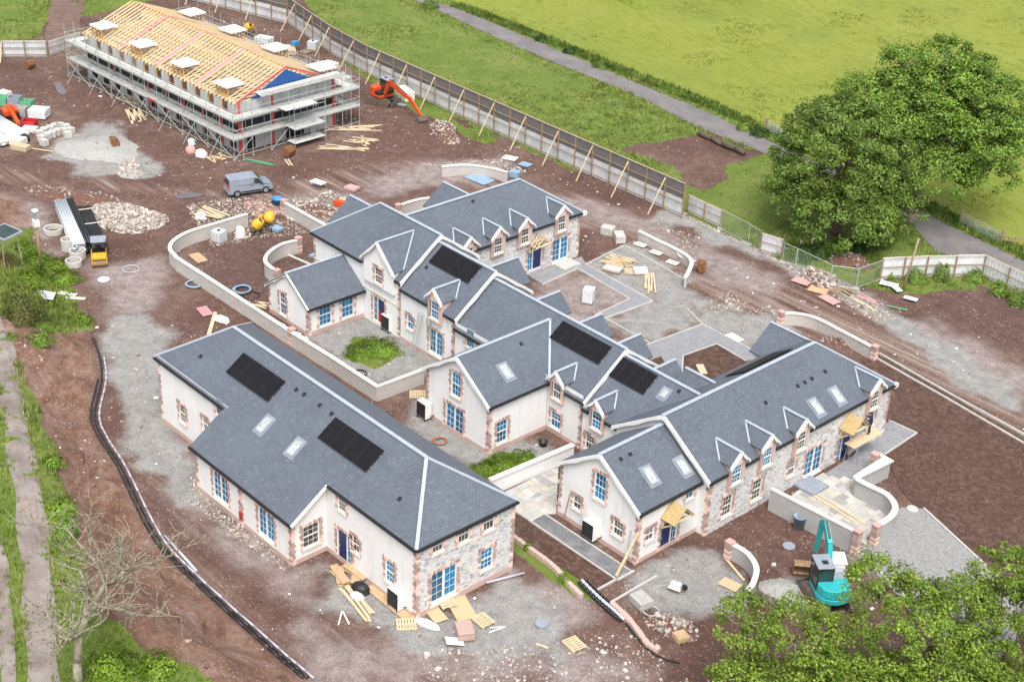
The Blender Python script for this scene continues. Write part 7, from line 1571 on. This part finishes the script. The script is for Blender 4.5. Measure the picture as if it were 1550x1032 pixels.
def leaves_mesh(name, C, sizes, normals, mat, seed, par=None, asp=.62):
    n = len(C); r_ = np.random.RandomState(seed)
    nr = normals + r_.normal(0, .55, (n, 3)); nr /= np.linalg.norm(nr, axis=1)[:, None] + 1e-9
    a = r_.normal(0, 1, (n, 3)); e1 = np.cross(nr, a); e1 /= np.linalg.norm(e1, axis=1)[:, None] + 1e-9; e2 = np.cross(nr, e1)
    s = sizes[:, None]
    P0 = C - e1 * s * .5; P2 = C + e1 * s * .5; P1 = C + e2 * s * asp * .5 + nr * s * .12; P3 = C - e2 * s * asp * .5 + nr * s * .12
    V_ = np.stack([P0, P1, P2, P3], 1).reshape(-1, 3); F_ = np.arange(n * 4).reshape(n, 4)
    me_ = bpy.data.meshes.new(name); mesh_np(me_, V_, F_); me_.materials.append(mat); o = bpy.data.objects.new(name, me_); COL.objects.link(o); o.parent = par; return o
RT, DP = np.array([.673, .740, 0]), np.array([-.724, .690, 0])
def crown_points(lobes, per, clump, seed):
    r_ = np.random.RandomState(seed); Cs = []; Ns = []; cl = []
    for (a, b, z, rr, rz_, dens) in lobes:
        ncl = int(dens * 4.2 * rr * rr / (clump * clump))
        u = r_.normal(0, 1, (ncl, 3)); u /= np.linalg.norm(u, axis=1)[:, None]; u[:, 2] = np.where(u[:, 2] < -.45, -u[:, 2], u[:, 2])
        rad = (.62 + .42 * r_.rand(ncl) ** .6)[:, None] * np.array([rr, rr, rz_])[None]
        cc = u * rad + (RT * a + DP * b + np.array([0, 0, z]))[None]
        for c0_, n0 in zip(cc, u):
            k = max(6, int(per * r_.uniform(.5, 1.4))); q = r_.normal(0, 1, (k, 3)); q /= np.linalg.norm(q, axis=1)[:, None] + 1e-9; q *= (r_.rand(k, 1) ** .45) * clump * r_.uniform(.7, 1.25); q[:, 2] *= .7
            Cs.append(c0_ + q); Ns.append(q / clump * .8 + n0 * .5 + np.array([0, 0, .55])); cl.append(c0_)
    return np.concatenate(Cs), np.concatenate(Ns), np.array(cl)
def tree(label, base, lobes, per, clump, ls, mat, seed, trunk_r, trunk_h, bark=BARK, nb=26, z0=0.0):
    H = thing('tree', label, 'tree', (base[0], base[1], z0)); r_ = np.random.RandomState(seed + 5)
    C, Nn, cl = crown_points(lobes, per, clump, seed)
    leaves_mesh('crown', C, ls * r_.uniform(.65, 1.3, len(C)), Nn, mat, seed + 1, H)
    top = np.mean([RT * l[0] + DP * l[1] + np.array([0, 0, l[2]]) for l in lobes], axis=0)
    m = MB(); tp = Vector((top[0] * .4, top[1] * .4, trunk_h)); m.tube([(0, 0, -.4), tuple(tp * .35 + Vector((.1, 0, 0))), tuple(tp)], [trunk_r * 1.25, trunk_r, trunk_r * .75], 9); LB(m, 'trunk', bark, H, True)
    m = MB()
    for l in lobes:
        lc = Vector(RT * l[0] + DP * l[1] + np.array([0, 0, l[2]])); t0_ = tp if lc.z < 14.5 else Vector((tp.x * .5 + lc.x * .45, tp.y * .5 + lc.y * .45, 12.0)); kf = min(1.0, l[3] / 3.2) * (1 if lc.z < 14.5 else .55); md_ = t0_.lerp(lc, .5) + Vector((r_.normal(0, .4), r_.normal(0, .4), .3)); m.tube([tuple(t0_), tuple(md_), tuple(lc)], [trunk_r * .5 * kf, trunk_r * .34 * kf, trunk_r * .16 * kf], 6)
        near = cl[np.argsort(np.linalg.norm(cl - np.array(lc), axis=1))[:70]]
        for c_ in near[r_.permutation(len(near))[:nb]]:
            q = Vector(c_); md_ = lc.lerp(q, .5) + Vector((r_.normal(0, .25), r_.normal(0, .25), r_.normal(.1, .2))); m.tube([tuple(lc), tuple(md_), tuple(q)], [trunk_r * .16, trunk_r * .1, trunk_r * .04], 4)
    LB(m, 'limbs', bark, H, True)
    return H
LEAFA = mk_leaf('leaf_mid_green', (0.084, 0.158, 0.023), (0.158, 0.251, 0.041), (0.278, 0.354, 0.074)); LEAFB = mk_leaf('leaf_bright_green', (0.101, 0.201, 0.026), (0.193, 0.320, 0.044), (0.329, 0.439, 0.083)); LEAFC = mk_leaf('leaf_fresh_green', (0.112, 0.203, 0.021), (0.210, 0.315, 0.038), (0.360, 0.435, 0.075), .3)
tree('dense round-headed tree in front of the taller one by the road', (-18.96,66.42), [(0, 0, 7.4, 6.6, 5.7, 1.0), (-4.4, -1, 5.2, 3.0, 2.8, .8), (4.0, -1, 5.6, 3.2, 3.0, .8), (1.5, -3.5, 4.6, 3.2, 3.0, .8), (-1.5, 0, 10.6, 3.0, 2.6, .8), (0, -3, 3.4, 4.8, 2.8, 1.0), (-4, 0, 3.4, 3.0, 2.2, .7), (4.4, -2, 3.4, 3.0, 2.2, .7)], 120, .85, .25, LEAFA, 101, .45, 3.5, nb=20)
tree('tall spreading tree with an open top behind the round one', (-16.15,74.38), [(-6.0, 1, 11.5, 3.1, 2.5, .9), (-1.3, 0, 11.2, 4.2, 3.2, .9), (4.6, -1, 9.4, 4.4, 3.4, .9), (2.6, 0, 13.6, 2.8, 2.1, .8), (-3.0, 1, 15.4, 2.3, 1.3, .8), (.8, 1, 16.6, 2.3, 1.3, .8), (3.6, 1, 15.2, 2.1, 1.3, .8), (-1, .5, 13.8, 2.2, 1.6, .8), (2, .5, 14.0, 2.2, 1.6, .8), (6.6, 1, 12.4, 3.0, 2.2, .85), (1.3, -1, 6.2, 4.4, 3.2, .9), (6, -1, 5.8, 3.2, 2.4, .8), (8.9, 0, 8.8, 2.5, 1.9, .8), (-5, 2, 7.4, 3.4, 2.8, .8), (1.5, .5, 9.0, 5.4, 4.2, .8), (4.5, 0, 11.8, 3.2, 2.6, .8), (-3, .5, 13.2, 2.6, 2.0, .8)], 110, .85, .26, LEAFB, 111, .5, 6.0, BARKG, nb=8)
for lab, q, lb, sd_ in (('loose leafy tree at the bottom edge left of the others', (20.01,10.34), [(0, 0, 5.6, 2.9, 2.3, .85), (-2.7, .3, 6.6, 1.9, 1.6, .8), (1.9, -.9, 3.6, 2.3, 1.8, .85), (-1.2, -1.6, 3.4, 2.6, 2.0, .9), (-3.2, -1.6, 4.0, 1.7, 1.4, .7), (1, -3, 2.2, 2.6, 2, .9)], 121),
                        ('broad leafy tree in the bottom right with gravel showing behind it', (23.88,15.04), [(0, 0, 6.5, 3.5, 2.7, .9), (-1.6, 1.2, 8.6, 2.1, 1.6, .7), (2.8, .6, 6.6, 2.6, 2.1, .8), (-3.2, -1.8, 4.0, 2.4, 1.9, .9), (2.2, -2, 4.0, 2.8, 2.3, .9), (-1.2, -2.4, 3.8, 2.8, 2.2, .9), (3.6, 1.8, 7.2, 1.7, 1.3, .6), (-3.5, -3, 3, 2.4, 2, .9), (0, -4, 2.5, 3, 2, .9)], 131),
                        ('leafy tree cut by the right picture edge', (27.13,21.2), [(0, 0, 6.2, 2.9, 2.3, .85), (-.8, 1.6, 8.0, 1.9, 1.5, .7), (1.6, 1.0, 8.4, 2.1, 1.7, .7), (-2.4, -1.6, 4.2, 2.4, 2.0, .9), (2.5, 0, 5.8, 2.8, 2.2, .9), (-1, -3.5, 3, 2.8, 2, .9)], 141)):
    tree(lab, q, [(a_, b_, c_, d__, e__, f_ * .85) for a_, b_, c_, d__, e__, f_ in lb], 62, .52, .185, LEAFC, sd_, .24, 2.6, BARKG, nb=10)
# bare tree at the bottom left
def bare_tree(label, base, z0, h, seed):
    H = thing('bare_tree', label, 'tree', (base[0], base[1], z0)); r_ = random.Random(seed); tr = MB(); br = MB()
    def grow(p, d_, L_, r, lvl, mb):
        n = 4; q = Vector(p); dd = Vector(d_); pts = [tuple(q)]; rs = [r]
        for k in range(n):
            dd = (dd + Vector((r_.gauss(0, .2), r_.gauss(0, .2), r_.gauss(.02, .12)))).normalized(); q = q + dd * (L_ / n); pts.append(tuple(q)); rs.append(r * (1 - .55 * (k + 1) / n))
            if lvl < 3 and (k > 0 or lvl > 0):
                for _ in range(2 if lvl < 3 else 1):
                    a = r_.uniform(0, 6.28); sd2 = Vector((math.cos(a), math.sin(a), r_.uniform(-.05, .6))).normalized(); grow(q, (dd * .45 + sd2).normalized(), L_ * r_.uniform(.45, .68), max(.03, rs[-1] * .68), lvl + 1, br)
        mb.tube(pts, rs, 6 if lvl < 2 else 4)
    grow((0, 0, -.3), (.1, .1, 1), h * .62, .30, 0, tr); LB(tr, 'trunk', BARKG, H, True); LB(br, 'branches', BARKG, H, True)
q = (-4.15,-19.88); bare_tree('bare lichen-grey tree at the bottom left on the bank', q, hz(*q), 9.5, 12)
# shrubs
def shrub(label, base, r, h, mat, seed, n=900, ls=.16, cat='shrub', grp=None):
    H = thing('shrub', label, cat, (base[0], base[1], hz(*base)), 0, grp); r_ = np.random.RandomState(seed); u = r_.normal(0, 1, (n, 3)); u /= np.linalg.norm(u, axis=1)[:, None]; u[:, 2] = np.abs(u[:, 2]); lump = 1 + .3 * np.sin(u[:, 0] * 5 + seed) * np.cos(u[:, 1] * 4 + seed)
    C = u * (np.array([r, r, h])[None]) * (r_.rand(n, 1) ** .35) * lump[:, None]; C[:, 2] += .1
    leaves_mesh('foliage', C, ls * r_.uniform(.6, 1.4, n), u + np.array([0, 0, .5]), mat, seed, H)
    m = MB()
    for k in range(7): c_ = C[r_.randint(n)]; m.tube([(0, 0, -.1), (c_[0] * .5, c_[1] * .5, c_[2] * .6), tuple(c_)], [.05, .03, .01], 4)
    LB(m, 'stems', BARK, H)
LEAFD = mk_leaf('leaf_olive', (0.084, 0.090, 0.024), (0.132, 0.144, 0.036), (0.204, 0.192, 0.060)); LEAFW = mk_leaf('weed_green', (0.112, 0.200, 0.019), (0.188, 0.312, 0.027), (0.300, 0.413, 0.050)); LEAFI = mk_leaf('ivy_dark', (0.030, 0.075, 0.015), (0.060, 0.128, 0.024), (0.105, 0.180, 0.038))
shrub('round olive shrub on the bank at the left edge', (-46.59,-1.63), 2.2, 2.0, LEAFD, 201, 3200); shrub('small russet shrub at the left picture edge', (-56.48,1.33), 1.0, .9, mk_leaf('leaf_russet', (.16, .07, .03), (.2, .11, .04), (.16, .15, .05)), 202, 700)
for i, (q, a, b, mt, n_) in enumerate((((-56.04,5.42), 1.7, .7, LEAFW, 1500), ((-53.47,5.26), 1.5, .5, LEAFW, 1200), ((-60.36,4.92), 1.6, .6, LEAFW, 1200), ((-57.87,4.88), 1.6, .6, LEAFW, 1400), ((-53.13,2.01), 1.8, .6, LEAFW, 1400), ((-19.41,-12.78), 1.0, .6, LEAFW, 800), ((-17.19,-13.61), .9, .7, LEAFB, 800), ((-24.31,-10.75), .8, .6, LEAFW, 700), ((-3.9,-17.99), 1.6, .8, LEAFW, 1500), ((-2.48,-16.03), 1.3, .7, LEAFW, 1200), ((-42.29,-2.53), 1.3, .8, LEAFB, 900), ((-45.75,2.85), .9, .5, LEAFW, 600))):
    shrub(('bright weed clump below the pole on the bank', 'bright weed clump nearest the concrete rings', 'bright weed clump at the top of the left bank', 'bright weed clump behind the bank pole', 'bright weed clump left of the corrugated sheet', 'weed clump on the track edge halfway down', 'darker weed clump lower on the track edge', 'weed clump on the track edge higher up', 'weed clump right of the bare tree', 'rightmost weed clump at the bottom edge', 'leafy clump below the olive shrub', 'small weed clump at the bank foot by the pipe end')[i], q, a, b, mt, 210 + i, n_, .17, 'weeds', 'weed clumps on the left bank')
for i, (q, a, b, n_) in enumerate((((-28.05,17.25), 1.5, .45, 1500), ((-27.84,18.73), 1.7, .55, 1800), ((-26.76,19.07), 1.3, .4, 1200), ((-9.41,14.02), 1.1, .35, 900), ((-9.1,15.61), 1.3, .35, 1000), ((-8.78,17.22), 1.0, .3, 800))): shrub(('left', 'middle', 'right')[i % 3] + (' hump of the green weed mound in the gravel court' if i < 3 else ' part of the weed strip beside the middle wing'), q, a, b, LEAFW if i != 1 else LEAFB, 240 + i, n_, .13, 'weeds', 'green weed mounds between the houses')
for i, q in enumerate([(-18.74,59.13),(-17.61,59.93),(-17.03,61.61),(-16.44,63.31),(-15.66,64.79),(-15.24,66.76),(-15.36,68.99)]): shrub(('first', 'second', 'third', 'fourth', 'fifth', 'sixth', 'last')[i] + ' dark ivy clump from the left under the big trees', q, 1.7, .8, LEAFI if i % 3 else LEAFA, 260 + i, 1300, .18, 'weeds', 'ivy clumps under the big trees')
for i, q in enumerate([(-10.24,62.88),(-8.2,64.02),(-6.8,66.06),(-4.87,68.36),(-2.02,67.82),(0.06,67.43)]): shrub(('leftmost', 'second', 'third', 'fourth', 'fifth', 'rightmost')[i] + ' leafy bush at the foot of the white sheet fence', q, .9 + .2 * (i % 2), 1.0 + .3 * (i % 3), LEAFB, 280 + i, 900, .17, 'shrub', 'bushes along the white sheet fence')
for i, (q, r__) in enumerate((((-96.28,80.78), 1.3), ((-72.09,83.09), .9), ((-65.93,82.41), 1.1), ((-39.77,80.53), 1.2), ((-42.03,80.44), .9), ((-77.49,83.48), .8))): shrub(('bush at the near road edge at the top', 'small roadside bush left of the pair', 'larger roadside bush on the field side', 'bush beside the far field gate', 'bush just left of the far gate bush', 'lowest roadside bush on the field side')[i], q, r__, r__ * .8, LEAFI if i % 2 else LEAFA, 300 + i, 900, .2)
for i, q in enumerate([(2.99,9.6),(3.34,9.61),(-0.76,10.05)]): shrub(('weed tuft at the planting strip end', 'second weed tuft at the strip end', 'tall weed in the grassy edge beside the stone end')[i], q, .35, .5, LEAFW, 320 + i, 160, .14, 'weeds')

# grass tufts
def tufts(name, X, Y, Z, hgt, nb, mat, seed, wd=.035, lean_=.6):
    n = len(X); r_ = np.random.RandomState(seed); N_ = n * nb; Xb = np.repeat(X, nb) + r_.normal(0, .10, N_); Yb = np.repeat(Y, nb) + r_.normal(0, .10, N_); Zb = np.repeat(Z, nb) - .03; h = np.repeat(hgt, nb) * r_.uniform(.6, 1.25, N_); a = r_.uniform(0, 6.28, N_)
    dx, dy = np.cos(a), np.sin(a); l_ = h * lean_ * r_.rand(N_); w_ = wd * (1 + h)
    V_ = np.stack([np.stack([Xb - dy * w_, Yb + dx * w_, Zb], -1), np.stack([Xb + dy * w_, Yb - dx * w_, Zb], -1), np.stack([Xb + dx * l_, Yb + dy * l_, Zb + h], -1)], 1).reshape(-1, 3)
    me_ = bpy.data.meshes.new(name); mesh_np(me_, V_, np.arange(N_ * 3).reshape(N_, 3)); me_.materials.append(mat); o = bpy.data.objects.new(name, me_); COL.objects.link(o); return o
GRS = mk_leaf('rough_grass', (0.140, 0.225, 0.027), (0.235, 0.328, 0.053), (0.413, 0.404, 0.160), .3); FGR = mk_leaf('pasture_grass', (0.155, 0.232, 0.020), (0.232, 0.309, 0.034), (0.335, 0.373, 0.077), .3)
X, Y, r_ = cand(260000, 55); g_ = zone(GRASS, .5, 2.2, X, Y) * (1 - zone(BARE, .8, 4, X, Y)); ROADP = RL + RR[::-1]; FIELDP = RF + [(900, 420), (2500, 2500), (-1200, 2800), (-700, 400)]
fd = poly_sdf(FIELDP, X, Y); k = (g_ > .4) & (fd < 0) & (poly_sdf(ROADP, X, Y) < .15) & masked(X, Y, BLDG)
for tr_, w2 in ((TR1, .55), (TR2, .25)):
    for a_, b_ in zip(tr_, tr_[1:]):
        ex, ey = b_[0] - a_[0], b_[1] - a_[1]; t = np.clip(((X - a_[0]) * ex + (Y - a_[1]) * ey) / (ex * ex + ey * ey), 0, 1); k &= np.hypot(X - a_[0] - t * ex, Y - a_[1] - t * ey) > w2
Xr, Yr = X[k], Y[k]
hg = .13 + .22 * sstep(.35, .7, fbm(Xr, Yr, 7.0)) + .15 * (poly_sdf(ROADP, Xr, Yr) > -2.2)
hg *= np.where((Yr < 30) & (poly_sdf(BANK, Xr, Yr) < 0), .75, 1.0); hg = np.where(poly_sdf(BANK, Xr, Yr) > 0, hg * 1.3 + .12, hg)
stuff(tufts('rough_grass', Xr, Yr, height(Xr, Yr), hg, 5, GRS, 61), 'long rough grass on the verges and banks', 'grass')
k = (fd > .1); Xr, Yr = X[k][:45000], Y[k][:45000]; hg = .06 + .10 * sstep(.45, .75, fbm(Xr, Yr, 5.0)) + .35 * (poly_sdf(ROADP, Xr, Yr) > -2.0)
stuff(tufts('pasture_grass', Xr, Yr, np.full(len(Xr), .02), hg, 4, FGR, 62, .05), 'short pasture grass across the field beyond the road', 'grass')
RV = []
r_ = np.random.RandomState(8)
for a_, b_ in zip(RF, RF[1:]):
    n = int(math.dist(a_, b_) * 40); t = r_.rand(n); o_ = r_.uniform(-.9, 1.2, n); dx, dy = b_[0] - a_[0], b_[1] - a_[1]; L_ = math.hypot(dx, dy); RV.append(np.stack([a_[0] + dx * t - dy / L_ * o_ * 1, a_[1] + dy * t + dx / L_ * o_], -1))
RV = np.concatenate(RV); RV = RV[np.hypot(RV[:, 0] + 40, RV[:, 1] - 80) < 110]
stuff(tufts('verge_grass', RV[:, 0], RV[:, 1], np.zeros(len(RV)), .25 + .35 * r_.rand(len(RV)), 4, mk_leaf('verge_grass', (0.056, 0.120, 0.019), (0.104, 0.184, 0.029), (0.192, 0.256, 0.056)), 63), 'dark tall verge grass along the field side of the road', 'grass')

# ================================================================ the worker on the platform
def person(label, loc, rz):
    H = thing('person', label, 'person', loc, rz)
    J = {'pel': (0, 0, .95), 'spi': (0, 0, 1.15), 'che': (.03, 0, 1.38), 'nek': (.05, 0, 1.52), 'hed': (.08, 0, 1.60), 'ls': (.03, .2, 1.42), 'le': (.16, .27, 1.18), 'lw': (.40, .2, 1.22), 'lh': (.48, .18, 1.24), 'rs': (.03, -.2, 1.42), 're': (.14, -.28, 1.17), 'rw': (.38, -.2, 1.28), 'rh': (.46, -.17, 1.31), 'lp': (0, .1, .9), 'lk': (.05, .12, .5), 'la': (0, .12, .09), 'lt': (.17, .13, .04), 'rp': (0, -.1, .9), 'rk': (.06, -.13, .5), 'ra': (-.02, -.13, .09), 'rt': (.15, -.15, .04)}
    R_ = {'pel': .14, 'spi': .13, 'che': .15, 'nek': .065, 'hed': .06, 'ls': .075, 'le': .055, 'lw': .04, 'lh': .035, 'rs': .075, 're': .055, 'rw': .04, 'rh': .035, 'lp': .1, 'lk': .07, 'la': .05, 'lt': .045, 'rp': .1, 'rk': .07, 'ra': .05, 'rt': .045}
    E_ = [('pel', 'spi'), ('spi', 'che'), ('che', 'nek'), ('nek', 'hed'), ('che', 'ls'), ('ls', 'le'), ('le', 'lw'), ('lw', 'lh'), ('che', 'rs'), ('rs', 're'), ('re', 'rw'), ('rw', 'rh'), ('pel', 'lp'), ('lp', 'lk'), ('lk', 'la'), ('la', 'lt'), ('pel', 'rp'), ('rp', 'rk'), ('rk', 'ra'), ('ra', 'rt')]
    ks = list(J); me_ = bpy.data.meshes.new('body'); me_.from_pydata([J[k] for k in ks], [(ks.index(a), ks.index(b)) for a, b in E_], []); o = bpy.data.objects.new('body', me_); COL.objects.link(o); o.parent = H
    md = o.modifiers.new('skin', 'SKIN'); o.modifiers.new('sub', 'SUBSURF').levels = 1; o.modifiers['sub'].render_levels = 1
    if not me_.skin_vertices: me_.attributes.new('skin', 'FLOAT', 'POINT') if False else None
    if me_.skin_vertices:
        for i, k in enumerate(ks): me_.skin_vertices[0].data[i].radius = (R_[k], R_[k]); me_.skin_vertices[0].data[i].use_root = k == 'pel'
    me_.materials.append(NAVY)
    m = MB(); lathe(m, [(.02, -.13), (.06, -.11), (.085, -.04), (.092, .03), (.08, .09), (.05, .12), (.01, .125)], (.1, 0, 1.68), 14); LB(m, 'head', SKIN, H, True)
    m = MB(); m.cyl((.185, 0, 1.655), (.215, 0, 1.645), .018, 6); LB(m, 'nose', SKIN, H)
    for sg in (-1, 1): m = MB(); m.cyl((.1, sg * .088, 1.67), (.1, sg * .105, 1.67), .025, 6); LB(m, 'ear', SKIN, H); m = MB(); m.cyl((.175, sg * .035, 1.69), (.19, sg * .035, 1.69), .012, 6); LB(m, 'eye', BLACKP, H)
    m = MB(); lathe(m, [(.1, .0), (.102, .05), (.08, .1), (.03, .125), (.005, .13)], (.09, 0, 1.71), 14); m.box(.15, .27, -.07, .07, 1.70, 1.715); LB(m, 'cap', BLACKP, H, True)
    for sg, w_ in ((1, (.48, .18, 1.24)), (-1, (.46, -.17, 1.31))):
        m = MB(); m.obox((w_[0] + .04, w_[1], w_[2]), (.09, .08, .03))
        for k in range(4): y = w_[1] - .03 + k * .02; L_ = (.06, .075, .07, .055)[k]; m.tube([(w_[0] + .08, y, w_[2]), (w_[0] + .08 + L_ * .6, y, w_[2] - .01), (w_[0] + .08 + L_ * .8, y, w_[2] - .035)], [.009, .008, .007], 5)
        m.tube([(w_[0] + .02, w_[1] - sg * .04, w_[2]), (w_[0] + .06, w_[1] - sg * .065, w_[2] - .01), (w_[0] + .09, w_[1] - sg * .06, w_[2] - .02)], [.011, .01, .008], 5); LB(m, 'hand', SKIN, H)
    return H
person('worker in dark clothes and cap standing on the platform beside the porch roof', (6.3, 36.9, 1.77), math.radians(200))
